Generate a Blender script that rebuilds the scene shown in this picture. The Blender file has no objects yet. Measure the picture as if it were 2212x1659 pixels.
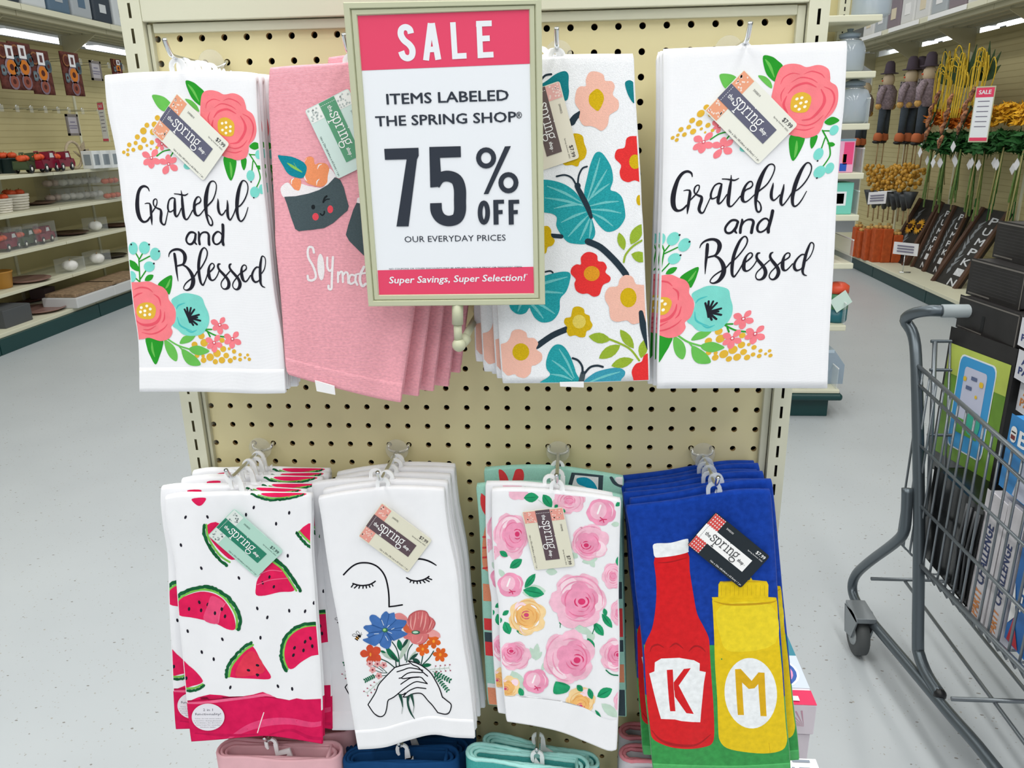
import bpy, bmesh, math, random
from math import sin, cos, pi, radians, sqrt, atan2, exp
from mathutils import Vector, Matrix, noise
from mathutils.geometry import tessellate_polygon

S = bpy.context.scene
COL = S.collection

# ------------------------------------------------------------------ camera
CAM = Vector((.11617, -.90925, 1.45))
F = 1680.52                                  # focal length for a 2212 px wide frame
AX = Vector((0.9972, 0.072711, -0.017445))
AY = Vector((0.005907, -0.309173, -0.950987))
AZ = Vector((-0.07454, 0.948222, -0.308737))
cam_data = bpy.data.cameras.new('camera')
cam_data.sensor_width = 36.0
cam_data.lens = F * 36.0 / 2212
cam_data.clip_start = 0.02
cam_data.clip_end = 60
cam_ob = bpy.data.objects.new('camera', cam_data)
COL.objects.link(cam_ob)
_m = Matrix((AX, -AY, -AZ)).transposed().to_4x4()
_m.translation = CAM
cam_ob.matrix_world = _m
S.camera = cam_ob

# ------------------------------------------------------------------ light and exposure
S.view_settings.view_transform = 'Standard'
S.view_settings.look = 'None'
S.view_settings.gamma = 1.0
S.view_settings.use_curve_mapping = False
S.view_settings.exposure = 0.20
W = bpy.data.worlds.new('store_ambient')
S.world = W
W.use_nodes = True
W.node_tree.nodes['Background'].inputs[0].default_value = (0.97, 0.985, 1.0, 1)
W.node_tree.nodes['Background'].inputs[1].default_value = 0.50
S.cycles.use_denoising = True
S.cycles.max_bounces = 8
S.cycles.transparent_max_bounces = 12
LIGHT_POWER = 21.0


def ceiling_strip(x, y, z, lx, ly, power):
    d = bpy.data.lights.new('ceiling_strip', 'AREA')
    d.shape = 'RECTANGLE'
    d.size = lx
    d.size_y = ly
    d.energy = power
    d.color = (1.0, 0.985, 0.95)
    o = bpy.data.objects.new('ceiling_strip', d)
    o.location = (x, y, z)
    COL.objects.link(o)


for _x in (-2.7, -.9, .9, 2.5):
    for _y in (-3.2, -0.6, 2.0, 4.6, 7.2, 9.8):
        ceiling_strip(_x, _y, 3.93, 0.34, 2.3, LIGHT_POWER * {-3.2: 1.15, -0.6: 1.85, 2.0: .85}.get(_y, .72))


# ------------------------------------------------------------------ geometry helpers
def ray(px, py):
    return AZ + AX * ((px - 1106) / F) + AY * ((py - 829.5) / F)


def aty(px, py, y):
    d = ray(px, py)
    return CAM + d * ((y - CAM.y) / d.y)


def onz(px, py, z):
    d = ray(px, py)
    return CAM + d * ((z - CAM.z) / d.z)


def onx(px, py, x):
    d = ray(px, py)
    return CAM + d * ((x - CAM.x) / d.x)


def pix(p):
    q = Vector(p) - CAM
    d = q.dot(AZ)
    return (1106 + F * q.dot(AX) / d, 829.5 + F * q.dot(AY) / d)


def colx(c):
    return (c - 13.5) * .0254


def rowz(r):
    return 1.45 - 0.226014 - (r - 13) * .0254


def lin(c):
    c = c / 255.0
    return c / 12.92 if c <= 0.04045 else ((c + 0.055) / 1.055) ** 2.4


def rgb(c):
    if isinstance(c, str):
        c = c.lstrip('#')
        c = tuple(int(c[i:i + 2], 16) for i in (0, 2, 4))
    return (lin(c[0]), lin(c[1]), lin(c[2]), 1.0)


_mats = {}


def mat(name, c, rough=0.5, metal=0.0, alpha=1.0, vary=0.0, vscale=40.0, bump=0.0, bscale=400.0,
        trans=0.0, ior=1.45, emit=0.0, stretch=(1, 1, 1), c2=None, sheen=0.0, spec=0.5, wave=0.0):
    if name in _mats:
        return _mats[name]
    m = bpy.data.materials.new(name)
    m.use_nodes = True
    nt = m.node_tree
    b = nt.nodes['Principled BSDF']
    base = rgb(c)
    b.inputs['Base Color'].default_value = base
    b.inputs['Roughness'].default_value = rough
    b.inputs['Metallic'].default_value = metal
    b.inputs['Specular IOR Level'].default_value = spec
    b.inputs['IOR'].default_value = ior
    if alpha < 1:
        b.inputs['Alpha'].default_value = alpha
    if trans:
        b.inputs['Transmission Weight'].default_value = trans
    if sheen:
        b.inputs['Sheen Weight'].default_value = sheen
    if emit:
        b.inputs['Emission Color'].default_value = base
        b.inputs['Emission Strength'].default_value = emit
    if vary or bump or c2:
        tc = nt.nodes.new('ShaderNodeTexCoord')
        mp = nt.nodes.new('ShaderNodeMapping')
        mp.inputs['Scale'].default_value = stretch
        nt.links.new(tc.outputs['Object'], mp.inputs['Vector'])
    if vary or c2:
        n = nt.nodes.new('ShaderNodeTexNoise')
        n.inputs['Scale'].default_value = vscale
        n.inputs['Detail'].default_value = 3
        nt.links.new(mp.outputs[0], n.inputs['Vector'])
        rmp = nt.nodes.new('ShaderNodeValToRGB')
        if c2:
            a, z = base, rgb(c2)
            rmp.color_ramp.elements[0].position = 0.38
            rmp.color_ramp.elements[1].position = 0.62
        else:
            a = tuple(v * (1 - vary) for v in base[:3]) + (1,)
            z = tuple(min(1, v * (1 + vary) + vary * 0.02) for v in base[:3]) + (1,)
            rmp.color_ramp.elements[0].position = 0.3
            rmp.color_ramp.elements[1].position = 0.7
        rmp.color_ramp.elements[0].color = a
        rmp.color_ramp.elements[1].color = z
        nt.links.new(n.outputs['Fac'], rmp.inputs['Fac'])
        nt.links.new(rmp.outputs['Color'], b.inputs['Base Color'])
    if bump:
        n2 = nt.nodes.new('ShaderNodeTexNoise')
        n2.inputs['Scale'].default_value = bscale
        n2.inputs['Detail'].default_value = 2
        nt.links.new(mp.outputs[0], n2.inputs['Vector'])
        src = n2.outputs['Fac']
        if wave:
            wv = nt.nodes.new('ShaderNodeTexWave')
            wv.bands_direction = 'Z'
            wv.inputs['Scale'].default_value = wave
            wv.inputs['Distortion'].default_value = 0.6
            wv.inputs['Detail Scale'].default_value = 3.0
            nt.links.new(mp.outputs[0], wv.inputs['Vector'])
            ad = nt.nodes.new('ShaderNodeMath')
            ad.operation = 'ADD'
            nt.links.new(n2.outputs['Fac'], ad.inputs[0])
            nt.links.new(wv.outputs['Fac'], ad.inputs[1])
            src = ad.outputs[0]
        bp = nt.nodes.new('ShaderNodeBump')
        bp.inputs['Strength'].default_value = bump
        bp.inputs['Distance'].default_value = 0.001
        nt.links.new(src, bp.inputs['Height'])
        nt.links.new(bp.outputs['Normal'], b.inputs['Normal'])
    _mats[name] = m
    return m


def smooth_pts(pts, closed=False, sub=4):
    """Catmull-Rom through the points."""
    n = len(pts)
    if n < 3:
        return [tuple(p) for p in pts]
    out = []
    rng = n if closed else n - 1
    dim = len(pts[0])
    for i in range(rng):
        if closed:
            p0, p1, p2, p3 = pts[(i - 1) % n], pts[i], pts[(i + 1) % n], pts[(i + 2) % n]
        else:
            p0, p1, p2, p3 = pts[max(i - 1, 0)], pts[i], pts[i + 1], pts[min(i + 2, n - 1)]
        for k in range(sub):
            t = k / sub
            out.append(tuple(0.5 * ((2 * p1[d]) + (-p0[d] + p2[d]) * t + (2 * p0[d] - 5 * p1[d] + 4 * p2[d] - p3[d]) * t * t
                                    + (-p0[d] + 3 * p1[d] - 3 * p2[d] + p3[d]) * t ** 3) for d in range(dim)))
    if not closed:
        out.append(tuple(pts[-1]))
    return out


def tess(pts):
    """indices of triangles filling a simple 2D polygon"""
    return [t for t in tessellate_polygon([[Vector((p[0], p[1], 0)) for p in pts]])]


class MB:
    """collects shapes, links them as one mesh object"""

    def __init__(s):
        s.v, s.f, s.m, s.sm, s.mats = [], [], [], [], []

    def mi(s, m):
        if m not in s.mats:
            s.mats.append(m)
        return s.mats.index(m)

    def add(s, vs, fs, m, smooth=False):
        o = len(s.v)
        i = s.mi(m)
        s.v += [Vector(v) for v in vs]
        for f in fs:
            s.f.append([o + k for k in f])
            s.m.append(i)
            s.sm.append(smooth)
        return s

    def box(s, lo, hi, m):
        x0, y0, z0 = lo
        x1, y1, z1 = hi
        v = [(x0, y0, z0), (x1, y0, z0), (x1, y1, z0), (x0, y1, z0), (x0, y0, z1), (x1, y0, z1), (x1, y1, z1), (x0, y1, z1)]
        return s.add(v, [(0, 3, 2, 1), (4, 5, 6, 7), (0, 1, 5, 4), (1, 2, 6, 5), (2, 3, 7, 6), (3, 0, 4, 7)], m)

    def obox(s, c, ax, ay, az, m):
        """box from centre and three half-axis vectors"""
        c, ax, ay, az = Vector(c), Vector(ax), Vector(ay), Vector(az)
        v = [c + ax * i + ay * j + az * k for k in (-1, 1) for i, j in ((-1, -1), (1, -1), (1, 1), (-1, 1))]
        return s.add(v, [(0, 3, 2, 1), (4, 5, 6, 7), (0, 1, 5, 4), (1, 2, 6, 5), (2, 3, 7, 6), (3, 0, 4, 7)], m)

    def tube(s, pts, r, m, n=8, closed=False):
        pts = [Vector(p) for p in pts]
        N = len(pts)
        rad = r if isinstance(r, (list, tuple)) else [r] * N
        vs = []
        up = None
        for i, p in enumerate(pts):
            a = pts[(i - 1) % N] if (closed or i > 0) else p
            b = pts[(i + 1) % N] if (closed or i < N - 1) else p
            t = (b - a)
            if t.length < 1e-9:
                t = Vector((0, 0, 1))
            t.normalize()
            if up is None:
                up = t.orthogonal().normalized()
            up = (up - t * up.dot(t))
            if up.length < 1e-6:
                up = t.orthogonal()
            up.normalize()
            w = t.cross(up)
            for k in range(n):
                g = 2 * pi * k / n
                vs.append(p + (up * cos(g) + w * sin(g)) * rad[i])
        fs = []
        for i in range(N if closed else N - 1):
            j = (i + 1) % N
            for k in range(n):
                l = (k + 1) % n
                fs.append((i * n + k, i * n + l, j * n + l, j * n + k))
        if not closed:
            fs.append(tuple(range(n - 1, -1, -1)))
            fs.append(tuple((N - 1) * n + k for k in range(n)))
        return s.add(vs, fs, m, True)

    def lathe(s, prof, c, m, n=20, axis=None, smooth=True, squash=1.0):
        """prof: (radius, height) from bottom to top about an axis through c"""
        c = Vector(c)
        az = Vector(axis).normalized() if axis else Vector((0, 0, 1))
        ax = az.orthogonal().normalized() if axis else Vector((1, 0, 0))
        ay = az.cross(ax)
        vs, fs = [], []
        for r, h in prof:
            for k in range(n):
                g = 2 * pi * k / n
                vs.append(c + az * h + ax * (r * cos(g)) + ay * (r * squash * sin(g)))
        for i in range(len(prof) - 1):
            for k in range(n):
                l = (k + 1) % n
                fs.append((i * n + k, i * n + l, (i + 1) * n + l, (i + 1) * n + k))
        if prof[0][0] > 1e-6:
            fs.append(tuple(range(n - 1, -1, -1)))
        if prof[-1][0] > 1e-6:
            fs.append(tuple((len(prof) - 1) * n + k for k in range(n)))
        return s.add(vs, fs, m, smooth)

    def ball(s, c, r, m, n=12, sx=1, sy=1, sz=1):
        c = Vector(c)
        vs, fs = [], []
        rings = max(4, n // 2)
        for i in range(rings + 1):
            t = pi * i / rings
            for k in range(n):
                g = 2 * pi * k / n
                vs.append(c + Vector((sx * r * sin(t) * cos(g), sy * r * sin(t) * sin(g), -sz * r * cos(t))))
        for i in range(rings):
            for k in range(n):
                l = (k + 1) % n
                fs.append((i * n + k, i * n + l, (i + 1) * n + l, (i + 1) * n + k))
        return s.add(vs, fs, m, True)

    def prism(s, pts, vec, m, smooth=False):
        """a flat 3D polygon extruded along vec"""
        pts = [Vector(p) for p in pts]
        vec = Vector(vec)
        nrm = Vector((0, 0, 0))
        for i in range(len(pts)):
            a, b = pts[i], pts[(i + 1) % len(pts)]
            nrm += a.cross(b)
        nrm.normalize()
        ax = nrm.orthogonal().normalized()
        ay = nrm.cross(ax)
        tr = tess([(p.dot(ax), p.dot(ay)) for p in pts])
        n = len(pts)
        s.add(pts + [p + vec for p in pts], [t for t in tr] + [tuple(k + n for k in reversed(t)) for t in tr], m)
        s.add(pts + [p + vec for p in pts], [(i, (i + 1) % n, n + (i + 1) % n, n + i) for i in range(n)], m, smooth)
        return s

    def build(s, name, parent=None, bevel=0.0, seg=2, kind=None, label=None, weld=False):
        me = bpy.data.meshes.new(name)
        off = parent.location if parent else Vector((0, 0, 0))
        # a child of a part sits in the thing's frame
        p = parent
        tot = Vector((0, 0, 0))
        while p is not None:
            tot += p.location
            p = p.parent
        me.from_pydata([v - tot for v in s.v], [], s.f)
        for m in s.mats:
            me.materials.append(m)
        me.polygons.foreach_set('material_index', s.m)
        me.polygons.foreach_set('use_smooth', s.sm)
        bm = bmesh.new()
        bm.from_mesh(me)
        if weld:
            bmesh.ops.remove_doubles(bm, verts=bm.verts, dist=1e-6)
        if bevel:
            bmesh.ops.remove_doubles(bm, verts=bm.verts, dist=1e-6)
            es = [e for e in bm.edges if len(e.link_faces) == 2 and e.calc_face_angle(0) > 0.5]
            bmesh.ops.bevel(bm, geom=es, offset=bevel, segments=seg, affect='EDGES', profile=0.5, clamp_overlap=True)
        bmesh.ops.recalc_face_normals(bm, faces=bm.faces)
        bm.to_mesh(me)
        bm.free()
        me.update()
        o = bpy.data.objects.new(name, me)
        COL.objects.link(o)
        if parent:
            o.parent = parent
        if kind:
            o['kind'] = kind
        if label:
            o['label'] = label
        return o


def tag(o, label, cat, group=None, kind=None):
    o['label'] = label
    o['category'] = cat
    if group:
        o['group'] = group
    if kind:
        o['kind'] = kind
    return o


def thing(name, label, cat, loc=(0, 0, 0), group=None):
    o = bpy.data.objects.new(name, None)
    o.empty_display_size = 0.02
    COL.objects.link(o)
    o.location = loc
    return tag(o, label, cat, group)


def structure(o):
    o['kind'] = 'structure'
    return o


def copy_tree(o, parent=None, skip=()):
    c = o.copy()
    COL.objects.link(c)
    c.parent = parent
    for ch in list(o.children):
        if ch.name.split('.')[0] in skip:
            continue
        copy_tree(ch, c, skip)
    return c


def again(root, loc, label, rot=(0, 0, 0), group=None, skip=(), scale=None):
    c = copy_tree(root, None, skip)
    c.location = loc
    c.rotation_euler = rot
    if scale:
        c.scale = scale
    c['label'] = label
    if group:
        c['group'] = group
    return c


# ------------------------------------------------------------------ lettering (built-in font turned into meshes)
_txt = {}


def text2d(body, bold=0.0, shear=0.0, res=2, spacing=1.0):
    """(verts, tris, width) with cap height about 0.73 and the baseline at y = 0"""
    key = (body, bold, shear, res, spacing)
    if key in _txt:
        return _txt[key]
    c = bpy.data.curves.new('lettering', 'FONT')
    c.body = body
    c.size = 1
    c.offset = bold
    c.shear = shear
    c.resolution_u = res
    c.space_character = spacing
    o = bpy.data.objects.new('lettering', c)
    COL.objects.link(o)
    bpy.context.view_layer.update()
    me = bpy.data.meshes.new_from_object(o.evaluated_get(bpy.context.evaluated_depsgraph_get()))
    vs = [(v.co.x, v.co.y) for v in me.vertices]
    fs = [tuple(p.vertices) for p in me.polygons]
    bpy.data.objects.remove(o)
    bpy.data.curves.remove(c)
    bpy.data.meshes.remove(me)
    if not vs:
        vs = [(0, 0)]
    x0 = min(v[0] for v in vs)
    vs = [(v[0] - x0, v[1]) for v in vs]
    _txt[key] = (vs, fs, max(v[0] for v in vs))
    return _txt[key]


def put_text(mb, body, origin, ex, ey, m, width=None, height=None, bold=0.0, shear=0.0, res=2, spacing=1.0, center=False):
    """flat lettering: baseline start origin, ex along the line and ey up (unit vectors); height = cap height in metres"""
    vs, fs, w = text2d(body, 0.0, shear, res, spacing)
    sy = (height or 0.01) / 0.73
    sx = width / w if width else sy
    origin, ex, ey = Vector(origin), Vector(ex), Vector(ey)
    n = ex.cross(ey).normalized()
    if n.dot(CAM - origin) < 0:
        n = -n
    dx = -0.5 * w * sx if center else 0
    # bolder strokes: the same letters again, a hair aside and a hair higher
    for i, (a, b) in enumerate(((0, 0), (1, .5), (-1, -.5), (.5, -1), (-.5, 1)) if bold else ((0, 0),)):
        o = origin + ex * (a * bold * sy) + ey * (b * bold * sy * .6) + n * (.000012 * i)
        mb.add([o + ex * (x * sx + dx) + ey * (y * sy) for x, y in vs], fs, m)


def ribbon(pts, wid, closed=False):
    """2D stroke of varying width -> (verts, quads)"""
    n = len(pts)
    vs, fs = [], []
    for i in range(n):
        a = pts[(i - 1) % n] if (closed or i > 0) else pts[i]
        b = pts[(i + 1) % n] if (closed or i < n - 1) else pts[i]
        tx, ty = b[0] - a[0], b[1] - a[1]
        l = sqrt(tx * tx + ty * ty) or 1
        nx, ny = -ty / l, tx / l
        w = (wid[i] if isinstance(wid, (list, tuple)) else wid) / 2
        vs += [(pts[i][0] + nx * w, pts[i][1] + ny * w), (pts[i][0] - nx * w, pts[i][1] - ny * w)]
    for i in range(n if closed else n - 1):
        j = (i + 1) % n
        fs.append((2 * i, 2 * i + 1, 2 * j + 1, 2 * j))
    return vs, fs

# ------------------------------------------------------------------ the room: floor, far wall, ceiling
def floor_material():
    m = bpy.data.materials.new('speckled_floor')
    m.use_nodes = True
    nt = m.node_tree
    b = nt.nodes['Principled BSDF']
    b.inputs['Roughness'].default_value = .30
    b.inputs['Specular IOR Level'].default_value = .45
    tc = nt.nodes.new('ShaderNodeTexCoord')

    def specks(scale, thr, gate, stretch, seedv):
        mp = nt.nodes.new('ShaderNodeMapping')
        mp.inputs['Scale'].default_value = stretch
        mp.inputs['Location'].default_value = seedv
        mp.inputs['Rotation'].default_value = (0, 0, seedv[0])
        nt.links.new(tc.outputs['Object'], mp.inputs['Vector'])
        nz = nt.nodes.new('ShaderNodeTexNoise')
        nz.inputs['Scale'].default_value = scale * 3
        nt.links.new(mp.outputs[0], nz.inputs['Vector'])
        vo = nt.nodes.new('ShaderNodeTexVoronoi')
        vo.inputs['Scale'].default_value = scale
        nt.links.new(mp.outputs[0], vo.inputs['Vector'])
        ma = nt.nodes.new('ShaderNodeMath')
        ma.operation = 'MULTIPLY_ADD'
        ma.inputs[1].default_value = .25
        nt.links.new(nz.outputs['Fac'], ma.inputs[0])
        nt.links.new(vo.outputs['Distance'], ma.inputs[2])
        lt = nt.nodes.new('ShaderNodeMath')
        lt.operation = 'LESS_THAN'
        lt.inputs[1].default_value = thr
        nt.links.new(ma.outputs[0], lt.inputs[0])
        sp = nt.nodes.new('ShaderNodeSeparateColor')
        nt.links.new(vo.outputs['Color'], sp.inputs['Color'])
        g = nt.nodes.new('ShaderNodeMath')
        g.operation = 'GREATER_THAN'
        g.inputs[1].default_value = gate
        nt.links.new(sp.outputs['Red'], g.inputs[0])
        mu = nt.nodes.new('ShaderNodeMath')
        mu.operation = 'MULTIPLY'
        nt.links.new(lt.outputs[0], mu.inputs[0])
        nt.links.new(g.outputs[0], mu.inputs[1])
        return mu.outputs[0]
    n = nt.nodes.new('ShaderNodeTexNoise')
    n.inputs['Scale'].default_value = 2.5
    nt.links.new(tc.outputs['Object'], n.inputs['Vector'])
    rp = nt.nodes.new('ShaderNodeValToRGB')
    rp.color_ramp.elements[0].color = rgb('#b1b7bb')
    rp.color_ramp.elements[1].color = rgb('#bdc3c6')
    nt.links.new(n.outputs['Fac'], rp.inputs['Fac'])
    last = rp.outputs['Color']
    for scale, thr, gate, st, sv, c, f in ((22, .215, .45, (1, 1.8, 1), (.3, 0, 0), '#6f675e', .8), (30, .21, .5, (1.9, 1, 1), (1.1, 3, 0), '#8f897f', .7), (60, .25, .35, (1, 1.3, 1), (2.0, 5, 0), '#9a968d', .6), (26, .20, .55, (1.2, 1.2, 1), (.8, 9, 0), '#a09a90', .8)):
        mx = nt.nodes.new('ShaderNodeMix')
        mx.data_type = 'RGBA'
        s_ = specks(scale, thr, gate, st, sv)
        k = nt.nodes.new('ShaderNodeMath')
        k.operation = 'MULTIPLY'
        k.inputs[1].default_value = f
        nt.links.new(s_, k.inputs[0])
        nt.links.new(k.outputs[0], mx.inputs['Factor'])
        nt.links.new(last, mx.inputs[6])
        mx.inputs[7].default_value = rgb(c)
        last = mx.outputs[2]
    nt.links.new(last, b.inputs['Base Color'])
    return m


structure(MB().box((-7.5, -4.5, -.06), (7.5, 14.0, 0), floor_material()).build('floor'))
structure(MB().box((-7.5, -4.5, 4.0), (7.5, 14.0, 4.06), mat('white_ceiling', '#b9bcbc', .9)).build('ceiling'))
structure(MB().box((-7.5, 13.9, 0), (7.5, 14.0, 4.0), mat('pale_wall', '#b4b6b2', .8)).build('wall_back'))
structure(MB().box((-7.6, -4.5, 0), (-7.5, 14.0, 4.0), mat('pale_wall', '#b4b6b2', .8)).build('wall_left'))
structure(MB().box((7.5, -4.5, 0), (7.6, 14.0, 4.0), mat('pale_wall', '#b4b6b2', .8)).build('wall_right'))

# ------------------------------------------------------------------ cloth that hangs: surface patch, flat print, folded towel
class Edge:
    """boundary curve as a table: point at the fraction t of its span along one axis (extrapolates)"""
    N = 96

    def __init__(s, pts, axis, a, b):
        sg = 1 if b > a else -1
        mid = []
        for k in range(s.N + 1):
            w = a + (b - a) * k / s.N
            for i in range(len(pts) - 1):
                p, q = pts[i], pts[i + 1]
                if (q[axis] - w) * sg >= 0 or i == len(pts) - 2:
                    f = min(1.0, max(0.0, (w - p[axis]) / ((q[axis] - p[axis]) or 1e-9)))
                    mid.append((p[0] + (q[0] - p[0]) * f, p[1] + (q[1] - p[1]) * f))
                    break
        mid[0], mid[-1] = tuple(pts[0]), tuple(pts[-1])

        def ext(p, q, k):
            return (p[0] + (p[0] - q[0]) * k / 4, p[1] + (p[1] - q[1]) * k / 4)
        s.tab = [ext(mid[0], mid[4], k) for k in (4, 3, 2, 1)] + mid + [ext(mid[-1], mid[-5], k) for k in (1, 2, 3, 4)]

    def at(s, t):
        x = t * s.N + 4
        i = min(max(int(x), 0), len(s.tab) - 2)
        f = x - i
        p, q = s.tab[i], s.tab[i + 1]
        return p[0] + (q[0] - p[0]) * f, p[1] + (q[1] - p[1]) * f


class Patch:
    """front face of a hanging towel: four boundary curves seen from the survey camera, laid out in depth"""

    def __init__(s, left, right, top, bottom, y_top, y_bot, waves=(), yaw=0.0):
        s.L = Edge(smooth_pts(left, sub=5), 1, left[0][1], left[-1][1])
        s.R = Edge(smooth_pts(right, sub=5), 1, right[0][1], right[-1][1])
        s.T = Edge(smooth_pts([left[0]] + list(top) + [right[0]], sub=5), 0, left[0][0], right[0][0])
        s.B = Edge(smooth_pts([left[-1]] + list(bottom) + [right[-1]], sub=5), 0, left[-1][0], right[-1][0])
        s.yt, s.yb, s.w, s.yaw = y_top, y_bot, waves, yaw
        s.c = (left[0], right[0], right[-1], left[-1])

    def px(s, u, v):
        l, r = s.L.at(v), s.R.at(v)
        t, b = s.T.at(u), s.B.at(u)
        (ax, ay), (bx, by), (cx, cy), (dx, dy) = s.c
        x = (1 - u) * l[0] + u * r[0] + (1 - v) * t[0] + v * b[0] - ((1 - u) * (1 - v) * ax + u * (1 - v) * bx + u * v * cx + (1 - u) * v * dx)
        y = (1 - u) * l[1] + u * r[1] + (1 - v) * t[1] + v * b[1] - ((1 - u) * (1 - v) * ay + u * (1 - v) * by + u * v * cy + (1 - u) * v * dy)
        return x, y

    def depth(s, u, v):
        y = s.yt + (s.yb - s.yt) * v + s.yaw * (u - .5)
        for (a, fu, fv, ph, pw) in s.w:
            y -= a * (max(v, 0) ** pw) * sin(2 * pi * (fu * u + fv * v + ph))
        return y

    def p3(s, u, v, off=0.0):
        x, y = s.px(u, v)
        return aty(x, y, s.depth(u, v) - off)

    def uv(s, x, y):
        (ax, ay), (bx, by), (cx, cy), (dx, dy) = s.c
        u = (x - (ax + dx) / 2) / ((bx + cx - ax - dx) / 2)
        v = (y - (ay + by) / 2) / ((cy + dy - ay - by) / 2)
        for _ in range(3):
            x0, y0 = s.px(u, v)
            e = 1e-3
            x1, y1 = s.px(u + e, v)
            x2, y2 = s.px(u, v + e)
            a, b, c, d = (x1 - x0) / e, (x2 - x0) / e, (y1 - y0) / e, (y2 - y0) / e
            det = a * d - b * c
            rx, ry = x - x0, y - y0
            u += (d * rx - b * ry) / det
            v += (-c * rx + a * ry) / det
        return u, v


NU, NV = 24, 44


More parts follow.
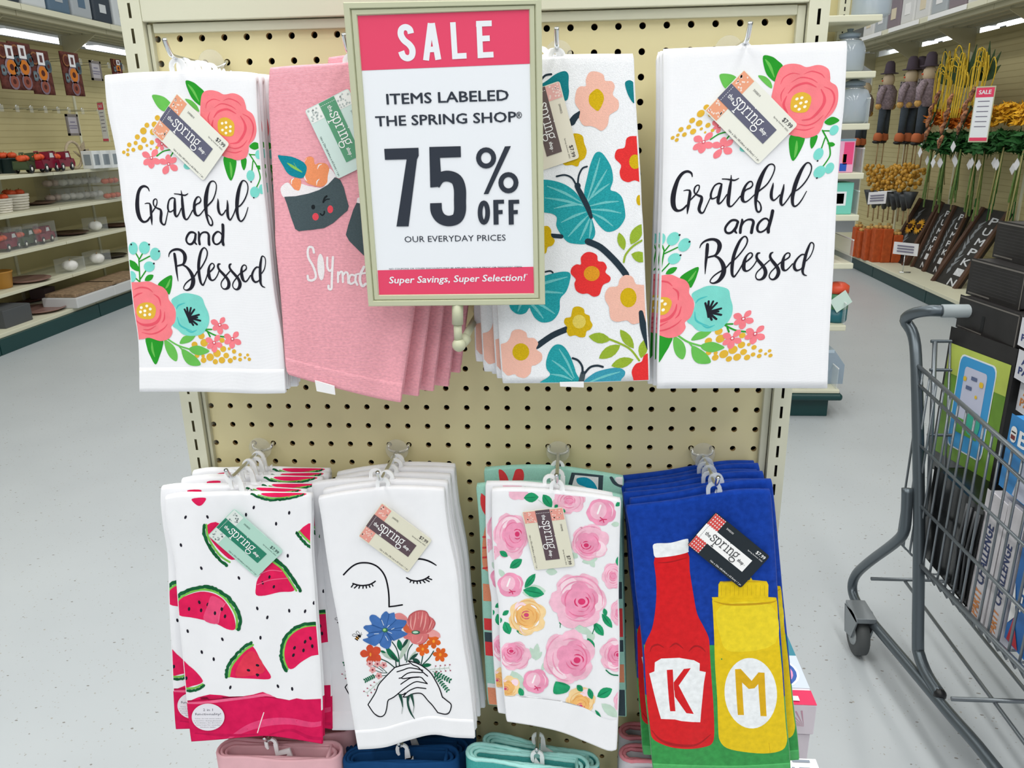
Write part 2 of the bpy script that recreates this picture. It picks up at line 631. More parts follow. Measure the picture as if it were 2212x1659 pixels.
class Print:
    """flat shapes printed on a towel, kept in (u, v) of its patch"""

    def __init__(s, patch, pre=None):
        s.p = patch
        s.pre = pre
        s.sh = []
        s.z = (0, 0, 1)

    def zoom(s, x, y, k):
        s.z = (x, y, k)

    def _uv(s, pt):
        x, y = s.z[0] + pt[0] / s.z[2], s.z[1] + pt[1] / s.z[2]
        if s.pre:
            x, y = s.pre(x, y)
        return s.p.uv(x, y)

    def raw(s, vs, fs, m):
        s.sh.append(([s._uv(p) for p in vs], fs, m))

    def poly(s, pts, m, smooth=True, sub=4):
        if smooth:
            pts = smooth_pts(pts, True, sub)
        s.raw(pts, tess(pts), m)

    def ell(s, x, y, rx, ry, m, rot=0, n=18):
        c, d = cos(rot), sin(rot)
        pts = [(x + rx * cos(2 * pi * i / n) * c - ry * sin(2 * pi * i / n) * d, y + rx * cos(2 * pi * i / n) * d + ry * sin(2 * pi * i / n) * c) for i in range(n)]
        s.raw(pts, [tuple(range(n))], m)

    fat = (1.0, 0.0)

    def stroke(s, pts, w, m, smooth=True, taper=False, sub=5, closed=False):
        if isinstance(w, (list, tuple)):
            pts = [(p[0], p[1], w[i] * s.fat[0] + s.fat[1]) for i, p in enumerate(pts)]
        else:
            pts = [(p[0], p[1], w * s.fat[0] + s.fat[1]) for p in pts]
        if smooth and len(pts) > 2:
            pts = smooth_pts(pts, closed, sub)
        n = len(pts)
        if taper:
            pts = [(p[0], p[1], p[2] * min(1, .25 + 2.2 * min(i, n - 1 - i) / n)) for i, p in enumerate(pts)]
        vs, fs = ribbon([(p[0], p[1]) for p in pts], [p[2] for p in pts], closed)
        s.raw(vs, fs, m)
        if not closed and not taper:
            for p in (pts[0], pts[-1]):
                if p[2] > 2:
                    s.ell(p[0], p[1], p[2] / 2, p[2] / 2, m, n=8)

    def petals(s, x, y, tips, w, m, base=.15):
        """a flower of pointed-round petals ending at the tips"""
        for tx, ty in tips:
            dx, dy = tx - x, ty - y
            nx, ny = -dy * w, dx * w
            s.poly([(x + dx * base, y + dy * base), (x + dx * .35 + nx * .75, y + dy * .35 + ny * .75), (x + dx * .7 + nx, y + dy * .7 + ny), (x + dx * .95 + nx * .45, y + dy * .95 + ny * .45), (tx, ty),
                    (x + dx * .95 - nx * .45, y + dy * .95 - ny * .45), (x + dx * .7 - nx, y + dy * .7 - ny), (x + dx * .35 - nx * .75, y + dy * .35 - ny * .75)], m, sub=3)

    def leaf(s, a, b, w, m, bend=0.0, rib=None):
        """leaf from a to b, half width w of its length"""
        dx, dy = b[0] - a[0], b[1] - a[1]
        nx, ny = -dy, dx
        up = [(a[0] + dx * t + nx * (w * sin(pi * t) ** .8 + bend * sin(pi * t)), a[1] + dy * t + ny * (w * sin(pi * t) ** .8 + bend * sin(pi * t))) for t in (0, .15, .35, .55, .75, .9, 1)]
        dn = [(a[0] + dx * t + nx * (-w * sin(pi * t) ** .8 + bend * sin(pi * t)), a[1] + dy * t + ny * (-w * sin(pi * t) ** .8 + bend * sin(pi * t))) for t in (.9, .75, .55, .35, .15)]
        s.poly(up + dn, m, smooth=False)
        if rib:
            s.stroke([(a[0] + dx * t + nx * bend * sin(pi * t), a[1] + dy * t + ny * bend * sin(pi * t)) for t in (.05, .3, .6, .85)], sqrt(dx * dx + dy * dy) * .05, rib, taper=True)

    def scallop(s, x, y, r, n, depth, m, rot=0, sx=1, sy=1, seed=0):
        """flower outline with n rounded lobes"""
        rnd = random.Random(seed)
        pts = []
        for i in range(n):
            for k in range(6):
                t = k / 6
                g = rot + 2 * pi * (i + t) / n
                rr = r * (1 - depth + depth * sin(pi * t) ** .7) * (1 + rnd.uniform(-.03, .03))
                pts.append((x + rr * cos(g) * sx, y + rr * sin(g) * sy))
        s.poly(pts, m, sub=2)

    def text(s, body, x, y, w, h, m, bold=0.0, shear=0.0):
        """lettering centred on x with its baseline at y, in zoom units"""
        vs, fs, tw = text2d(body, 0, shear, 1)
        for d in ((0, bold) if bold else (0,)):
            s.raw([(x + (a / tw - .5) * w + d * h, y - b / .73 * h) for a, b in vs], fs, m)

    def build(s, parent, name='print', label=None, base=.00022, step=.00004, over=False, D=.010, crest=.003):
        bm = bmesh.new()
        mats = []
        AS = 2.1
        # paint layers: one level above whatever lies underneath
        boxes, lev, mts = [], [], []
        for vs, fs, m in s.sh:
            b = (min(v[0] for v in vs), min(v[1] for v in vs), max(v[0] for v in vs), max(v[1] for v in vs))
            l = 0
            for c, k, m0 in zip(boxes, lev, mts):
                k += .25 if m0 is m else 1
                if k > l and c[0] < b[2] and b[0] < c[2] and c[1] < b[3] and b[1] < c[3]:
                    l = k
            boxes.append(b)
            lev.append(l)
            mts.append(m)
        grid = [[s.p.p3(i / NU, j / NV) for j in range(NV + 1)] for i in range(NU + 1)]

        def surf(u, v, off):
            x, y = min(max(u * NU, 0), NU - 1e-6), min(max(v * NV, 0), NV - 1e-6)
            i, j = int(x), int(y)
            a, b = x - i, y - j
            q = (grid[i][j] * (1 - a) + grid[i + 1][j] * a) * (1 - b) + (grid[i][j + 1] * (1 - a) + grid[i + 1][j + 1] * a) * b
            d = CAM - q
            return q + d * (off / d.y * -1)
        for k, (vs, fs, m) in enumerate(s.sh):
            if m not in mats:
                mats.append(m)
            mi = mats.index(m)
            if max(v[0] for v in vs) < 0 or min(v[0] for v in vs) > 1:
                continue
            bv = [bm.verts.new((u, v * AS, lev[k] * 1e-2)) for u, v in vs]
            for f in fs:
                try:
                    bf = bm.faces.new([bv[i] for i in f])
                    bf.material_index = mi
                    bf.smooth = True
                except ValueError:
                    pass
        lim = [((0.004, 0, 0), (-1, 0, 0)), ((.996, 0, 0), (1, 0, 0)), ((0, -.06 * AS if over else .002, 0), (0, -1, 0)), ((0, .998 * AS, 0), (0, 1, 0))]
        for co, no in lim:
            bmesh.ops.bisect_plane(bm, geom=bm.verts[:] + bm.edges[:] + bm.faces[:], plane_co=co, plane_no=no, clear_outer=True, dist=1e-7)
        for i in range(1, NU):
            bmesh.ops.bisect_plane(bm, geom=bm.verts[:] + bm.edges[:] + bm.faces[:], plane_co=(i / NU, 0, 0), plane_no=(1, 0, 0), dist=1e-7)
        for j in range(1, NV):
            bmesh.ops.bisect_plane(bm, geom=bm.verts[:] + bm.edges[:] + bm.faces[:], plane_co=(0, j / NV * AS, 0), plane_no=(0, 1, 0), dist=1e-7)
        if over:
            for v0 in (0, -.0075, -.015, -.0225, -.03, -.0375, -.045, -.0525):
                bmesh.ops.bisect_plane(bm, geom=bm.verts[:] + bm.edges[:] + bm.faces[:], plane_co=(0, v0 * AS, 0), plane_no=(0, 1, 0), dist=1e-7)
        tot = Vector(parent.location)
        for v in bm.verts:
            off = base + step * v.co.z * 100
            vv = v.co.y / AS
            if vv < 0:
                g = -vv / .06 * pi
                v.co = s.p.p3(v.co.x, 0) + Vector((0, D / 2 - (D / 2 + off) * cos(g), (crest + off) * sin(g))) - tot
            else:
                v.co = surf(v.co.x, vv, off) - tot
        me = bpy.data.meshes.new(name)
        bm.to_mesh(me)
        bm.free()
        for m in mats:
            me.materials.append(m)
        o = bpy.data.objects.new(name, me)
        COL.objects.link(o)
        o.parent = parent
        if label:
            o['label'] = label
        return o


def towel_body(patch, m, parent, D=.010, t=.0036, back=.985, crest=.003, vstop=1.0, m2=None, vsplit=2):
    """the folded cloth itself: a thick sheet hung over its hanger bar, two flaps"""
    outer, inner = [], []
    cols = [i / NU for i in range(NU + 1)]

    def pt(u, v, dy, dz=0.0):
        p = patch.p3(u, v)
        return p + Vector((0, dy, dz))
    for u in cols:
        o, n = [], []
        for j in range(NV, -1, -1):
            v = j / NV * vstop
            o.append(pt(u, v, 0))
            n.append(pt(u, max(v, .02), t * .92))
        for k in range(1, 8):
            g = pi * k / 8
            o.append(pt(u, 0, D / 2 * (1 - cos(g)), crest * sin(g)))
            n.append(pt(u, .02, t * .92 + (D - 2 * t) / 2 * (1 - cos(g))))
        for j in range(0, 13):
            v = j / 12 * back
            o.append(pt(u, v, D))
            n.append(pt(u, max(v, .02), D - t * .92))
        outer.append(o)
        inner.append(n)
    N = len(outer[0])
    vs, fs = [], []
    for c in range(NU + 1):
        vs += outer[c]
    base = len(vs)
    for c in range(NU + 1):
        vs += inner[c]
    for c in range(NU):
        for k in range(N - 1):
            a = c * N + k
            b = a + N
            fs.append((a, b, b + 1, a + 1))
            fs.append((base + a, base + a + 1, base + b + 1, base + b))
    # rounded selvedges left and right
    for c, sx in ((0, -1), (NU, 1)):
        mid = []
        for k in range(N):
            q = (outer[c][k] + inner[c][k]) / 2
            mid.append(q + Vector((sx * t * .3, 0, 0)))
        mb0 = len(vs)
        vs += mid
        for k in range(N - 1):
            a, i = c * N + k, base + c * N + k
            f1, f2 = (a, a + 1, mb0 + k + 1, mb0 + k), (mb0 + k, mb0 + k + 1, i + 1, i)
            fs += [f1, f2]
    for e in (0, N - 1):
        for c in range(NU):
            fs.append((c * N + e, (c + 1) * N + e, base + (c + 1) * N + e, base + c * N + e))
    mb = MB()
    if m2:
        vz = [patch.p3(.5, vsplit).z] * 1
        lo = [f for f in fs if sum(vs[k].z for k in f) / len(f) < vz[0]]
        hi = [f for f in fs if sum(vs[k].z for k in f) / len(f) >= vz[0]]
        mb.add(vs, hi, m, True)
        mb.add(vs, lo, m2, True)
        return mb.build('cloth', parent, weld=True)
    mb.add(vs, fs, m, True)
    return mb.build('cloth', parent)


def hem_band(patch, m, parent, vh, thick=.0004, v1=1.0):
    """the turned-up hem: one more layer of cloth along the bottom edge"""
    vs, fs = [], []
    nu, nv = NU, 6
    for i in range(nu + 1):
        u = i / nu
        vs.append(patch.p3(u, vh, -.0001))
        for j in range(nv + 1):
            vs.append(patch.p3(u, vh + .002 + (v1 - vh - .002) * j / nv, thick))
        vs.append(patch.p3(u, v1 + .002, -.001))
    r = nv + 3
    for i in range(nu):
        for j in range(r - 1):
            a = i * r + j
            fs.append((a, a + r, a + r + 1, a + 1))
    mb = MB()
    mb.add(vs, fs, m, True)
    return mb.build('hem', parent)


def hanger_hook(parent, base, ring, m, w=.0072, th=.0026, flip=1):
    """plastic hanger neck: flat strip up from the cloth, hooked over the wire at ring"""
    bx, by, bz = base
    rx, ry, rz = ring
    r = .0064
    path = [(bx + flip * .004, bz - .012), (bx + flip * .0042, bz), (rx + flip * (r + .0005), rz - .02), (rx + flip * r, rz - .004)]
    for k in range(0, 9):
        g = radians(-8 + 188 * k / 8)
        path.append((rx + flip * r * cos(g), rz - .003 + r * sin(g)))
    path.append((rx - flip * r * .95, rz - .009))
    path.append((rx - flip * r * .7, rz - .013))
    wid = [w * 1.5, w * 1.35, w * 1.1, w * .8] + [w * .62] * 9 + [w * .6, w * .4]
    vs2, _ = ribbon(path, wid)
    n = len(path)
    mb = MB()
    vs, fs = [], []
    for i in range(n):
        a, b = vs2[2 * i], vs2[2 * i + 1]
        vs += [(a[0], by - th / 2, a[1]), (b[0], by - th / 2, b[1]), (b[0], by + th / 2, b[1]), (a[0], by + th / 2, a[1])]
    for i in range(n - 1):
        for k in range(4):
            l = (k + 1) % 4
            fs.append((4 * i + k, 4 * i + l, 4 * (i + 1) + l, 4 * (i + 1) + k))
    fs += [(3, 2, 1, 0), tuple(4 * (n - 1) + k for k in range(4))]
    mb.add(vs, fs, m)
    return mb.build('hanger', parent, bevel=.0005, seg=1)


SPRING = {
    's': (.78, [([(.6, .74), (.45, .95), (.25, .97), (.1, .76), (.25, .58), (.5, .46), (.66, .25), (.5, .03), (.22, .02), (.08, .24)], 1), ([(.62, 1.0), (.62, .7)], 0), ([(.07, .3), (.07, -.02)], 0)]),
    'p': (1.0, [([(.16, 1), (.16, -.55)], 0), ([(.16, .68), (.35, .97), (.65, .92), (.82, .5), (.65, .08), (.35, .03), (.16, .32)], 1), ([(-.03, .96), (.2, .96)], 0), ([(-.05, -.55), (.4, -.55)], 0)]),
    'r': (.82, [([(.2, 1), (.2, 0)], 0), ([(0, .04), (.46, .04)], 0), ([(0, .96), (.24, .96)], 0), ([(.2, .6), (.4, .92), (.6, .97), (.7, .84)], 1)]),
    'i': (.58, [([(.25, 1), (.25, 0)], 0), ([(.04, .96), (.3, .96)], 0), ([(.02, .04), (.5, .04)], 0), ([(.24, 1.36), (.24, 1.5)], 0)]),
    'n': (.98, [([(.16, 1), (.16, 0)], 0), ([(-.02, .96), (.2, .96)], 0), ([(-.02, .04), (.36, .04)], 0), ([(.16, .62), (.36, .94), (.6, .94), (.72, .68), (.72, 0)], 1), ([(.54, .04), (.92, .04)], 0)]),
    'g': (.9, [([(.4, .98), (.12, .85), (.1, .5), (.38, .32), (.66, .5), (.66, .85)], 2), ([(.6, .86), (.74, 1.02), (.86, .98)], 1), ([(.18, .42), (.08, .22), (.2, .06), (.6, .02)], 1), ([(.4, .05), (.8, -.06), (.78, -.42), (.38, -.58), (.02, -.42), (.04, -.08)], 2)]),
}


def spring_word(mb, O, ex, ey, x0, xw, base, xh, m, wgt=.12):
    """the shop's typewriter-style word, x along ex, in metres"""
    tot = sum(SPRING[c][0] for c in 'spring')
    k = xw / tot
    x = x0
    n = 0
    for c in 'spring':
        adv, strokes = SPRING[c]
        for pts, kind in strokes:
            q = [(x + px_ * k, base + py_ * xh) for px_, py_ in pts]
            if kind:
                q = smooth_pts(q, kind == 2, 4)
            vs, fs = ribbon(q, wgt * xh, kind == 2)
            n += 1
            mb.add([O + ex * a + ey * b + Vector((0, -.000012 * n, 0)) for a, b in vs], fs, m)
        x += adv * k


CARD_STYLES = {
    'grey': dict(bg='#f1f1e6', band='#63647a', patch='#f3a783', blot='#fbe3d6', ink='#3a3a40', word='#ffffff'),
    'brown': dict(bg='#e4e1cd', band='#5b4850', patch='#eb9f92', blot='#f6cfc4', ink='#3a3335', word='#ffffff'),
    'taupe': dict(bg='#ece6d4', band='#665756', patch='#f0b7b1', blot='#fbe0da', ink='#3a3335', word='#ffffff'),
    'green': dict(bg='#b4dccd', band='#177f63', patch='#e2ebe6', blot='#a9b6b6', ink='#274a44', word='#ffffff'),
    'mint': dict(bg='#d6ebe6', band='#5da17c', patch='#f4f7f4', blot='#b9c3c2', ink='#33504a', word='#ffffff'),
    'black': dict(bg='#101d26', band='#ffffff', patch='#fdfdfd', blot='#dc4a46', ink='#ffffff', word='#22262c'),
}


def price_card(parent, quad, y, style, size_text, code, seed=0, tilt=0.0):
    """printed price card: card > band, floral corners, lettering"""
    st = CARD_STYLES[style]
    P = [aty(q[0], q[1], y) for q in quad]
    O = P[0]
    ex = (P[1] - P[0] + P[2] - P[3]) / 2
    ed = (P[3] - P[0] + P[2] - P[1]) / 2
    Lx, Ly = ex.length, ed.length
    ex, ed = ex / Lx, ed / Ly
    nrm = Vector((0, -1, 0))
    mc = mat('card_' + style, st['bg'], .42)
    r = .035 * Lx
    out = []
    for cx, cy, g0 in ((r, r, 180), (Lx - r, r, 270), (Lx - r, Ly - r, 0), (r, Ly - r, 90)):
        for k in range(4):
            g = radians(g0 + 30 * k)
            out.append(O + ex * (cx + r * cos(g)) + ed * (cy + r * sin(g)))
    mb = MB()
    mb.prism(out, (0, .0006, 0), mc)
    card = mb.build('price_card', parent)

    def at(a, b, k):
        return O + ex * (a * Lx) + ed * (b * Ly) + nrm * (.00012 * k)
    art = MB()
    mp = mat('card_patch_' + style, st['patch'], .45)
    mbt = mat('card_blot_' + style, st['blot'], .45)
    rnd = random.Random(seed)
    for b0, b1 in ((.02, .33), (.68, .98)):
        art.add([at(.012, b0, 1), at(.2, b0, 1), at(.2, b1, 1), at(.012, b1, 1)], [(0, 1, 2, 3)], mp)
        if style == 'black':
            for i in range(5):
                a = .014 + .186 * i / 5
                art.add([at(a, b0, 2), at(a + .02, b0, 2), at(a + .02, b1, 2), at(a, b1, 2)], [(0, 1, 2, 3)], mbt)
            for i in range(4):
                b = b0 + (b1 - b0) * (i + .2) / 4
                art.add([at(.012, b, 3), at(.2, b, 3), at(.2, b + .04, 3), at(.012, b + .04, 3)], [(0, 1, 2, 3)], mbt)
        else:
            for i in range(16):
                a, b = rnd.uniform(.03, .185), rnd.uniform(b0 + .03, b1 - .03)
                q = [at(a + .018 * rnd.uniform(.5, 1) * cos(g), b + .03 * rnd.uniform(.4, 1) * sin(g), 2) for g in (0, 1, 2, 3, 4, 5)]
                art.add(q, [tuple(range(6))], mbt)
    art.build('floral_corner' if style != 'black' else 'gingham_corner', card)
    bd = MB()
    bd.add([at(.006, .33, 2.5), at(.85, .33, 2.5), at(.85, .68, 2.5), at(.006, .68, 2.5)], [(0, 1, 2, 3)], mat('card_band_' + style, st['band'], .45))
    bd.build('band', card)
    tx = MB()
    mw = mat('card_word_' + style, st['word'], .5)
    mi_ = mat('card_ink_' + style, st['ink'], .5)
    ey = -ed
    for i in range(8):
        b = .35 + i * .042
        tx.add([at(.05, b, 4), at(.056, b, 4), at(.056, b + .022, 4), at(.05, b + .022, 4)], [(0, 1, 2, 3)], mw)
    put_text(tx, 'the', at(.085, .545, 4), ex, ey, mw, width=.085 * Lx, height=.1 * Ly, bold=.01)
    spring_word(tx, at(.185, .565, 4), ex, ey, 0, .475 * Lx, 0, .165 * Ly, mw, .115)
    put_text(tx, 'shop', at(.685, .555, 4), ex, ey, mw, width=.1 * Lx, height=.085 * Ly, bold=.02)
    put_text(tx, 'TM', at(.797, .54, 4), ex, ey, mw, width=.018 * Lx, height=.02 * Ly)
    put_text(tx, code, at(.27, .15, 2), ex, ey, mi_, width=.12 * Lx, height=.045 * Ly)
    put_text(tx, '$7.99', at(.81, .15, 2), ex, ey, mi_, width=.155 * Lx, height=.085 * Ly, bold=.012)
    put_text(tx, 'Spring Summer 2022', at(.70, .215, 2), ex, ey, mi_, width=.265 * Lx, height=.03 * Ly)
    put_text(tx, size_text, at(.40, .955, 2), ex, ey, mi_, width=.57 * Lx, height=.042 * Ly)
    tx.build('lettering', card)
    return card

# ------------------------------------------------------------------ the towels: materials
def cloth_mat(name, c, rough=.9, bump=.25, wave=520, vary=.03, vscale=60):
    return mat(name, c, rough, vary=vary, vscale=vscale, bump=bump, bscale=700, wave=wave, spec=.15)


def ink(c, vary=.05, name=None):
    return mat('ink_' + (c.lstrip('#') if isinstance(c, str) else '_'.join(map(str, c))), c, .85, vary=vary, vscale=90, bump=.15, bscale=900, spec=.12)


def terry(c, vary=.12):
    return mat('terry_' + c.lstrip('#'), c, .95, vary=vary, vscale=650, bump=.55, bscale=1300, spec=.1, stretch=(1, 1, 1.6))


WHITE = cloth_mat('white_cotton', '#f3f4f8', vary=.008, bump=.2)
PINKT = mat('pink_terry', '#f0aab6', .95, vary=.09, vscale=420, bump=.38, bscale=1100, wave=210, spec=.1, stretch=(.7, 1, 1.3))
BFLYW = mat('white_terry', '#f0f2f6', .95, vary=.05, vscale=700, bump=.5, bscale=1300, spec=.1)
BLUET = mat('blue_velour', '#083a9c', .85, vary=.16, vscale=150, bump=.3, bscale=1300, sheen=.12, spec=.12)
GREENT = mat('green_velour', '#2f9447', .85, vary=.14, vscale=150, bump=.3, bscale=1300, sheen=.3, spec=.12)
MINT = terry('#a8ddcd', .06)
HOOKW = mat('white_hanger_plastic', '#fbfcfd', .4, spec=.5)
HOOKC = mat('clear_hanger_plastic', '#e4ebf2', .22, alpha=.62, spec=.6)
NAVY = ink('#26262f')


def homography(src, dst):
    """least-squares projective map (8 unknowns) from point pairs"""
    import numpy as np
    A, b = [], []
    for (x, y), (X, Y) in zip(src, dst):
        A.append([x, y, 1, 0, 0, 0, -X * x, -X * y])
        b.append(X)
        A.append([0, 0, 0, x, y, 1, -Y * x, -Y * y])
        b.append(Y)
    h = np.linalg.lstsq(np.array(A, float), np.array(b, float), rcond=None)[0]

    def f(x, y):
        w = h[6] * x + h[7] * y + 1
        return (h[0] * x + h[1] * y + h[2]) / w, (h[3] * x + h[4] * y + h[5]) / w
    return f


# ------------------------------------------------------------------ print: flowers and "Grateful and Blessed"
GL = [(488, 275), (402, 176), (327, 341), (364, 355), (308, 402), (488, 492), (570, 622), (407, 682), (474.5, 701.6), (538.5, 776), (336, 787)]
GR = [(1738, 226), (1653, 124), (1516, 306), (1559, 319), (1478, 369), (1669.5, 457), (1740, 594), (1528, 669), (1603, 690.6), (1665, 769), (1430, 787)]
L2R, R2L = homography(GL, GR), homography(GR, GL)


def small_flower(p, x, y, tips):
    p.petals(x, y, tips, .30, ink('#f6838d'))
    p.ell(x, y, 17, 17, ink('#dc4f63'), n=10)
    p.ell(x, y, 9, 9, ink('#fbeeee'), n=8)


def print_grateful(p, side):
    to_left = (lambda x, y: (x, y)) if side == 'L' else L2R
    to_right = R2L if side == 'L' else (lambda x, y: (x, y))
    coral, deep, gold, cream = ink('#f7838b'), ink('#ea5a6b'), ink('#e2b53f'), ink('#fdf6e6')
    dk, lt, teal, tdk = ink('#2c9a2e'), ink('#6cbf58'), ink('#7fd8cd'), ink('#4ebfc0')
    # upper group
    p.pre = to_left
    p.zoom(200, 120, 4.609)
    p.poly([(592, 395), (660, 395), (730, 425), (790, 500), (720, 555), (660, 525), (615, 460)], lt)
    p.poly([(920, 435), (980, 445), (1040, 500), (1060, 560), (1000, 520)], lt)
    p.poly([(925, 253), (1000, 265), (1060, 310), (1110, 360), (1100, 420), (1090, 505), (1010, 450), (960, 370)], dk)
    p.stroke([(948, 285), (1000, 350), (1060, 460)], 22, lt, taper=True)
    for x, y, r in [(310, 962, 17), (350, 940, 15), (350, 985, 17), (405, 938, 20), (365, 888, 22), (428, 870, 20), (475, 915, 26), (445, 810, 25), (510, 840, 28), (505, 750, 33), (540, 693, 24), (645, 620, 26), (615, 685, 28), (600, 760, 30), (590, 865, 22), (540, 895, 14), (580, 930, 10), (640, 915, 16), (660, 720, 30)]:
        p.ell(x, y, r, r * 1.05, gold, n=14)
    p.stroke([(640, 1000), (700, 955), (770, 938)], 13, dk)
    p.stroke([(775, 1005), (800, 965)], 13, dk)
    small_flower(p, 690, 880, [(625, 830), (740, 800), (770, 900), (690, 945), (640, 900)])
    small_flower(p, 585, 1018, [(495, 968), (640, 935), (668, 1075), (585, 1125), (510, 1085)])
    small_flower(p, 757, 1080, [(665, 1040), (750, 985), (833, 1020), (845, 1140), (710, 1180)])
    p.ell(945, 1100, 40, 34, teal)
    p.poly([(1305, 1010), (1420, 1020), (1425, 1120), (1380, 1245), (1330, 1160)], dk)
    p.stroke([(1368, 1060), (1380, 1140), (1382, 1215)], 24, lt, taper=True)
    p.poly([(1480, 1030), (1530, 1025), (1527, 1100), (1505, 1142), (1482, 1090)], dk)
    p.poly([(1560, 905), (1600, 865), (1640, 868), (1680, 900), (1640, 930), (1600, 935)], dk)
    p.stroke([(1560, 980), (1600, 1040), (1640, 1110), (1668, 1200), (1660, 1250), (1630, 1315)], 12, dk)
    p.stroke([(1570, 985), (1635, 990)], 11, dk)
    p.stroke([(1596, 1050), (1585, 1160)], 11, dk)
    p.poly([(1625, 1100), (1665, 1095), (1690, 1120), (1660, 1135)], dk)
    for x, y, a, b in [(1572, 1195, 40, 55), (1615, 1360, 48, 56), (1655, 985, 36, 46), (1690, 1330, 36, 50)]:
        p.ell(x, y, a, b, teal)
    p.ell(1578, 1258, 8, 8, NAVY, n=8)
    p.ell(1605, 1415, 8, 8, NAVY, n=8)
    p.poly([(1080, 420), (1110, 360), (1180, 345), (1250, 360), (1310, 388), (1390, 375), (1450, 390), (1500, 430), (1525, 500), (1535, 540), (1590, 580), (1620, 650), (1632, 750), (1610, 830), (1560, 890), (1550, 960), (1520, 1020), (1440, 1042), (1380, 1025), (1320, 1010), (1230, 960), (1150, 880), (1085, 760), (1072, 560)], coral)
    for s, w in [([(1125, 530), (1140, 470), (1200, 435), (1270, 450)], 11), ([(1300, 450), (1360, 430), (1440, 460), (1480, 500)], 11), ([(1210, 520), (1280, 480), (1370, 500), (1430, 540)], 11),
                 ([(1205, 620), (1250, 560), (1340, 535), (1430, 580)], 22), ([(1470, 600), (1515, 680), (1515, 760), (1450, 860), (1370, 875)], 26), ([(1490, 580), (1560, 620), (1600, 700), (1590, 790), (1555, 870)], 14),
                 ([(1340, 905), (1420, 925), (1490, 900), (1540, 840)], 12), ([(1330, 950), (1420, 968), (1490, 945)], 12), ([(1170, 560), (1150, 620), (1165, 690)], 10), ([(1200, 640), (1190, 720), (1240, 800)], 20)]:
        p.stroke(s, w, deep, taper=True)
    p.poly([(1250, 650), (1320, 615), (1400, 660), (1412, 740), (1390, 800), (1310, 800), (1255, 760)], gold)
    for x, y in [(1290, 675), (1328, 668), (1372, 708), (1330, 716), (1293, 742), (1370, 752), (1328, 772)]:
        p.ell(x, y, 14, 14, cream, n=8)
    # lower group
    p.zoom(200, 480, 4.2545)
    for s in [[(425, 340), (430, 440), (435, 560)], [(400, 290), (428, 340)], [(462, 280), (430, 340)], [(525, 312), (430, 362)], [(490, 445), (440, 520)], [(395, 515), (432, 548)]]:
        p.stroke(s, 12, dk)
    p.leaf((330, 345), (428, 452), .22, dk)
    for x, y, a, b in [(372, 240, 42, 58), (475, 235, 50, 58), (575, 292, 48, 58), (520, 408, 50, 48), (355, 500, 44, 52)]:
        p.ell(x, y, a, b, teal)
    for x, y in [(355, 205), (519, 205), (610, 267), (563, 380)]:
        p.ell(x, y, 9, 9, NAVY, n=8)
    p.leaf((478, 538), (560, 485), .28, dk)
    p.poly([(725, 487), (730, 560), (720, 620), (702, 665), (660, 620), (600, 580), (640, 530)], dk)
    p.stroke([(715, 520), (690, 580), (670, 610)], 20, lt, taper=True)
    p.poly([(495, 1055), (640, 1080), (642, 1150), (620, 1220), (580, 1308), (530, 1230), (500, 1150)], dk)
    p.stroke([(545, 1100), (550, 1170), (572, 1240)], 20, lt, taper=True)
    p.poly([(662, 1080), (740, 1130), (780, 1210), (770, 1278), (710, 1240), (670, 1160)], lt)
    p.stroke([(685, 1070), (780, 1130), (900, 1170)], 15, lt)
    p.stroke([(790, 1135), (830, 1180)], 13, lt)
    p.poly([(800, 1115), (830, 1055), (880, 1040), (945, 1040), (910, 1090), (860, 1112)], lt)
    for x, y, r in [(1000, 1045, 30), (1025, 1108, 35), (937, 1125, 28), (1190, 1085, 24), (1200, 1165, 28), (1143, 1205, 35), (1255, 1163, 14), (1300, 1188, 20), (1228, 1225, 26), (1080, 1240, 35), (1188, 1268, 30), (1265, 1272, 24), (1305, 1248, 18), (1355, 1218, 16), (1355, 1262, 18), (1400, 1245, 12), (1425, 1220, 14), (1440, 1260, 16), (1020, 1268, 26), (1128, 1282, 24), (960, 1225, 22), (1015, 1230, 16)]:
        p.ell(x, y, r, r, gold, n=14)
    p.poly([(885, 1160), (960, 1133), (1040, 1160), (1072, 1190), (990, 1222), (920, 1205)], lt)
    p.poly([(818, 1165), (890, 1195), (960, 1250), (992, 1312), (900, 1316), (840, 1260)], lt)
    p.poly([(840, 652), (920, 660), (1000, 690), (1030, 760), (1065, 840), (1070, 920), (1040, 990), (990, 1035), (900, 1045), (830, 1030), (780, 985), (735, 950), (760, 880), (765, 800), (722, 720), (780, 675)], teal)
    for s in [[(770, 800), (790, 765), (850, 742)], [(778, 870), (800, 940), (850, 975), (915, 998)], [(860, 990), (910, 1010), (960, 990)]]:
        p.stroke(s, 15, tdk, taper=True)
    for x, y in [(845, 800), (868, 785), (903, 787), (935, 802), (978, 850), (990, 905), (960, 940), (925, 945), (895, 920), (962, 875)]:
        p.stroke([(882, 878), (x, y)], [20, 17], NAVY, smooth=False)
    p.poly([(250, 560), (360, 552), (430, 550), (520, 545), (590, 575), (650, 600), (690, 650), (700, 710), (745, 770), (765, 840), (755, 920), (720, 960), (735, 1010), (700, 1070), (620, 1092), (520, 1062), (440, 1076), (250, 1060)], coral)
    for s, w in [([(380, 620), (440, 600), (510, 610), (555, 645)], 15), ([(375, 695), (410, 665), (460, 648)], 15), ([(560, 660), (610, 700), (627, 770)], 15), ([(400, 905), (450, 938), (520, 945), (590, 918), (622, 860), (622, 800)], 28), ([(662, 820), (658, 890), (635, 925)], 14), ([(465, 985), (520, 988), (585, 950)], 13), ([(450, 1012), (530, 1028), (600, 1012), (660, 972), (688, 935)], 14), ([(395, 840), (400, 900), (440, 930)], 12)]:
        p.stroke(s, w, deep, taper=True)
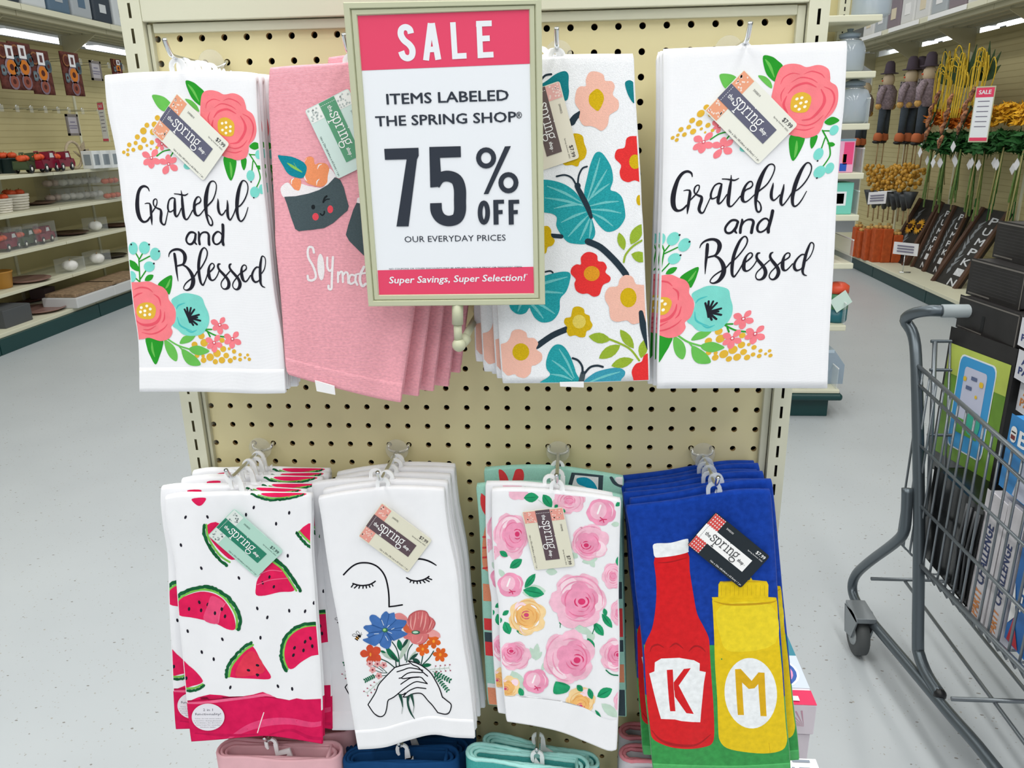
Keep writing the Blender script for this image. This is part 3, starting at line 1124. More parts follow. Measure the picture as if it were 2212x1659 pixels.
    p.poly([(405, 790), (450, 745), (530, 740), (578, 780), (575, 850), (540, 890), (450, 885), (410, 850)], gold)
    for x, y in [(447, 785), (498, 770), (530, 798), (480, 815), (440, 825), (480, 853), (525, 848)]:
        p.ell(x, y, 14, 14, cream, n=8)
    p.stroke([(1045, 985), (1095, 985)], 13, dk)
    p.stroke([(1040, 995), (1130, 1040), (1225, 1055)], 13, dk)
    p.stroke([(1058, 1010), (1080, 1052)], 13, dk)
    small_flower(p, 1168, 943, [(1088, 905), (1210, 875), (1250, 972), (1175, 1032), (1105, 988)])
    small_flower(p, 1117, 1107, [(1040, 1070), (1165, 1038), (1192, 1142), (1120, 1198), (1055, 1158)])
    small_flower(p, 1285, 1073, [(1210, 1035), (1337, 1008), (1364, 1118), (1280, 1162), (1213, 1112)])
    # the words
    p.fat = (1.14, 3.0)
    p.pre = to_right
    p.zoom(1440, 340, 6.9125)
    k = NAVY
    p.stroke([(383, 288), (372, 240), (330, 212), (280, 215), (225, 250), (170, 330), (130, 440), (105, 540), (95, 640), (105, 730), (140, 785), (190, 795), (245, 770), (300, 715)], [10, 24, 30, 32, 38, 44, 55, 62, 64, 58, 42, 26, 24, 20], k)
    p.stroke([(255, 498), (300, 488), (345, 492)], [8, 14, 18], k)
    p.stroke([(345, 492), (350, 540), (335, 640), (320, 740), (308, 840)], [20, 36, 36, 34, 8], k)
    p.stroke([(340, 650), (390, 600), (440, 545), (480, 480), (488, 425), (460, 415), (425, 445), (412, 500), (430, 545), (480, 570), (520, 590), (520, 640), (495, 720), (485, 780), (510, 825), (550, 820), (590, 740), (650, 610)], [16, 16, 16, 14, 14, 14, 18, 20, 18, 26, 32, 40, 40, 38, 28, 18, 14, 12], k)
    p.stroke([(825, 400), (780, 388), (720, 420), (680, 490), (660, 560), (668, 610), (700, 615), (750, 590), (780, 560)], [18, 18, 18, 22, 26, 24, 16, 14, 14], k)
    p.stroke([(822, 400), (805, 470), (785, 560), (768, 640), (775, 685), (805, 680), (850, 630), (900, 555)], [20, 36, 40, 40, 30, 18, 14, 14], k)
    p.stroke([(965, 265), (962, 340), (945, 450), (930, 560), (920, 660), (930, 720), (965, 730), (1010, 690), (1100, 580)], [6, 22, 38, 44, 44, 34, 18, 14, 14], k)
    p.stroke([(832, 322), (900, 325), (960, 335), (1020, 340), (1078, 312)], [12, 14, 22, 18, 8], k)
    p.stroke([(1100, 590), (1180, 490), (1250, 455), (1285, 410), (1270, 362), (1225, 370), (1175, 430), (1145, 510), (1130, 590), (1140, 645), (1175, 665), (1225, 640), (1310, 560)], [12, 16, 18, 16, 14, 20, 28, 40, 44, 38, 20, 14, 12], k)
    p.stroke([(1310, 560), (1395, 490), (1500, 400), (1580, 270), (1615, 160), (1590, 105), (1530, 110), (1470, 180), (1415, 290), (1375, 400), (1350, 500), (1335, 600), (1330, 700), (1345, 790), (1375, 815), (1405, 790), (1410, 740), (1390, 680), (1355, 645)], [12, 18, 16, 14, 14, 16, 18, 34, 50, 60, 54, 44, 30, 24, 22, 20, 18, 16, 14], k)
    p.stroke([(1592, 380), (1585, 430), (1565, 520), (1565, 600), (1595, 640), (1640, 615), (1690, 560)], [6, 24, 36, 36, 22, 14, 14], k)
    p.stroke([(1752, 405), (1740, 480), (1715, 580), (1705, 660), (1720, 710), (1750, 700), (1820, 610), (1880, 510)], [10, 28, 38, 38, 26, 16, 14, 14], k)
    p.stroke([(1880, 510), (1960, 480), (2060, 380), (2140, 250), (2165, 150), (2140, 90), (2090, 85), (2030, 160), (1970, 280), (1925, 400), (1895, 510), (1880, 600), (1882, 690), (1910, 730), (1960, 705), (2020, 630), (2090, 505)], [14, 16, 16, 14, 14, 16, 18, 34, 48, 52, 48, 42, 34, 22, 16, 14, 8], k)
    p.zoom(1500, 450, 8.193)
    p.stroke([(770, 235), (720, 208), (650, 220), (580, 290), (545, 360), (560, 420), (610, 440), (670, 415), (730, 340), (765, 265)], 34, k, closed=True)
    p.stroke([(770, 240), (745, 320), (715, 390), (745, 435)], [34, 40, 40, 24], k)
    p.stroke([(845, 200), (845, 240), (820, 340), (812, 430)], [30, 40, 40, 42], k)
    p.stroke([(830, 330), (880, 240), (950, 200), (1020, 205), (1045, 250), (1025, 340), (1010, 430)], [16, 22, 26, 36, 42, 44, 46], k)
    p.stroke([(1330, 250), (1290, 190), (1230, 185), (1150, 250), (1115, 330), (1125, 400), (1180, 420), (1260, 375), (1310, 300)], [24, 26, 28, 34, 38, 34, 26, 24, 20], k)
    p.stroke([(1385, 45), (1365, 150), (1335, 260), (1310, 350), (1308, 420)], [50, 48, 50, 50, 48], k)
    p.stroke([(232, 640), (225, 740), (215, 850), (200, 980), (190, 1160)], [46, 52, 44, 34, 8], k)
    p.stroke([(95, 700), (120, 640), (180, 585), (260, 555), (340, 550), (410, 580), (445, 640), (440, 710), (405, 790), (360, 835), (290, 855), (215, 875)], [10, 20, 28, 36, 40, 56, 66, 64, 44, 30, 26, 24], k)
    p.stroke([(360, 845), (430, 880), (490, 960), (520, 1050), (515, 1140), (480, 1220), (420, 1290), (340, 1325), (285, 1310), (285, 1270), (340, 1200), (420, 1140), (490, 1100), (560, 1050), (640, 960)], [24, 40, 60, 70, 72, 64, 44, 24, 16, 16, 18, 20, 22, 20, 20], k)
    p.stroke([(640, 960), (720, 900), (820, 790), (905, 670), (940, 570), (915, 505), (870, 505), (810, 570), (750, 690), (700, 830), (675, 960), (665, 1080), (670, 1170), (700, 1210), (740, 1170), (800, 1080), (850, 990)], [18, 20, 20, 20, 22, 22, 22, 36, 46, 50, 50, 48, 40, 28, 20, 18, 16], k)
    p.stroke([(850, 990), (950, 920), (1020, 850), (1020, 800), (980, 790), (925, 840), (890, 920), (872, 1010), (880, 1080), (920, 1110), (980, 1085), (1050, 1010), (1100, 930)], [16, 22, 22, 20, 18, 26, 46, 58, 50, 26, 18, 16, 16], k)
    ws = [16, 30, 36, 44, 50, 52, 56, 48, 28, 20, 16, 16, 18, 18, 16]
    p.stroke([(1160, 790), (1120, 800), (1100, 850), (1120, 910), (1180, 980), (1240, 1060), (1260, 1140), (1230, 1220), (1170, 1260), (1110, 1255), (1085, 1200), (1110, 1130), (1180, 1060), (1240, 1000), (1330, 920)], ws, k)
    p.stroke([(1390, 780), (1355, 800), (1340, 850), (1365, 910), (1420, 980), (1470, 1050), (1490, 1130), (1460, 1210), (1400, 1258), (1345, 1245), (1325, 1190), (1360, 1120), (1430, 1050), (1490, 990), (1550, 940)], ws, k)
    p.stroke([(1550, 940), (1620, 905), (1680, 860), (1690, 805), (1650, 790), (1600, 830), (1572, 910), (1560, 1000), (1570, 1075), (1610, 1100), (1660, 1070), (1740, 980)], [16, 20, 20, 18, 18, 24, 44, 56, 48, 24, 18, 16], k)
    p.stroke([(1950, 820), (1900, 820), (1830, 880), (1775, 970), (1770, 1050), (1800, 1095), (1840, 1095), (1890, 1070), (1930, 1020)], [20, 22, 26, 36, 44, 36, 24, 18, 16], k)
    p.stroke([(1980, 930), (2050, 850), (2100, 740), (2115, 650), (2090, 610), (2055, 615), (2020, 690), (1980, 800), (1950, 920), (1930, 1020), (1915, 1110), (1935, 1170), (1985, 1190)], [14, 14, 14, 16, 18, 20, 34, 42, 46, 44, 38, 26, 12], k)


# ------------------------------------------------------------------ print: winking rice roll
def print_roll(p):
    sea, wht, org = terry('#4d5b60', .10), terry('#f4eff2', .05), terry('#f59a6b', .07)
    blk, red = terry('#23282c', .05), terry('#e8525f', .08)
    p.zoom(600, 320, 5.185)
    p.poly([(30, 460), (60, 410), (110, 385), (150, 420), (200, 470), (250, 400), (330, 420), (430, 440), (500, 440), (545, 390), (540, 330), (580, 230), (640, 290), (650, 340), (560, 430), (430, 500), (260, 545), (140, 560), (60, 545)], wht)
    p.poly([(305, 130), (350, 95), (400, 110), (415, 180), (470, 165), (540, 175), (575, 230), (560, 310), (550, 390), (490, 432), (420, 425), (330, 390), (300, 340), (310, 250)], org)
    p.poly([(135, 360), (190, 335), (250, 350), (262, 400), (240, 472), (190, 460), (150, 410)], org)
    for s in [[(445, 235), (460, 195), (495, 178)], [(300, 290), (305, 340), (330, 372)], [(435, 415), (440, 372), (468, 345)], [(155, 405), (155, 362), (182, 338)], [(300, 150), (325, 115)]]:
        p.stroke(s, 13, wht, taper=True)
    p.poly([(0, 85), (60, 85), (150, 95), (240, 130), (300, 170), (325, 230), (285, 330), (180, 320), (110, 280), (60, 200)], terry('#178a9c', .12))
    p.stroke([(105, 165), (180, 215), (275, 270)], 30, terry('#8cc65f', .1), taper=True)
    p.stroke([(180, 165), (215, 225)], 16, terry('#8cc65f', .1), taper=True)
    p.poly([(72, 545), (200, 538), (340, 510), (460, 470), (560, 410), (640, 325), (700, 355), (740, 440), (770, 560), (795, 650), (780, 700), (720, 750), (620, 840), (520, 895), (400, 912), (235, 930), (195, 905), (150, 780), (100, 620)], sea, smooth=False)
    p.ell(397, 660, 22, 27, blk)
    p.stroke([(510, 605), (525, 560), (548, 538)], 22, blk)
    p.stroke([(515, 598), (545, 575), (577, 570)], 14, blk)
    p.stroke([(476, 735), (500, 752), (520, 732), (522, 708)], 16, blk)
    p.ell(423, 768, 36, 42, red)
    p.ell(588, 685, 32, 44, red)
    p.poly([(890, 560), (1300, 400), (1300, 760), (883, 612)], wht, smooth=False)
    p.poly([(883, 610), (1250, 700), (1250, 1400), (955, 1195), (800, 1040), (762, 970), (790, 860), (845, 690)], sea, smooth=False)
    w = wht
    p.stroke([(405, 1170), (390, 1115), (350, 1110), (335, 1160), (345, 1230), (390, 1310), (420, 1390), (425, 1450), (390, 1480), (345, 1475), (335, 1430)], 26, w)
    p.ell(483, 1332, 40, 150, w, rot=-.05)
    p.stroke([(555, 1225), (556, 1330), (582, 1375), (610, 1350)], 24, w)
    p.stroke([(618, 1220), (610, 1370), (605, 1500), (600, 1575), (572, 1575), (568, 1540)], 26, w)
    p.stroke([(675, 1500), (675, 1390)], 24, w)
    p.stroke([(680, 1420), (705, 1385), (725, 1400), (730, 1500)], 24, w)
    p.stroke([(735, 1420), (760, 1390), (785, 1410), (790, 1510)], 24, w)
    p.stroke([(870, 1430), (820, 1420), (797, 1470), (815, 1520), (860, 1500)], 24, w)
    p.stroke([(878, 1415), (870, 1480), (892, 1530)], 26, w)
    p.stroke([(965, 1330), (925, 1420), (925, 1500), (950, 1545), (985, 1520)], 30, w)
    p.stroke([(895, 1410), (985, 1398)], 22, w)
    p.stroke([(1010, 1480), (1060, 1440), (1040, 1400), (1005, 1450), (1020, 1530), (1075, 1530)], 24, w)
    p.stroke([(1150, 1430), (1100, 1430), (1110, 1480), (1150, 1510), (1100, 1550)], 24, w)


# ------------------------------------------------------------------ print: butterflies and blossom
def print_butterfly(p):
    navy, teal, tl, td = terry('#2c3a45', .08), terry('#2aa0a8', .16), terry('#74c6c8', .12), terry('#1b8089', .12)
    pk, yl, rd, gr = terry('#f4bfae', .05), terry('#d5b21c', .12), terry('#e8393a', .08), terry('#9ab63a', .12)
    p.zoom(1020, 30, 3.951)
    p.stroke([(590, 560), (625, 525), (675, 515)], 18, navy)
    p.poly([(560, 640), (650, 560), (720, 510), (790, 488), (822, 520), (822, 600), (825, 680), (800, 740), (700, 700)], td)
    p.stroke([(850, 925), (880, 882), (925, 845)], [60, 52, 40], navy)
    p.poly([(970, 560), (1000, 500), (1060, 492), (1120, 520), (1135, 570), (1190, 575), (1217, 620), (1200, 690), (1247, 740), (1247, 810), (1200, 845), (1170, 870), (1155, 950), (1105, 997), (1050, 970), (1010, 957), (950, 952), (913, 890), (920, 830), (878, 760), (888, 660), (920, 620), (970, 615)], pk)
    p.poly([(1030, 660), (1070, 640), (1115, 680), (1122, 740), (1080, 825), (1040, 810), (1000, 765), (998, 700)], yl)
    p.poly([(870, 1020), (940, 1040), (955, 1100), (977, 1170), (960, 1230), (920, 1260), (900, 1302), (850, 1290), (780, 1285), (740, 1180), (800, 1060)], yl)
    p.poly([(1320, 1060), (1390, 1043), (1480, 1080), (1490, 1430), (1390, 1420), (1330, 1437), (1275, 1410), (1258, 1350), (1270, 1290), (1218, 1230), (1235, 1160), (1300, 1140)], rd)
    p.ell(1390, 1262, 50, 62, yl)
    p.poly([(1308, 580), (1355, 568), (1390, 620), (1385, 760), (1340, 710), (1310, 630)], td)
    p.ell(1425, 1590, 24, 45, yl)
    p.poly([(955, 1535), (985, 1380), (1010, 1280), (1050, 1190), (1100, 1182), (1150, 1240), (1190, 1320), (1202, 1420), (1180, 1500), (1230, 1520), (1280, 1570), (1305, 1688), (1299, 1757), (1240, 1835), (1152, 1860), (1084, 1806), (1035, 1738), (986, 1659)], teal)
    p.poly([(480, 1430), (600, 1415), (700, 1425), (800, 1460), (880, 1520), (940, 1600), (985, 1670), (1000, 1720), (1025, 1757), (1050, 1855), (1035, 1913), (976, 1962), (879, 1962), (810, 1943), (752, 1874), (718, 1806), (722, 1738), (680, 1705), (600, 1690), (480, 1640)], teal)
    for a, b in [((980, 1600), (1090, 1230)), ((985, 1610), (1150, 1330)), ((1000, 1640), (1250, 1600)), ((1010, 1670), (1270, 1700)), ((1020, 1700), (1200, 1810)), ((990, 1590), (1170, 1450))]:
        p.stroke([a, ((a[0] + b[0]) / 2 + 6, (a[1] + b[1]) / 2 - 10), b], [8, 20, 7], tl)
    for a, b in [((930, 1610), (640, 1470)), ((950, 1640), (620, 1570)), ((970, 1690), (760, 1780)), ((990, 1720), (820, 1900)), ((1005, 1740), (920, 1930)), ((1015, 1760), (1000, 1910)), ((940, 1625), (700, 1660))]:
        p.stroke([a, ((a[0] + b[0]) / 2 + 6, (a[1] + b[1]) / 2 - 10), b], [8, 22, 7], tl)
    p.stroke([(895, 1475), (940, 1560), (985, 1650), (1015, 1735)], [40, 46, 44, 30], navy)
    p.ell(900, 1468, 26, 28, navy)
    p.stroke([(885, 1455), (850, 1400), (790, 1375), (720, 1387)], 15, navy)
    p.stroke([(902, 1450), (910, 1380), (940, 1320), (980, 1303)], 15, navy)
    p.zoom(1020, 450, 4.046)
    p.stroke([(640, 235), (780, 246)], 38, navy, smooth=False)
    p.stroke([(1010, 290), (1120, 340), (1230, 440), (1300, 520), (1345, 580)], 56, navy)
    p.poly([(560, 200), (650, 153), (690, 190), (690, 240), (722, 280), (700, 325), (660, 340), (640, 395), (560, 380)], yl)
    p.stroke([(1325, 470), (1345, 400), (1420, 320), (1570, 235)], 17, gr)
    p.leaf((1328, 365), (1283, 212), .22, gr)
    p.leaf((1385, 315), (1482, 138), .24, gr)
    p.leaf((1390, 400), (1540, 450), .3, gr)
    p.poly([(950, 430), (990, 388), (1040, 383), (1090, 410), (1100, 460), (1150, 470), (1177, 515), (1165, 560), (1207, 600), (1200, 640), (1150, 665), (1130, 700), (1110, 757), (1060, 772), (1010, 745), (960, 747), (910, 720), (893, 660), (905, 620), (863, 570), (870, 520), (910, 490), (950, 490)], rd)
    p.ell(1045, 570, 70, 66, terry('#e09a2a', .15))
    p.poly([(1290, 620), (1340, 583), (1400, 600), (1430, 660), (1480, 670), (1550, 700), (1550, 960), (1460, 1000), (1400, 1012), (1350, 980), (1270, 992), (1215, 970), (1200, 910), (1195, 860), (1163, 800), (1163, 740), (1200, 690), (1270, 680)], pk)
    p.ell(1365, 780, 72, 86, yl)
    p.stroke([(620, 560), (680, 548), (705, 562)], 15, navy)
    p.poly([(420, 640), (600, 598), (700, 570), (800, 553), (857, 570), (850, 650), (820, 730), (770, 790), (765, 880), (740, 940), (690, 987), (610, 997), (550, 960), (515, 900), (500, 870), (470, 912), (420, 927), (370, 912), (328, 860), (330, 760)], teal)
    for a, b in [((450, 720), (830, 600)), ((450, 740), (790, 740)), ((460, 780), (720, 920)), ((470, 800), (620, 960)), ((440, 780), (400, 900))]:
        p.stroke([a, ((a[0] + b[0]) / 2 + 6, (a[1] + b[1]) / 2 - 10), b], [8, 24, 8], tl)
    p.stroke([(565, 1205), (700, 1112), (830, 1055)], 52, navy)
    p.poly([(870, 910), (885, 868), (930, 858), (975, 880), (985, 920), (1025, 940), (1032, 980), (1052, 1020), (1030, 1060), (1000, 1075), (985, 1122), (940, 1127), (900, 1110), (850, 1117), (825, 1075), (830, 1040), (803, 1000), (815, 960), (860, 950)], yl)
    p.ell(935, 990, 58, 60, terry('#e4cf63', .1))
    p.poly([(330, 1130), (350, 1075), (410, 1058), (470, 1085), (485, 1130), (540, 1135), (577, 1180), (560, 1230), (607, 1270), (607, 1330), (555, 1370), (520, 1380), (510, 1440), (460, 1482), (400, 1472), (370, 1450), (310, 1462), (265, 1420), (220, 1400), (200, 1230), (245, 1190), (300, 1170)], pk)
    p.ell(425, 1255, 74, 76, yl)
    p.poly([(590, 1540), (680, 1460), (650, 1400), (648, 1330), (680, 1240), (730, 1192), (790, 1200), (840, 1260), (880, 1350), (905, 1430), (925, 1540)], teal)
    p.poly([(980, 1540), (1050, 1450), (1150, 1410), (1270, 1393), (1332, 1420), (1332, 1460), (1300, 1500), (1290, 1560)], terry('#3f9db5', .12))
    for a, b in [((890, 1480), (760, 1230)), ((880, 1490), (700, 1330)), ((870, 1500), (690, 1450)), ((1000, 1530), (1290, 1430))]:
        p.stroke([a, ((a[0] + b[0]) / 2 + 6, (a[1] + b[1]) / 2 - 10), b], [8, 20, 8], tl)
    p.stroke([(970, 1440), (945, 1545)], [44, 50], terry('#4a565c', .1), smooth=False)
    p.stroke([(965, 1440), (960, 1380), (925, 1330), (878, 1310)], 19, navy)
    p.stroke([(985, 1440), (1030, 1390), (1090, 1375), (1142, 1386)], 19, navy)
    p.stroke([(1190, 1140), (1310, 1190), (1390, 1240), (1460, 1330)], 18, gr)
    for a, b, w in [((1210, 1150), (1018, 1118), .24), ((1295, 1195), (1108, 1312), .22), ((1410, 1320), (1216, 1378), .22), ((1412, 1225), (1293, 1060), .2), ((1475, 1310), (1512, 1145), .24)]:
        p.leaf(a, b, w, gr)
    p.stroke([(1475, 910), (1500, 1050), (1545, 1220)], [40, 60, 40], navy)
    p.poly([(1395, 1420), (1430, 1360), (1480, 1340), (1500, 1290), (1545, 1268), (1640, 1300), (1640, 1560), (1440, 1540), (1405, 1480)], rd)


# ------------------------------------------------------------------ print: watermelon
def print_melon(p):
    fl, fl2, dk, lt, sd = ink('#e2215a', .09), ink('#f0698f', .08), ink('#155f37', .2), ink('#7cc553', .12), ink('#22202c')
    stripe = ink('#d81a57', .08)
    hot = ink('#e53b55', .1)

    def slice_(flesh, dark, light, seeds=(), wd=34, wl=20):
        p.poly(flesh, fl, sub=3)
        p.stroke(light, wl, lt)
        rnd = random.Random(int(dark[0][0]))
        d = smooth_pts(dark, sub=6)
        d = [(x + rnd.uniform(-4, 4), y + rnd.uniform(-4, 4)) for x, y in d]
        p.stroke(d, [wd * rnd.uniform(.75, 1.1) for _ in d], dk, smooth=False)
        for x, y in seeds:
            p.ell(x, y, 12, 19, sd, rot=rnd.uniform(-.5, .5), n=10)
    p.zoom(330, 930, 4.741)
    p.poly([(400, 700), (540, 690), (520, 745), (480, 772), (438, 755)], fl)
    slice_([(1120, 630), (1540, 625), (1520, 665), (1320, 682), (1180, 674)], [(1010, 640), (1100, 688), (1200, 712), (1320, 705), (1430, 690), (1540, 645)], [(1080, 655), (1200, 692), (1320, 688), (1500, 655)], wd=26, wl=16)
    for x, y in [(335, 888), (560, 885), (1034, 788), (955, 862), (1397, 843), (1263, 955), (288, 1173), (497, 1410), (1382, 1283), (882, 1510)]:
        p.ell(x, y, 12, 20, sd, rot=(x % 7 - 3) * .15, n=10)
    slice_([(560, 965), (700, 960), (900, 1250), (810, 1325), (700, 1245), (610, 1140), (570, 1060)], [(525, 965), (530, 1080), (590, 1200), (670, 1310), (755, 1378)], [(548, 965), (562, 1080), (620, 1190), (700, 1290), (788, 1348)])
    slice_([(1505, 1025), (1640, 950), (1670, 1190), (1560, 1100)], [(1470, 1040), (1520, 1110), (1580, 1170), (1660, 1230)], [(1500, 1035), (1560, 1100), (1660, 1190)], wd=30)
    slice_([(1220, 1340), (1260, 1370), (1340, 1440), (1400, 1530), (1450, 1620), (1420, 1650), (1300, 1655), (1150, 1690), (1060, 1685), (1055, 1610), (1075, 1520), (1150, 1420)], [(1250, 1320), (1340, 1390), (1420, 1500), (1512, 1640)], [(1232, 1345), (1320, 1412), (1390, 1512), (1470, 1640)], [(1195, 1500), (1125, 1560), (1240, 1600)], wd=38)
    p.stroke([(1090, 1475), (1200, 1432), (1320, 1442)], 9, fl2)
    p.stroke([(1070, 1580), (1200, 1532), (1385, 1512)], 9, fl2)
    p.zoom(330, 1280, 4.377)
    for x, y in [(988, 150), (1083, 235), (1290, 172), (1440, 177), (1523, 98), (1018, 427), (330, 365), (658, 442), (463, 563), (576, 630), (733, 897), (1183, 886), (1318, 911)]:
        p.ell(x, y, 11, 19, sd, rot=(x % 7 - 3) * .15, n=10)
    slice_([(238, 75), (330, 25), (450, -8), (560, 5), (650, 50), (710, 120), (760, 210), (782, 300), (770, 352), (700, 345), (610, 300), (480, 260), (360, 235), (250, 215), (235, 140)],
           [(180, 130), (235, 40), (310, -10), (450, -52), (560, -45), (660, 5), (740, 80), (800, 170), (828, 260), (812, 352)],
           [(215, 120), (250, 60), (330, 8), (450, -27), (560, -17), (650, 28), (720, 98), (776, 190), (797, 270), (790, 345)], [(440, 92), (520, 113), (343, 155), (457, 168), (588, 195), (652, 157), (683, 225)], wd=36)
    p.poly([(560, 30), (680, 100), (640, 180), (615, 295), (480, 255), (520, 120)], ink('#e94f7c', .08))
    p.stroke([(690, 95), (640, 180), (618, 290)], 7, fl2)
    for x, y in [(588, 195), (652, 157)]:
        p.ell(x, y, 12, 19, sd, n=10)
    slice_([(1590, 318), (1440, 325), (1340, 370), (1270, 450), (1240, 540), (1245, 620), (1280, 712), (1330, 718), (1400, 660), (1500, 600), (1600, 560)], [(1600, 290), (1440, 300), (1330, 345), (1250, 430), (1215, 540), (1220, 650), (1260, 742)], [(1600, 308), (1450, 318), (1345, 362), (1270, 440), (1237, 545), (1242, 640), (1275, 725)], [(1490, 433), (1440, 465), (1340, 523), (1425, 547), (1508, 507), (1330, 592)], wd=32, wl=18)
    slice_([(925, 505), (970, 540), (1020, 640), (1080, 730), (1117, 792), (1090, 820), (950, 815), (725, 798), (740, 730), (790, 640), (860, 560)], [(932, 475), (850, 530), (770, 610), (710, 700), (693, 800)], [(947, 495), (870, 545), (795, 625), (740, 705), (720, 795)], [(905, 735), (990, 688), (990, 777)], wd=32)
    p.poly([(860, 600), (960, 560), (1060, 740), (900, 790), (780, 780)], hot)
    for x, y in [(905, 735), (990, 688), (990, 777)]:
        p.ell(x, y, 18, 12, sd, rot=.3, n=10)
    slice_([(240, 620), (340, 690), (400, 740), (460, 810), (468, 850), (380, 882), (240, 892)], [(240, 928), (370, 930), (430, 912), (488, 880)], [(240, 902), (380, 905), (472, 868)], [(317, 810)], wd=26, wl=18)
    p.poly([(250, 1010), (310, 1022), (360, 1020), (430, 990), (540, 963), (640, 970), (740, 987), (830, 985), (950, 965), (1040, 940), (1110, 970), (1180, 1000), (1290, 1018), (1360, 1000), (1430, 1012), (1680, 1000), (1680, 1480), (250, 1480)], stripe, smooth=False)
    p.stroke([(330, 1045), (500, 1040), (700, 1015), (900, 992), (1060, 968), (1140, 985)], [16, 24, 26, 22, 26, 6], ink('#ee6a92', .1))
    p.stroke([(700, 1390), (900, 1280), (1100, 1225), (1300, 1218), (1500, 1250), (1620, 1230)], [10, 60, 70, 60, 50, 40], ink('#e6487b', .1))
    p.stroke([(1100, 1345), (1300, 1300), (1480, 1370), (1620, 1380)], [10, 24, 30, 24], ink('#c41550', .1))
    p.stroke([(400, 1330), (700, 1350), (1000, 1340)], [8, 26, 8], ink('#c41550', .1))
    p.stroke([(1050, 1135), (1022, 1220), (990, 1325)], 9, ink('#f9dfe6'))


def print_melon_sticker(p):
    p.zoom(330, 1280, 4.377)
    w, g = mat('sticker_paper', '#e6e4ec', .4), ink('#575764')
    p.ell(523, 1178, 155, 128, w, n=40)
    p.text('2 in 1', 522, 1120, 92, 24, g, .02)
    p.text('functionality!', 522, 1160, 245, 24, g, .03)
    for i, (a, t) in enumerate([(250, 'Velour, the rear woven surface'), (270, 'is used for drying glassware'), (250, '& cookware, the absorbent'), (230, 'terry loops for everyday'), (140, 'kitchen tasks')]):
        p.text(t, 522, 1196 + i * 20, a, 9, g)


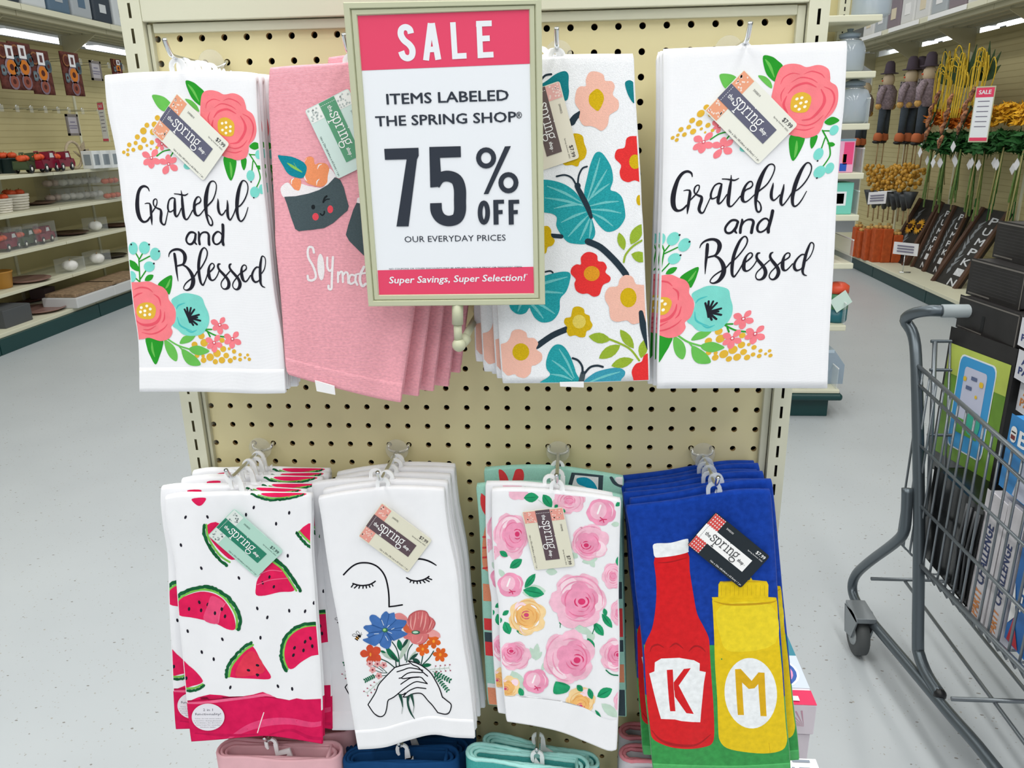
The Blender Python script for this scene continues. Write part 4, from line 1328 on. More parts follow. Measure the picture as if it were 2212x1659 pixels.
# ------------------------------------------------------------------ print: sleeping face with bouquet
def print_face(p):
    k = ink('#14141c')
    p.fat = (1.15, 1.0)
    grn, gdk, pale = ink('#1a6b4b', .12), ink('#234b40', .1), ink('#b3c4b6', .08)
    p.zoom(740, 1190, 9.217)
    p.stroke([(20, 475), (120, 370), (220, 290), (330, 245), (450, 237), (560, 252), (680, 305), (780, 400), (850, 520), (890, 660), (915, 820), (925, 960), (926, 1112)], 26, k)
    p.stroke([(926, 1112), (1050, 1098), (1190, 1075)], 24, k, smooth=False)
    p.stroke([(1400, 190), (1480, 165), (1565, 163), (1680, 190), (1780, 235), (1865, 288)], [10, 24, 28, 28, 26, 16], k)
    p.stroke([(205, 650), (300, 680), (400, 690), (520, 675), (600, 640), (650, 605)], 24, k)
    for a, b in [((215, 665), (175, 720)), ((290, 690), (235, 740)), ((345, 690), (325, 745)), ((410, 695), (405, 745)), ((465, 690), (475, 740)), ((525, 680), (545, 725)), ((580, 660), (605, 700))]:
        p.stroke([a, b], 21, k, smooth=False)
    p.stroke([(1275, 535), (1360, 580), (1470, 600), (1590, 580), (1670, 545), (1720, 510)], 24, k)
    for a, b in [((1365, 585), (1345, 625)), ((1420, 595), (1412, 640)), ((1480, 600), (1488, 650)), ((1535, 595), (1555, 645)), ((1595, 585), (1640, 632)), ((1640, 565), (1725, 612)), ((1690, 540), (1775, 572))]:
        p.stroke([a, b], 21, k, smooth=False)
    p.zoom(740, 1310, 6.636)
    # stems and leaves
    p.fat = (1.1, 0)
    for s in [[(710, 510), (770, 600), (805, 720), (815, 860)], [(1000, 540), (940, 640), (915, 830)], [(880, 600), (900, 770)], [(540, 750), (650, 800), (755, 885)], [(1150, 700), (1140, 760), (1125, 830)], [(1305, 640), (1240, 740), (1140, 840)], [(760, 770), (770, 870)]]:
        p.stroke(s, 14, gdk)
    for s in [[(440, 850), (520, 890), (580, 930)], [(480, 920), (560, 950), (640, 952)], [(530, 860), (600, 915), (635, 952)], [(560, 995), (620, 990)]]:
        p.stroke(s, 8, gdk)
    p.leaf((540, 640), (745, 765), .15, pale)
    p.leaf((975, 430), (815, 770), .10, pale)
    p.leaf((1070, 620), (930, 790), .08, pale)
    p.leaf((612, 560), (815, 800), .13, grn, bend=.05)
    p.leaf((690, 680), (790, 800), .12, gdk)
    p.leaf((800, 470), (835, 640), .22, grn)
    p.leaf((950, 445), (850, 600), .12, gdk)
    p.leaf((540, 635), (620, 665), .2, grn)
    p.leaf((1085, 670), (955, 770), .14, gdk)
    p.leaf((1000, 750), (1115, 815), .26, gdk)
    p.leaf((1135, 850), (1275, 835), .2, grn)

    def sprig(a, b, n, ln, m, w=.3):
        dx, dy = (b[0] - a[0]) / n, (b[1] - a[1]) / n
        d = sqrt(dx * dx + dy * dy)
        for i in range(1, n + 1):
            x, y = a[0] + dx * i, a[1] + dy * i
            for sg in (1, -1):
                p.leaf((x, y), (x + (dx / d * .5 - sg * dy / d * .8) * ln, y + (dy / d * .5 + sg * dx / d * .8) * ln), w, m)
        p.stroke([a, b], 6, m, smooth=False)
    sprig((480, 985), (330, 1060), 6, 42, grn)
    sprig((1290, 930), (1530, 1060), 7, 48, grn)
    sprig((1310, 960), (1500, 1200), 8, 42, grn)

    def berries(a, b, n):
        p.stroke([a, b], 7, pale, smooth=False)
        dx, dy = (b[0] - a[0]) / n, (b[1] - a[1]) / n
        d = sqrt(dx * dx + dy * dy)
        for i in range(1, n + 1):
            x, y = a[0] + dx * i, a[1] + dy * i
            for sg in (1, -1):
                e = (x + (dx / d * .5 - sg * dy / d) * 42, y + (dy / d * .5 + sg * dx / d) * 42)
                p.stroke([(x, y), e], 5, pale, smooth=False)
                p.ell(e[0], e[1], 12, 9, ink('#a4455e'), n=8)
    berries((1250, 905), (1520, 880), 4)
    berries((545, 1060), (350, 1235), 4)
    # orange flowers
    og, og2, oc = ink('#cf4f33', .1), ink('#dd6426', .1), ink('#f2a03c')
    p.petals(400, 690, [(385, 548), (538, 600), (545, 775), (385, 825), (252, 668)], .36, og, base=0)
    p.ell(400, 690, 13, 28, oc, n=10)

    def five(x, y, r, m, rot, n=5, w=.36):
        p.petals(x, y, [(x + r * cos(rot + 2 * pi * i / n), y + r * sin(rot + 2 * pi * i / n)) for i in range(n)], w, m, base=0)
        p.ell(x, y, r * .18, r * .22, oc, n=10)
    five(1305, 500, 105, og2, .3)
    five(1150, 612, 100, og2, .5)
    five(1400, 692, 108, og2, .1, 6, .3)
    # poppy
    pp, pl, pd = ink('#c9676a', .1), ink('#e9a6a1', .06), ink('#b24a4e', .08)
    p.poly([(750, 110), (820, 93), (880, 120), (930, 170), (945, 260), (900, 240), (800, 200), (760, 160)], ink('#dd8a8a', .08))
    p.poly([(870, 330), (900, 240), (950, 290), (1000, 350), (960, 400)], ink('#cf6240', .1))
    p.poly([(1185, 380), (1260, 332), (1330, 345), (1392, 390), (1398, 450), (1330, 432), (1250, 440)], ink('#e79f9d', .06))
    p.poly([(880, 400), (960, 375), (1050, 395), (1140, 385), (1228, 400), (1222, 460), (1170, 520), (1100, 547), (1000, 527), (960, 480), (880, 455)], ink('#d9797a', .08))
    p.poly([(935, 200), (960, 130), (1040, 75), (1130, 58), (1200, 78), (1232, 130), (1290, 175), (1328, 240), (1300, 315), (1230, 375), (1130, 392), (1030, 365), (960, 320)], pp)
    for s in [[(1050, 85), (1040, 200), (1010, 340)], [(1150, 68), (1132, 200), (1110, 300)], [(1200, 95), (1182, 250), (1150, 350)], [(985, 135), (975, 260), (1000, 340)], [(1285, 190), (1245, 300), (1200, 360)], [(1090, 75), (1085, 180)], [(1310, 240), (1270, 330)], [(1150, 420), (1120, 490), (1060, 530)], [(1000, 430), (1010, 500)]]:
        p.stroke(s, 16, pl, taper=True)
    for s in [[(935, 200), (960, 130), (1040, 75), (1130, 58), (1200, 78), (1232, 130)], [(1232, 130), (1250, 230), (1210, 370)], [(1228, 400), (1222, 460), (1170, 520), (1100, 547)], [(1290, 175), (1328, 240), (1300, 315)]]:
        p.stroke(s, 8, pd)
    p.ell(1050, 372, 62, 30, ink('#3c6a55'))
    p.ell(1045, 370, 40, 16, ink('#b6dcc4'))
    # blue flower
    bl, bd = ink('#4672b4', .1), ink('#2d5592', .1)
    p.poly([(385, 150), (420, 118), (480, 130), (540, 175), (555, 130), (600, 80), (635, 72), (668, 105), (740, 85), (752, 150), (770, 185), (912, 200), (905, 260), (870, 300), (840, 345), (935, 388), (890, 425), (800, 465), (740, 490), (700, 485), (692, 560), (650, 608), (590, 595), (540, 562), (525, 525), (470, 568), (420, 555), (310, 502), (292, 470), (370, 448), (340, 410), (378, 380), (298, 310), (330, 272), (420, 262), (390, 200)], bl, sub=2)
    for e in [(545, 180), (665, 110), (770, 190), (865, 300), (840, 345), (735, 490), (700, 490), (530, 525), (375, 445), (378, 382), (420, 265)]:
        p.stroke([(605, 340), ((605 + e[0]) / 2 + 8, (340 + e[1]) / 2), e], [4, 8, 10], bd)
    for s in [[(640, 300), (670, 268)], [(650, 362), (705, 385)], [(615, 425), (650, 488)], [(520, 390), (455, 395)], [(590, 270), (560, 195)], [(700, 330), (740, 310)]]:
        p.stroke(s, 7, ink('#dfe9f4'), smooth=False)
    p.ell(608, 340, 40, 32, ink('#3c7850'))
    p.ell(600, 336, 22, 18, ink('#a2d488'))
    # little pink flowers
    for x, y in [(390, 820), (500, 825), (590, 840), (430, 910), (520, 995)]:
        p.petals(x, y, [(x + 50 * cos(.4 + 1.257 * i), y + 50 * sin(.4 + 1.257 * i)) for i in range(5)], .38, ink('#e2a3a3', .05), base=0)
        p.ell(x, y, 15, 15, ink('#8e3140'), n=8)
    # bee
    p.ell(240, 425, 26, 20, k, rot=.6)
    p.ell(210, 455, 22, 26, ink('#d79a3f'), rot=.5)
    p.stroke([(195, 435), (232, 462)], 13, k, smooth=False)
    p.stroke([(180, 462), (215, 485)], 13, k, smooth=False)
    for s in [[(225, 412), (195, 375), (210, 352), (238, 380), (238, 410)], [(205, 425), (150, 425), (142, 405), (170, 395), (215, 415)], [(258, 410), (270, 375)], [(262, 415), (282, 400)]]:
        p.stroke(s, 5, k)
    # hands: the cloth shows inside their outline
    hf = WHITE
    p.poly([(750, 875), (870, 840), (940, 790), (1050, 810), (1150, 860), (1260, 950), (1340, 1080), (1430, 1300), (1555, 1400), (1540, 1500), (1465, 1545), (1365, 1520), (1150, 1260), (1090, 1243), (870, 1300), (800, 1255), (658, 1338), (630, 1470), (605, 1550), (550, 1580), (440, 1520), (365, 1405), (470, 1240), (520, 1120), (620, 1005)], hf, smooth=False)
    for s in [[(750, 875), (620, 1005), (520, 1120), (470, 1240), (365, 1408)], [(365, 1408), (440, 1520), (500, 1570), (555, 1580), (605, 1545), (630, 1470), (645, 1370), (660, 1337)], [(660, 1337), (740, 1295), (850, 1205), (960, 1125), (1050, 1080), (1130, 1088), (1215, 1107)],
              [(1215, 1107), (1170, 1060), (1128, 1018), (1060, 1012), (960, 1022), (880, 1035), (848, 1022), (920, 965), (990, 945), (1070, 945), (1145, 948)], [(750, 875), (870, 840), (960, 822)], [(780, 938), (870, 910), (950, 882), (1040, 890), (1150, 915)], [(835, 1115), (900, 1070), (980, 1025), (1090, 1015)], [(810, 1030), (850, 1022)],
              [(942, 782), (1010, 838), (1080, 868), (1150, 940), (1220, 1000)], [(942, 780), (1050, 810), (1150, 860), (1260, 950), (1340, 1080), (1390, 1180), (1430, 1300)], [(1430, 1300), (1500, 1355), (1555, 1405), (1550, 1470), (1520, 1530), (1465, 1545), (1365, 1522)], [(1365, 1522), (1290, 1420), (1220, 1345), (1150, 1262), (1090, 1243), (1000, 1255), (920, 1295), (868, 1298)],
              [(868, 1295), (940, 1218), (1050, 1167), (1120, 1168), (1195, 1178)], [(800, 1258), (860, 1265), (900, 1240)]]:
        p.stroke(s, 14, k, sub=4)
    for s, w in [([(825, 1275), (850, 1360), (862, 1450)], [40, 26, 8]), ([(930, 1300), (940, 1420), (980, 1530), (1032, 1612)], [24, 26, 22, 6]), ([(985, 1272), (1010, 1360), (1022, 1440)], [40, 22, 8]), ([(955, 1290), (935, 1400)], [16, 10])]:
        p.stroke(s, w, gdk)
    for s in [[(860, 1450), (850, 1540)], [(1022, 1440), (1010, 1530)]]:
        p.stroke(s, [12, 5], ink('#a3aaa8'), smooth=False)


# ------------------------------------------------------------------ print: watercolour roses
def print_rose(p):
    base, mid, deep, red, pale = ink('#f6c0d4', .10), ink('#f09dbd', .10), ink('#e8799f', .08), ink('#d93c70', .1), ink('#fbdde8', .05)
    yb, ym, yd, white = ink('#f8d7a0', .07), ink('#f3bd74', .08), ink('#e9a45a', .08), ink('#fdf7f8', .02)
    g, gp, gd = ink('#259b69', .16), ink('#c3dbcb', .08), ink('#167a52', .12)

    def rose(x, y, r, seed, sx=1, sy=1, cx=0, cy=0, tones=(base, mid, deep, red), light=False):
        b, m, d, c = tones
        rnd = random.Random(seed)
        p.scallop(x, y, r, 6, .16, b, rnd.uniform(0, 1), sx, sy, seed)
        ox, oy = x + cx * r, y + cy * r
        for i in range(5):
            a = rnd.uniform(0, 6.28)
            p.ell(x + r * .5 * cos(a) * sx, y + r * .5 * sin(a) * sy, r * .42 * sx, r * .34 * sy, pale if (i % 2 and not light) else b, a, 14)
        p.scallop(x + cx * r * .5, y + cy * r * .5, r * .66, 5, .18, m if not light else b, rnd.uniform(0, 1), sx, sy, seed + 1)
        for k in range(4):
            rr = r * (.86 - .17 * k)
            for j in range(3):
                a0 = rnd.uniform(0, 6.28)
                p.stroke([(x + (ox - x) * k / 4 + rr * cos(a0 + t) * sx, y + (oy - y) * k / 4 + rr * sin(a0 + t) * sy) for t in (0, .35, .7, 1.05, 1.4)], r * .045, (m if k < 2 else d), taper=True)
        p.scallop(ox, oy, r * .34, 5, .2, m, rnd.uniform(0, 1), sx, sy, seed + 2)
        for j in range(6):
            a0 = rnd.uniform(0, 6.28)
            p.stroke([(ox + r * .24 * cos(a0 + t) * sx, oy + r * .2 * sin(a0 + t) * sy) for t in (0, .4, .8, 1.2)], r * .05, c if not light else d, taper=True)
        if not light:
            p.ell(ox, oy, r * .13 * sx, r * .11 * sy, c)

    def bud(x, y, r, seed, sx=1, sy=1):
        p.scallop(x, y, r, 5, .1, mid, seed, sx, sy, seed)
        p.ell(x - r * .2, y - r * .1, r * .55, r * .6, base, .4)
        p.stroke([(x - r * .05, y - r * .45), (x - r * .25, y + .1 * r)], r * .13, white, smooth=False)
        for j in range(4):
            p.stroke([(x + .1 * r, y + .5 * r), (x + .1 * r + r * .25 * cos(j * 1.3), y + .5 * r + r * .2 * sin(j * 1.3))], r * .07, red, smooth=False)
        p.stroke([(x + r * .5, y - r * .6), (x + r * .75, y - .2 * r), (x + .7 * r, y + .3 * r)], r * .06, pale, taper=True)
    Y = (yb, ym, yd, ink('#d64a78', .1))
    p.zoom(1010, 930, 4.739)
    for a, b, w in [((320, 1420), (385, 1510), .25), ((1170, 1345), (1330, 1310), .25), ((800, 1440), (920, 1450), .3), ((560, 1660), (800, 1640), .3), ((1060, 1260), (1130, 1300), .4), ((1470, 960), (1560, 960), .3), ((1250, 1320), (1300, 1400), .3)]:
        p.leaf(a, b, w, gp)
    p.scallop(520, 600, 120, 5, .15, base, .3)
    rose(1040, 720, 155, 3, 1.1, .9, light=True)
    rose(440, 1080, 195, 5, .95, 1.25, .35, -.1)
    rose(250, 1250, 80, 6, light=True)
    bud(1370, 835, 152, 1, 1.02, .92)
    rose(1255, 1145, 200, 8, 1, .95, -.2, .15)
    rose(1490, 1490, 118, 9, 1, 1.2, light=True)
    bud(440, 1580, 135, 4, 1, .95)
    for a, b, w in [((575, 690), (728, 680), .33), ((772, 655), (862, 785), .3), ((432, 1408), (558, 1318), .28), ((328, 1235), (410, 1290), .3), ((695, 1465), (585, 1612), .2), ((1515, 775), (1575, 728), .3), ((925, 760), (890, 790), .4), ((970, 800), (1000, 840), .3), ((1540, 1290), (1560, 1400), .3)]:
        p.leaf(a, b, w, g, rib=gd)
    p.stroke([(725, 710), (790, 760)], 8, gp, smooth=False)
    p.zoom(1010, 1280, 4.377)
    for a, b, w in [((1000, 312), (1180, 392), .18), ((590, 520), (640, 632), .25), ((705, 560), (640, 640), .2), ((700, 740), (750, 640), .2), ((1265, 1050), (1425, 1180), .22), ((420, 740), (515, 960), .3), ((640, 640), (660, 480), .2), ((1200, 390), (1130, 440), .5)]:
        p.leaf(a, b, w, gp)
    for a, b, w in [((525, -25), (725, 15), .25), ((350, 275), (398, 395), .33), ((330, 215), (390, 170), .3), ((295, 230), (310, 290), .4), ((460, 360), (560, 395), .2), ((865, 292), (962, 240), .33), ((1270, 200), (1368, 335), .2), ((1195, 285), (1285, 408), .26), ((1135, 430), (1190, 555), .28), ((1290, 150), (1310, 220), .3), ((240, 650), (320, 650), .3)]:
        p.leaf(a, b, w, g, rib=gd)
    p.stroke([(880, 300), (860, 240), (862, 190), (880, 230), (875, 330)], 7, gd)
    p.stroke([(1215, 260), (1200, 330), (1180, 390)], 8, gd)
    rose(1045, 80, 285, 12, .95, .95, .12, .02)
    rose(565, 230, 178, 14, 1.03, 1, -.05, -.1, Y)
    for a0 in (0.3, 1.5, 2.6, 3.7, 5.0):
        p.stroke([(565 + 115 * cos(a0 + t), 230 + 115 * sin(a0 + t)) for t in (0, .3, .6)], 16, white, taper=True)
    rose(445, 600, 155, 16, 1.02, .92, -.2, -.3)
    rose(960, 610, 250, 18, 1, 1.05, .3, .12)
    rose(1385, 590, 145, 20, .95, 1.1, .25, 0)
    rose(1420, 190, 90, 21, .8, 1.4, light=True)
    bud(645, 840, 122, 2, 1.02, .95)
    rose(400, 890, 105, 23, 1, 1, -.4, .2, Y)
    rose(1070, 1020, 135, 25, 1.05, .95, 0, .4, Y)
    rose(1440, 1030, 75, 26, .8, 1.3, light=True)
    for a, b, w in [((830, 845), (960, 880), .1), ((1035, 875), (1088, 935), .35), ((1145, 905), (1178, 1010), .25), ((1225, 985), (1368, 912), .3), ((490, 900), (522, 985), .3), ((1205, 1110), (1260, 1180), .15)]:
        p.leaf(a, b, w, g, rib=gd)
    p.poly([(832, 842), (890, 875), (968, 885), (935, 945), (815, 955)], g)
    p.stroke([(1310, 735), (1360, 775), (1430, 785)], 12, gd)
    p.poly([(280, 978), (530, 975), (900, 1035), (1060, 1070), (1150, 1110), (1262, 1180), (1480, 1185), (1480, 1560), (280, 1560)], WHITE, smooth=False)


# ------------------------------------------------------------------ print: two sauce bottles
def print_sauce(p):
    def v(c, n):
        return mat('velour_' + n, c, .85, vary=.08, vscale=150, bump=.3, bscale=1300, sheen=.25, spec=.12)
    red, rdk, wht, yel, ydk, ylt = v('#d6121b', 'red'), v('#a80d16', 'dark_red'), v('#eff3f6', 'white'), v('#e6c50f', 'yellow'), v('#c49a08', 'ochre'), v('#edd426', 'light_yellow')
    p.zoom(1330, 1280, 4.377)
    p.poly([(100, 488), (900, 497), (1800, 512), (1800, 1760), (100, 1760)], GREENT, smooth=False)
    p.poly([(369, -331), (520, -340), (680, -382), (700, -200), (735, 20), (770, 200), (830, 320), (880, 430), (890, 560), (905, 800), (925, 1080), (932, 1330), (915, 1420), (860, 1455), (720, 1478), (560, 1470), (440, 1435), (350, 1380), (325, 1290), (300, 1100), (285, 880), (270, 600), (280, 480), (340, 350), (370, 200), (385, 20), (380, -150)], red, sub=3)
    for s, w in [([(325, 560), (345, 512), (400, 492), (455, 520)], 18), ([(510, 520), (570, 482), (640, 530)], 18), ([(690, 560), (740, 510), (800, 515), (850, 560)], 18), ([(340, 1300), (420, 1390), (560, 1440), (760, 1440), (900, 1340)], 24), ([(400, -280), (520, -290), (680, -330)], 12)]:
        p.stroke(s, w, rdk, taper=True)
    p.poly([(370, 660), (430, 624), (600, 617), (740, 640), (795, 670), (793, 740), (852, 752), (835, 850), (820, 1000), (800, 1226), (720, 1224), (620, 1215), (560, 1200), (428, 1195), (390, 1060), (345, 880), (318, 765), (366, 745)], wht, smooth=False)
    p.poly([(483, 732), (540, 728), (565, 1122), (515, 1122)], red, smooth=False)
    p.poly([(645, 722), (710, 715), (595, 880), (552, 925), (548, 850)], red, smooth=False)
    p.poly([(552, 895), (596, 880), (738, 1148), (668, 1140), (560, 985)], red, smooth=False)
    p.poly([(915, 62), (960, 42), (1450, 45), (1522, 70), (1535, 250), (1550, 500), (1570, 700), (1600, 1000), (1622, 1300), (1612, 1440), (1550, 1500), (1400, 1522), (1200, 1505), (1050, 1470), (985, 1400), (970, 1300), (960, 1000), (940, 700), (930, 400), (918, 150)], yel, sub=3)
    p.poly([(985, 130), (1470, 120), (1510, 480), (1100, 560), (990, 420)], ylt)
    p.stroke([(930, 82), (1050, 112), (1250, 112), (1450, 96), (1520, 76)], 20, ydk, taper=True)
    p.ell(1277, 952, 248, 334, wht, rot=-.07, n=40)
    p.poly([(1128, 725), (1182, 722), (1285, 835), (1350, 755), (1407, 758), (1427, 1170), (1370, 1168), (1348, 865), (1312, 905), (1258, 912), (1195, 850), (1213, 1158), (1155, 1158)], ydk if False else v('#ddae0c', 'mustard'), smooth=False)
    p.stroke([(1450, 1420), (1460, 1520)], 14, ydk, taper=True)
    p.zoom(1330, 930, 4.74)
    p.poly([(395, 1160), (560, 1150), (720, 1110), (745, 1130), (745, 1220), (735, 1248), (600, 1282), (440, 1300), (398, 1290), (386, 1230)], wht)
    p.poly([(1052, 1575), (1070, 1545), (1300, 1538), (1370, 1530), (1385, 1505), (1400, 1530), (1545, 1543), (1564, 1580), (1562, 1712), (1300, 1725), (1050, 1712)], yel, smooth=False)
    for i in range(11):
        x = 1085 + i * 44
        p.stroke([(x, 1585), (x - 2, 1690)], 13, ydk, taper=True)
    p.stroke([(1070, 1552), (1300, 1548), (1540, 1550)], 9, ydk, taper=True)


# ------------------------------------------------------------------ print: mint towel (only its top and left side can be seen)
def print_mint(p):
    dk, rd, og, bl, wht = terry('#43525a', .06), terry('#e8474b', .06), terry('#ef9a77', .08), terry('#1f9fc0', .06), terry('#f2f0f2', .04)
    p.zoom(1010, 930, 4.739)
    p.leaf((140, 640), (250, 930), .17, rd)
    p.poly([(200, 950), (260, 980), (260, 1420), (200, 1440), (155, 1380), (150, 1200), (165, 1060)], og)
    for y in (1080, 1190, 1290, 1400):
        p.stroke([(160, y + 10), (200, y + 5), (260, y - 25)], 20, rd)
    p.poly([(100, 1560), (270, 1580), (270, 1750), (100, 1740)], og, smooth=False)
    p.zoom(1010, 1280, 4.377)
    for y0, y1, m in [(240, 350, rd), (370, 460, dk), (460, 590, rd), (850, 890, wht), (890, 1060, og)]:
        p.poly([(140, y0), (420, y0 + 30), (420, y1 + 30), (140, y1)], m, smooth=False)
    for y0, y1, m in [(-100, 60, dk), (150, 420, rd), (450, 560, dk), (680, 850, og), (920, 1180, dk)]:
        p.poly([(1420, y0), (1640, y0), (1640, y1), (1420, y1)], m, smooth=False)

# ------------------------------------------------------------------ the end display: perforated board in a steel frame
STEEL = mat('cream_steel', '#d3d3bd', .42, spec=.4, vary=.015, vscale=4)
STEEL2 = mat('cream_steel_rail', '#cfcfb9', .42, spec=.4, vary=.015, vscale=4)
PEG = mat('cream_pegboard', '#e6dcae', .5, spec=.35, vary=.02, vscale=3)
DARK = mat('dark_gap', '#14110e', .9)
CHROME = mat('chrome_wire', '#d7dadd', .16, metal=1.0)
DISC = mat('clear_disc', '#dfdccb', .12, alpha=.32, spec=.6)

rack = thing('display_rack', 'cream perforated end display rack holding the kitchen towels', 'display rack', (0, 0, 0))


def pegboard():
    """panel with real round holes on a one inch grid"""
    n = 16
    hr, dep = .0035, .005
    c0, c1, r0, r1 = 0, 27, 0, 43
    hits = [(cos(2 * pi * k / n), sin(2 * pi * k / n)) for k in range(n)]
    sq = []
    for cx, cz in hits:
        m = max(abs(cx), abs(cz))
        sq.append((cx / m * .0127, cz / m * .0127))
    vs, fs, wf = [], [], []
    for r in range(r0, r1 + 1):
        for c in range(c0, c1 + 1):
            x, z = colx(c), rowz(r)
            o = len(vs)
            vs += [(x + a, 0, z + b) for a, b in sq]
            vs += [(x + a * hr, 0, z + b * hr) for a, b in hits]
            vs += [(x + a * hr, dep, z + b * hr) for a, b in hits]
            for k in range(n):
                l = (k + 1) % n
                fs.append((o + k, o + l, o + n + l, o + n + k))
                wf.append((o + n + k, o + n + l, o + 2 * n + l, o + 2 * n + k))
    mb = MB()
    mb.add(vs, fs, PEG)
    mb.add(vs, wf, mat('board_hole_edge', '#b89c68', .8))
    # margins round the grid
    xa, xb = colx(c0) - .0127, colx(c1) + .0127
    zt, zb = rowz(r0) + .0127, rowz(r1) - .0127
    X0, X1, Z0, Z1 = -.372, .372, .42, 1.60
    for lo, hi in (((X0, Z0), (xa, Z1)), ((xb, Z0), (X1, Z1)), ((xa, zt), (xb, Z1)), ((xa, Z0), (xb, zb))):
        mb.add([(lo[0], 0, lo[1]), (hi[0], 0, lo[1]), (hi[0], 0, hi[1]), (lo[0], 0, hi[1])], [(0, 1, 2, 3)], PEG)
    return mb.build('pegboard', rack)


pegboard()



def upright(x0, x1):
    """slotted steel post: front face with real slots over a dark core"""
    mb = MB()
    y0 = -.014
    zt, zb = 1.78, .12
    xm = (x0 + x1) / 2
    sw, sh, pitch = .0031, .0150, .0254
    k0 = 0
    zs = []
    z = SLOT_Z + 40 * pitch
    while z > zt - .03:
        z -= pitch
    while z > zb + .03:
        zs.append(z)
        z -= pitch
    q = lambda a, b, c, d: mb.add([(a, y0, b), (c, y0, b), (c, y0, d), (a, y0, d)], [(0, 1, 2, 3)], STEEL)
    q(x0, zb, xm - sw / 2, zt)
    q(xm + sw / 2, zb, x1, zt)
    last = zt
    for z in zs:
        q(xm - sw / 2, z + sh / 2, xm + sw / 2, last)
        last = z - sh / 2
        mb.add([(xm - sw / 2, y0 + .006, z - sh / 2), (xm + sw / 2, y0 + .006, z - sh / 2), (xm + sw / 2, y0 + .006, z + sh / 2), (xm - sw / 2, y0 + .006, z + sh / 2)], [(0, 1, 2, 3)], DARK)
    q(xm - sw / 2, zb, xm + sw / 2, last)
    for x in (x0, x1):
        mb.add([(x, y0, zb), (x, .06, zb), (x, .06, zt), (x, y0, zt)], [(0, 1, 2, 3)], STEEL)
    mb.add([(x0, .06, zb), (x1, .06, zb), (x1, .06, zt), (x0, .06, zt)], [(0, 1, 2, 3)], STEEL)
    return mb.build('upright_post', rack)


SLOT_Z = aty(388 + 0, 880, -.014).z
_a = aty(256, 20, -.014).x
_b = aty(306.4, 47, -.014).x
_c = aty(1793, 20, -.014).x
_d = aty(1748, 20, -.014).x
upright(_a, _b)
upright(_d, _c)
MB().box((_a + .004, .03, .15), (_c - .004, .036, 1.70), DARK).build('backing', rack)
for x0, x1 in ((_b + .001, aty(329, 80, -.006).x), (aty(1722, 30, -.006).x, _d - .001)):
    MB().box((x0, -.007, .3), (x1, .012, aty(318, 53, -.006).z), STEEL2).build('side_rail', rack, bevel=.001)
zr0 = aty(1106, 50, -.006).z
zr1 = aty(1106, 28, -.006).z
MB().box((aty(331, 60, -.006).x, -.007, zr0), (aty(1722, 30, -.006).x, .012, zr1), STEEL2).build('top_rail', rack, bevel=.001)
MB().box((_b, -.0135, zr1 + .0012), (_d, .012, 1.78), STEEL).build('header_panel', rack, bevel=.001)
BASEG = mat('dark_green_base', '#0e3b3b', .35, spec=.5)
MB().box((-.41, -.38, 0), (.41, .40, .12), BASEG).build('base', rack, bevel=.006)
MB().box((-.405, -.38, .1205), (.405, .40, .14), STEEL).build('deck', rack, bevel=.002)


# ------------------------------------------------------------------ peg hooks
def peg_hook(c, r, where, disc=True):
    x, z = colx(c), rowz(r)
    t = thing('peg_hook', 'chrome wire peg hook ' + where, 'hook', (x, 0, z), 'chrome peg hooks of the end display')
    mb = MB()
    R = .0021
    mb.tube(smooth_pts([(x - .0127, .012, z + .002), (x - .0127, -.002, z), (x - .011, -.007, z - .004), (x - .004, -.009, z - .006), (x + .004, -.009, z - .006), (x + .011, -.007, z - .004), (x + .0127, -.002, z), (x + .0127, .012, z + .002)]), R, CHROME)
    wz = z - .004
    mb.tube(smooth_pts([(x, -.008, z - .006), (x, -.03, wz), (x, -.07, wz + .001), (x, -.098, wz + .002), (x, -.106, wz + .006), (x, -.113, wz + .017)]), R * 1.15, CHROME)
    mb.build('wire', t)
    if disc:
        d = MB()
        d.lathe([(.0001, 0), (.0145, 0), (.0145, .0012), (.0001, .0012)], (x, -.0125, z - .002), DISC, 24, axis=(0, -1, 0), smooth=False)
        d.build('backing_disc', t)
    return x, wz


HOOKS = {}
for key, c, r, w in [('a', 2.5, 1, 'of the top left floral towels'), ('b', 9.5, 1, 'of the pink towels behind the sale sign'), ('c', 17.5, 1, 'of the butterfly towels right of the sale sign'), ('d', 24.5, 1, 'of the top right floral towels'),
                     ('e', 2.5, 19, 'of the watermelon towels'), ('f', 9.5, 19, 'of the sleeping face towels'), ('g', 17.5, 19, 'of the rose towels'), ('h', 24.5, 19, 'of the blue sauce bottle towels'),
                     ('i', 2.5, 34, 'of the folded pink towels in the bottom row'), ('j', 9.5, 34, 'of the folded navy towels in the bottom row'), ('k', 16.5, 34, 'of the folded teal towels in the bottom row'), ('l', 24.5, 34, 'of the striped towels in the bottom row')]:
    HOOKS[key] = peg_hook(c, r, w)

# ------------------------------------------------------------------ the stacks of towels
ORD = ['front', 'second from front', 'third from front', 'fourth from front', 'fifth from front', 'sixth from front', 'seventh from front']
SP = .0128
YT, YB = -.098, -.120
N1 = '16in x 26in (40.64cm x 66.04cm) • 1 pc'
N2 = '16in x 25in (40.64cm x 63.5cm) • 1 pc'


def towel(key, name, label, group, patch, cloth, hem, hook=HOOKW, base_u=.5, m2=None, vsplit=2, D=.010, crest=.003, hemmat=None, y0=0):
    hx, wz = HOOKS[key]
    t = thing(name, label, 'kitchen towel', (hx, YT + y0, wz), group)
    towel_body(patch, cloth, t, D=D, crest=crest, m2=m2, vsplit=vsplit)
    if hem:
        hem_band(patch, hemmat or m2 or cloth, t, hem)
    b = patch.p3(base_u, 0)
    hanger_hook(t, (b.x, YT + y0 + D / 2, b.z + crest), (hx, YT + y0 + D / 2, wz - .004), hook)
    return t


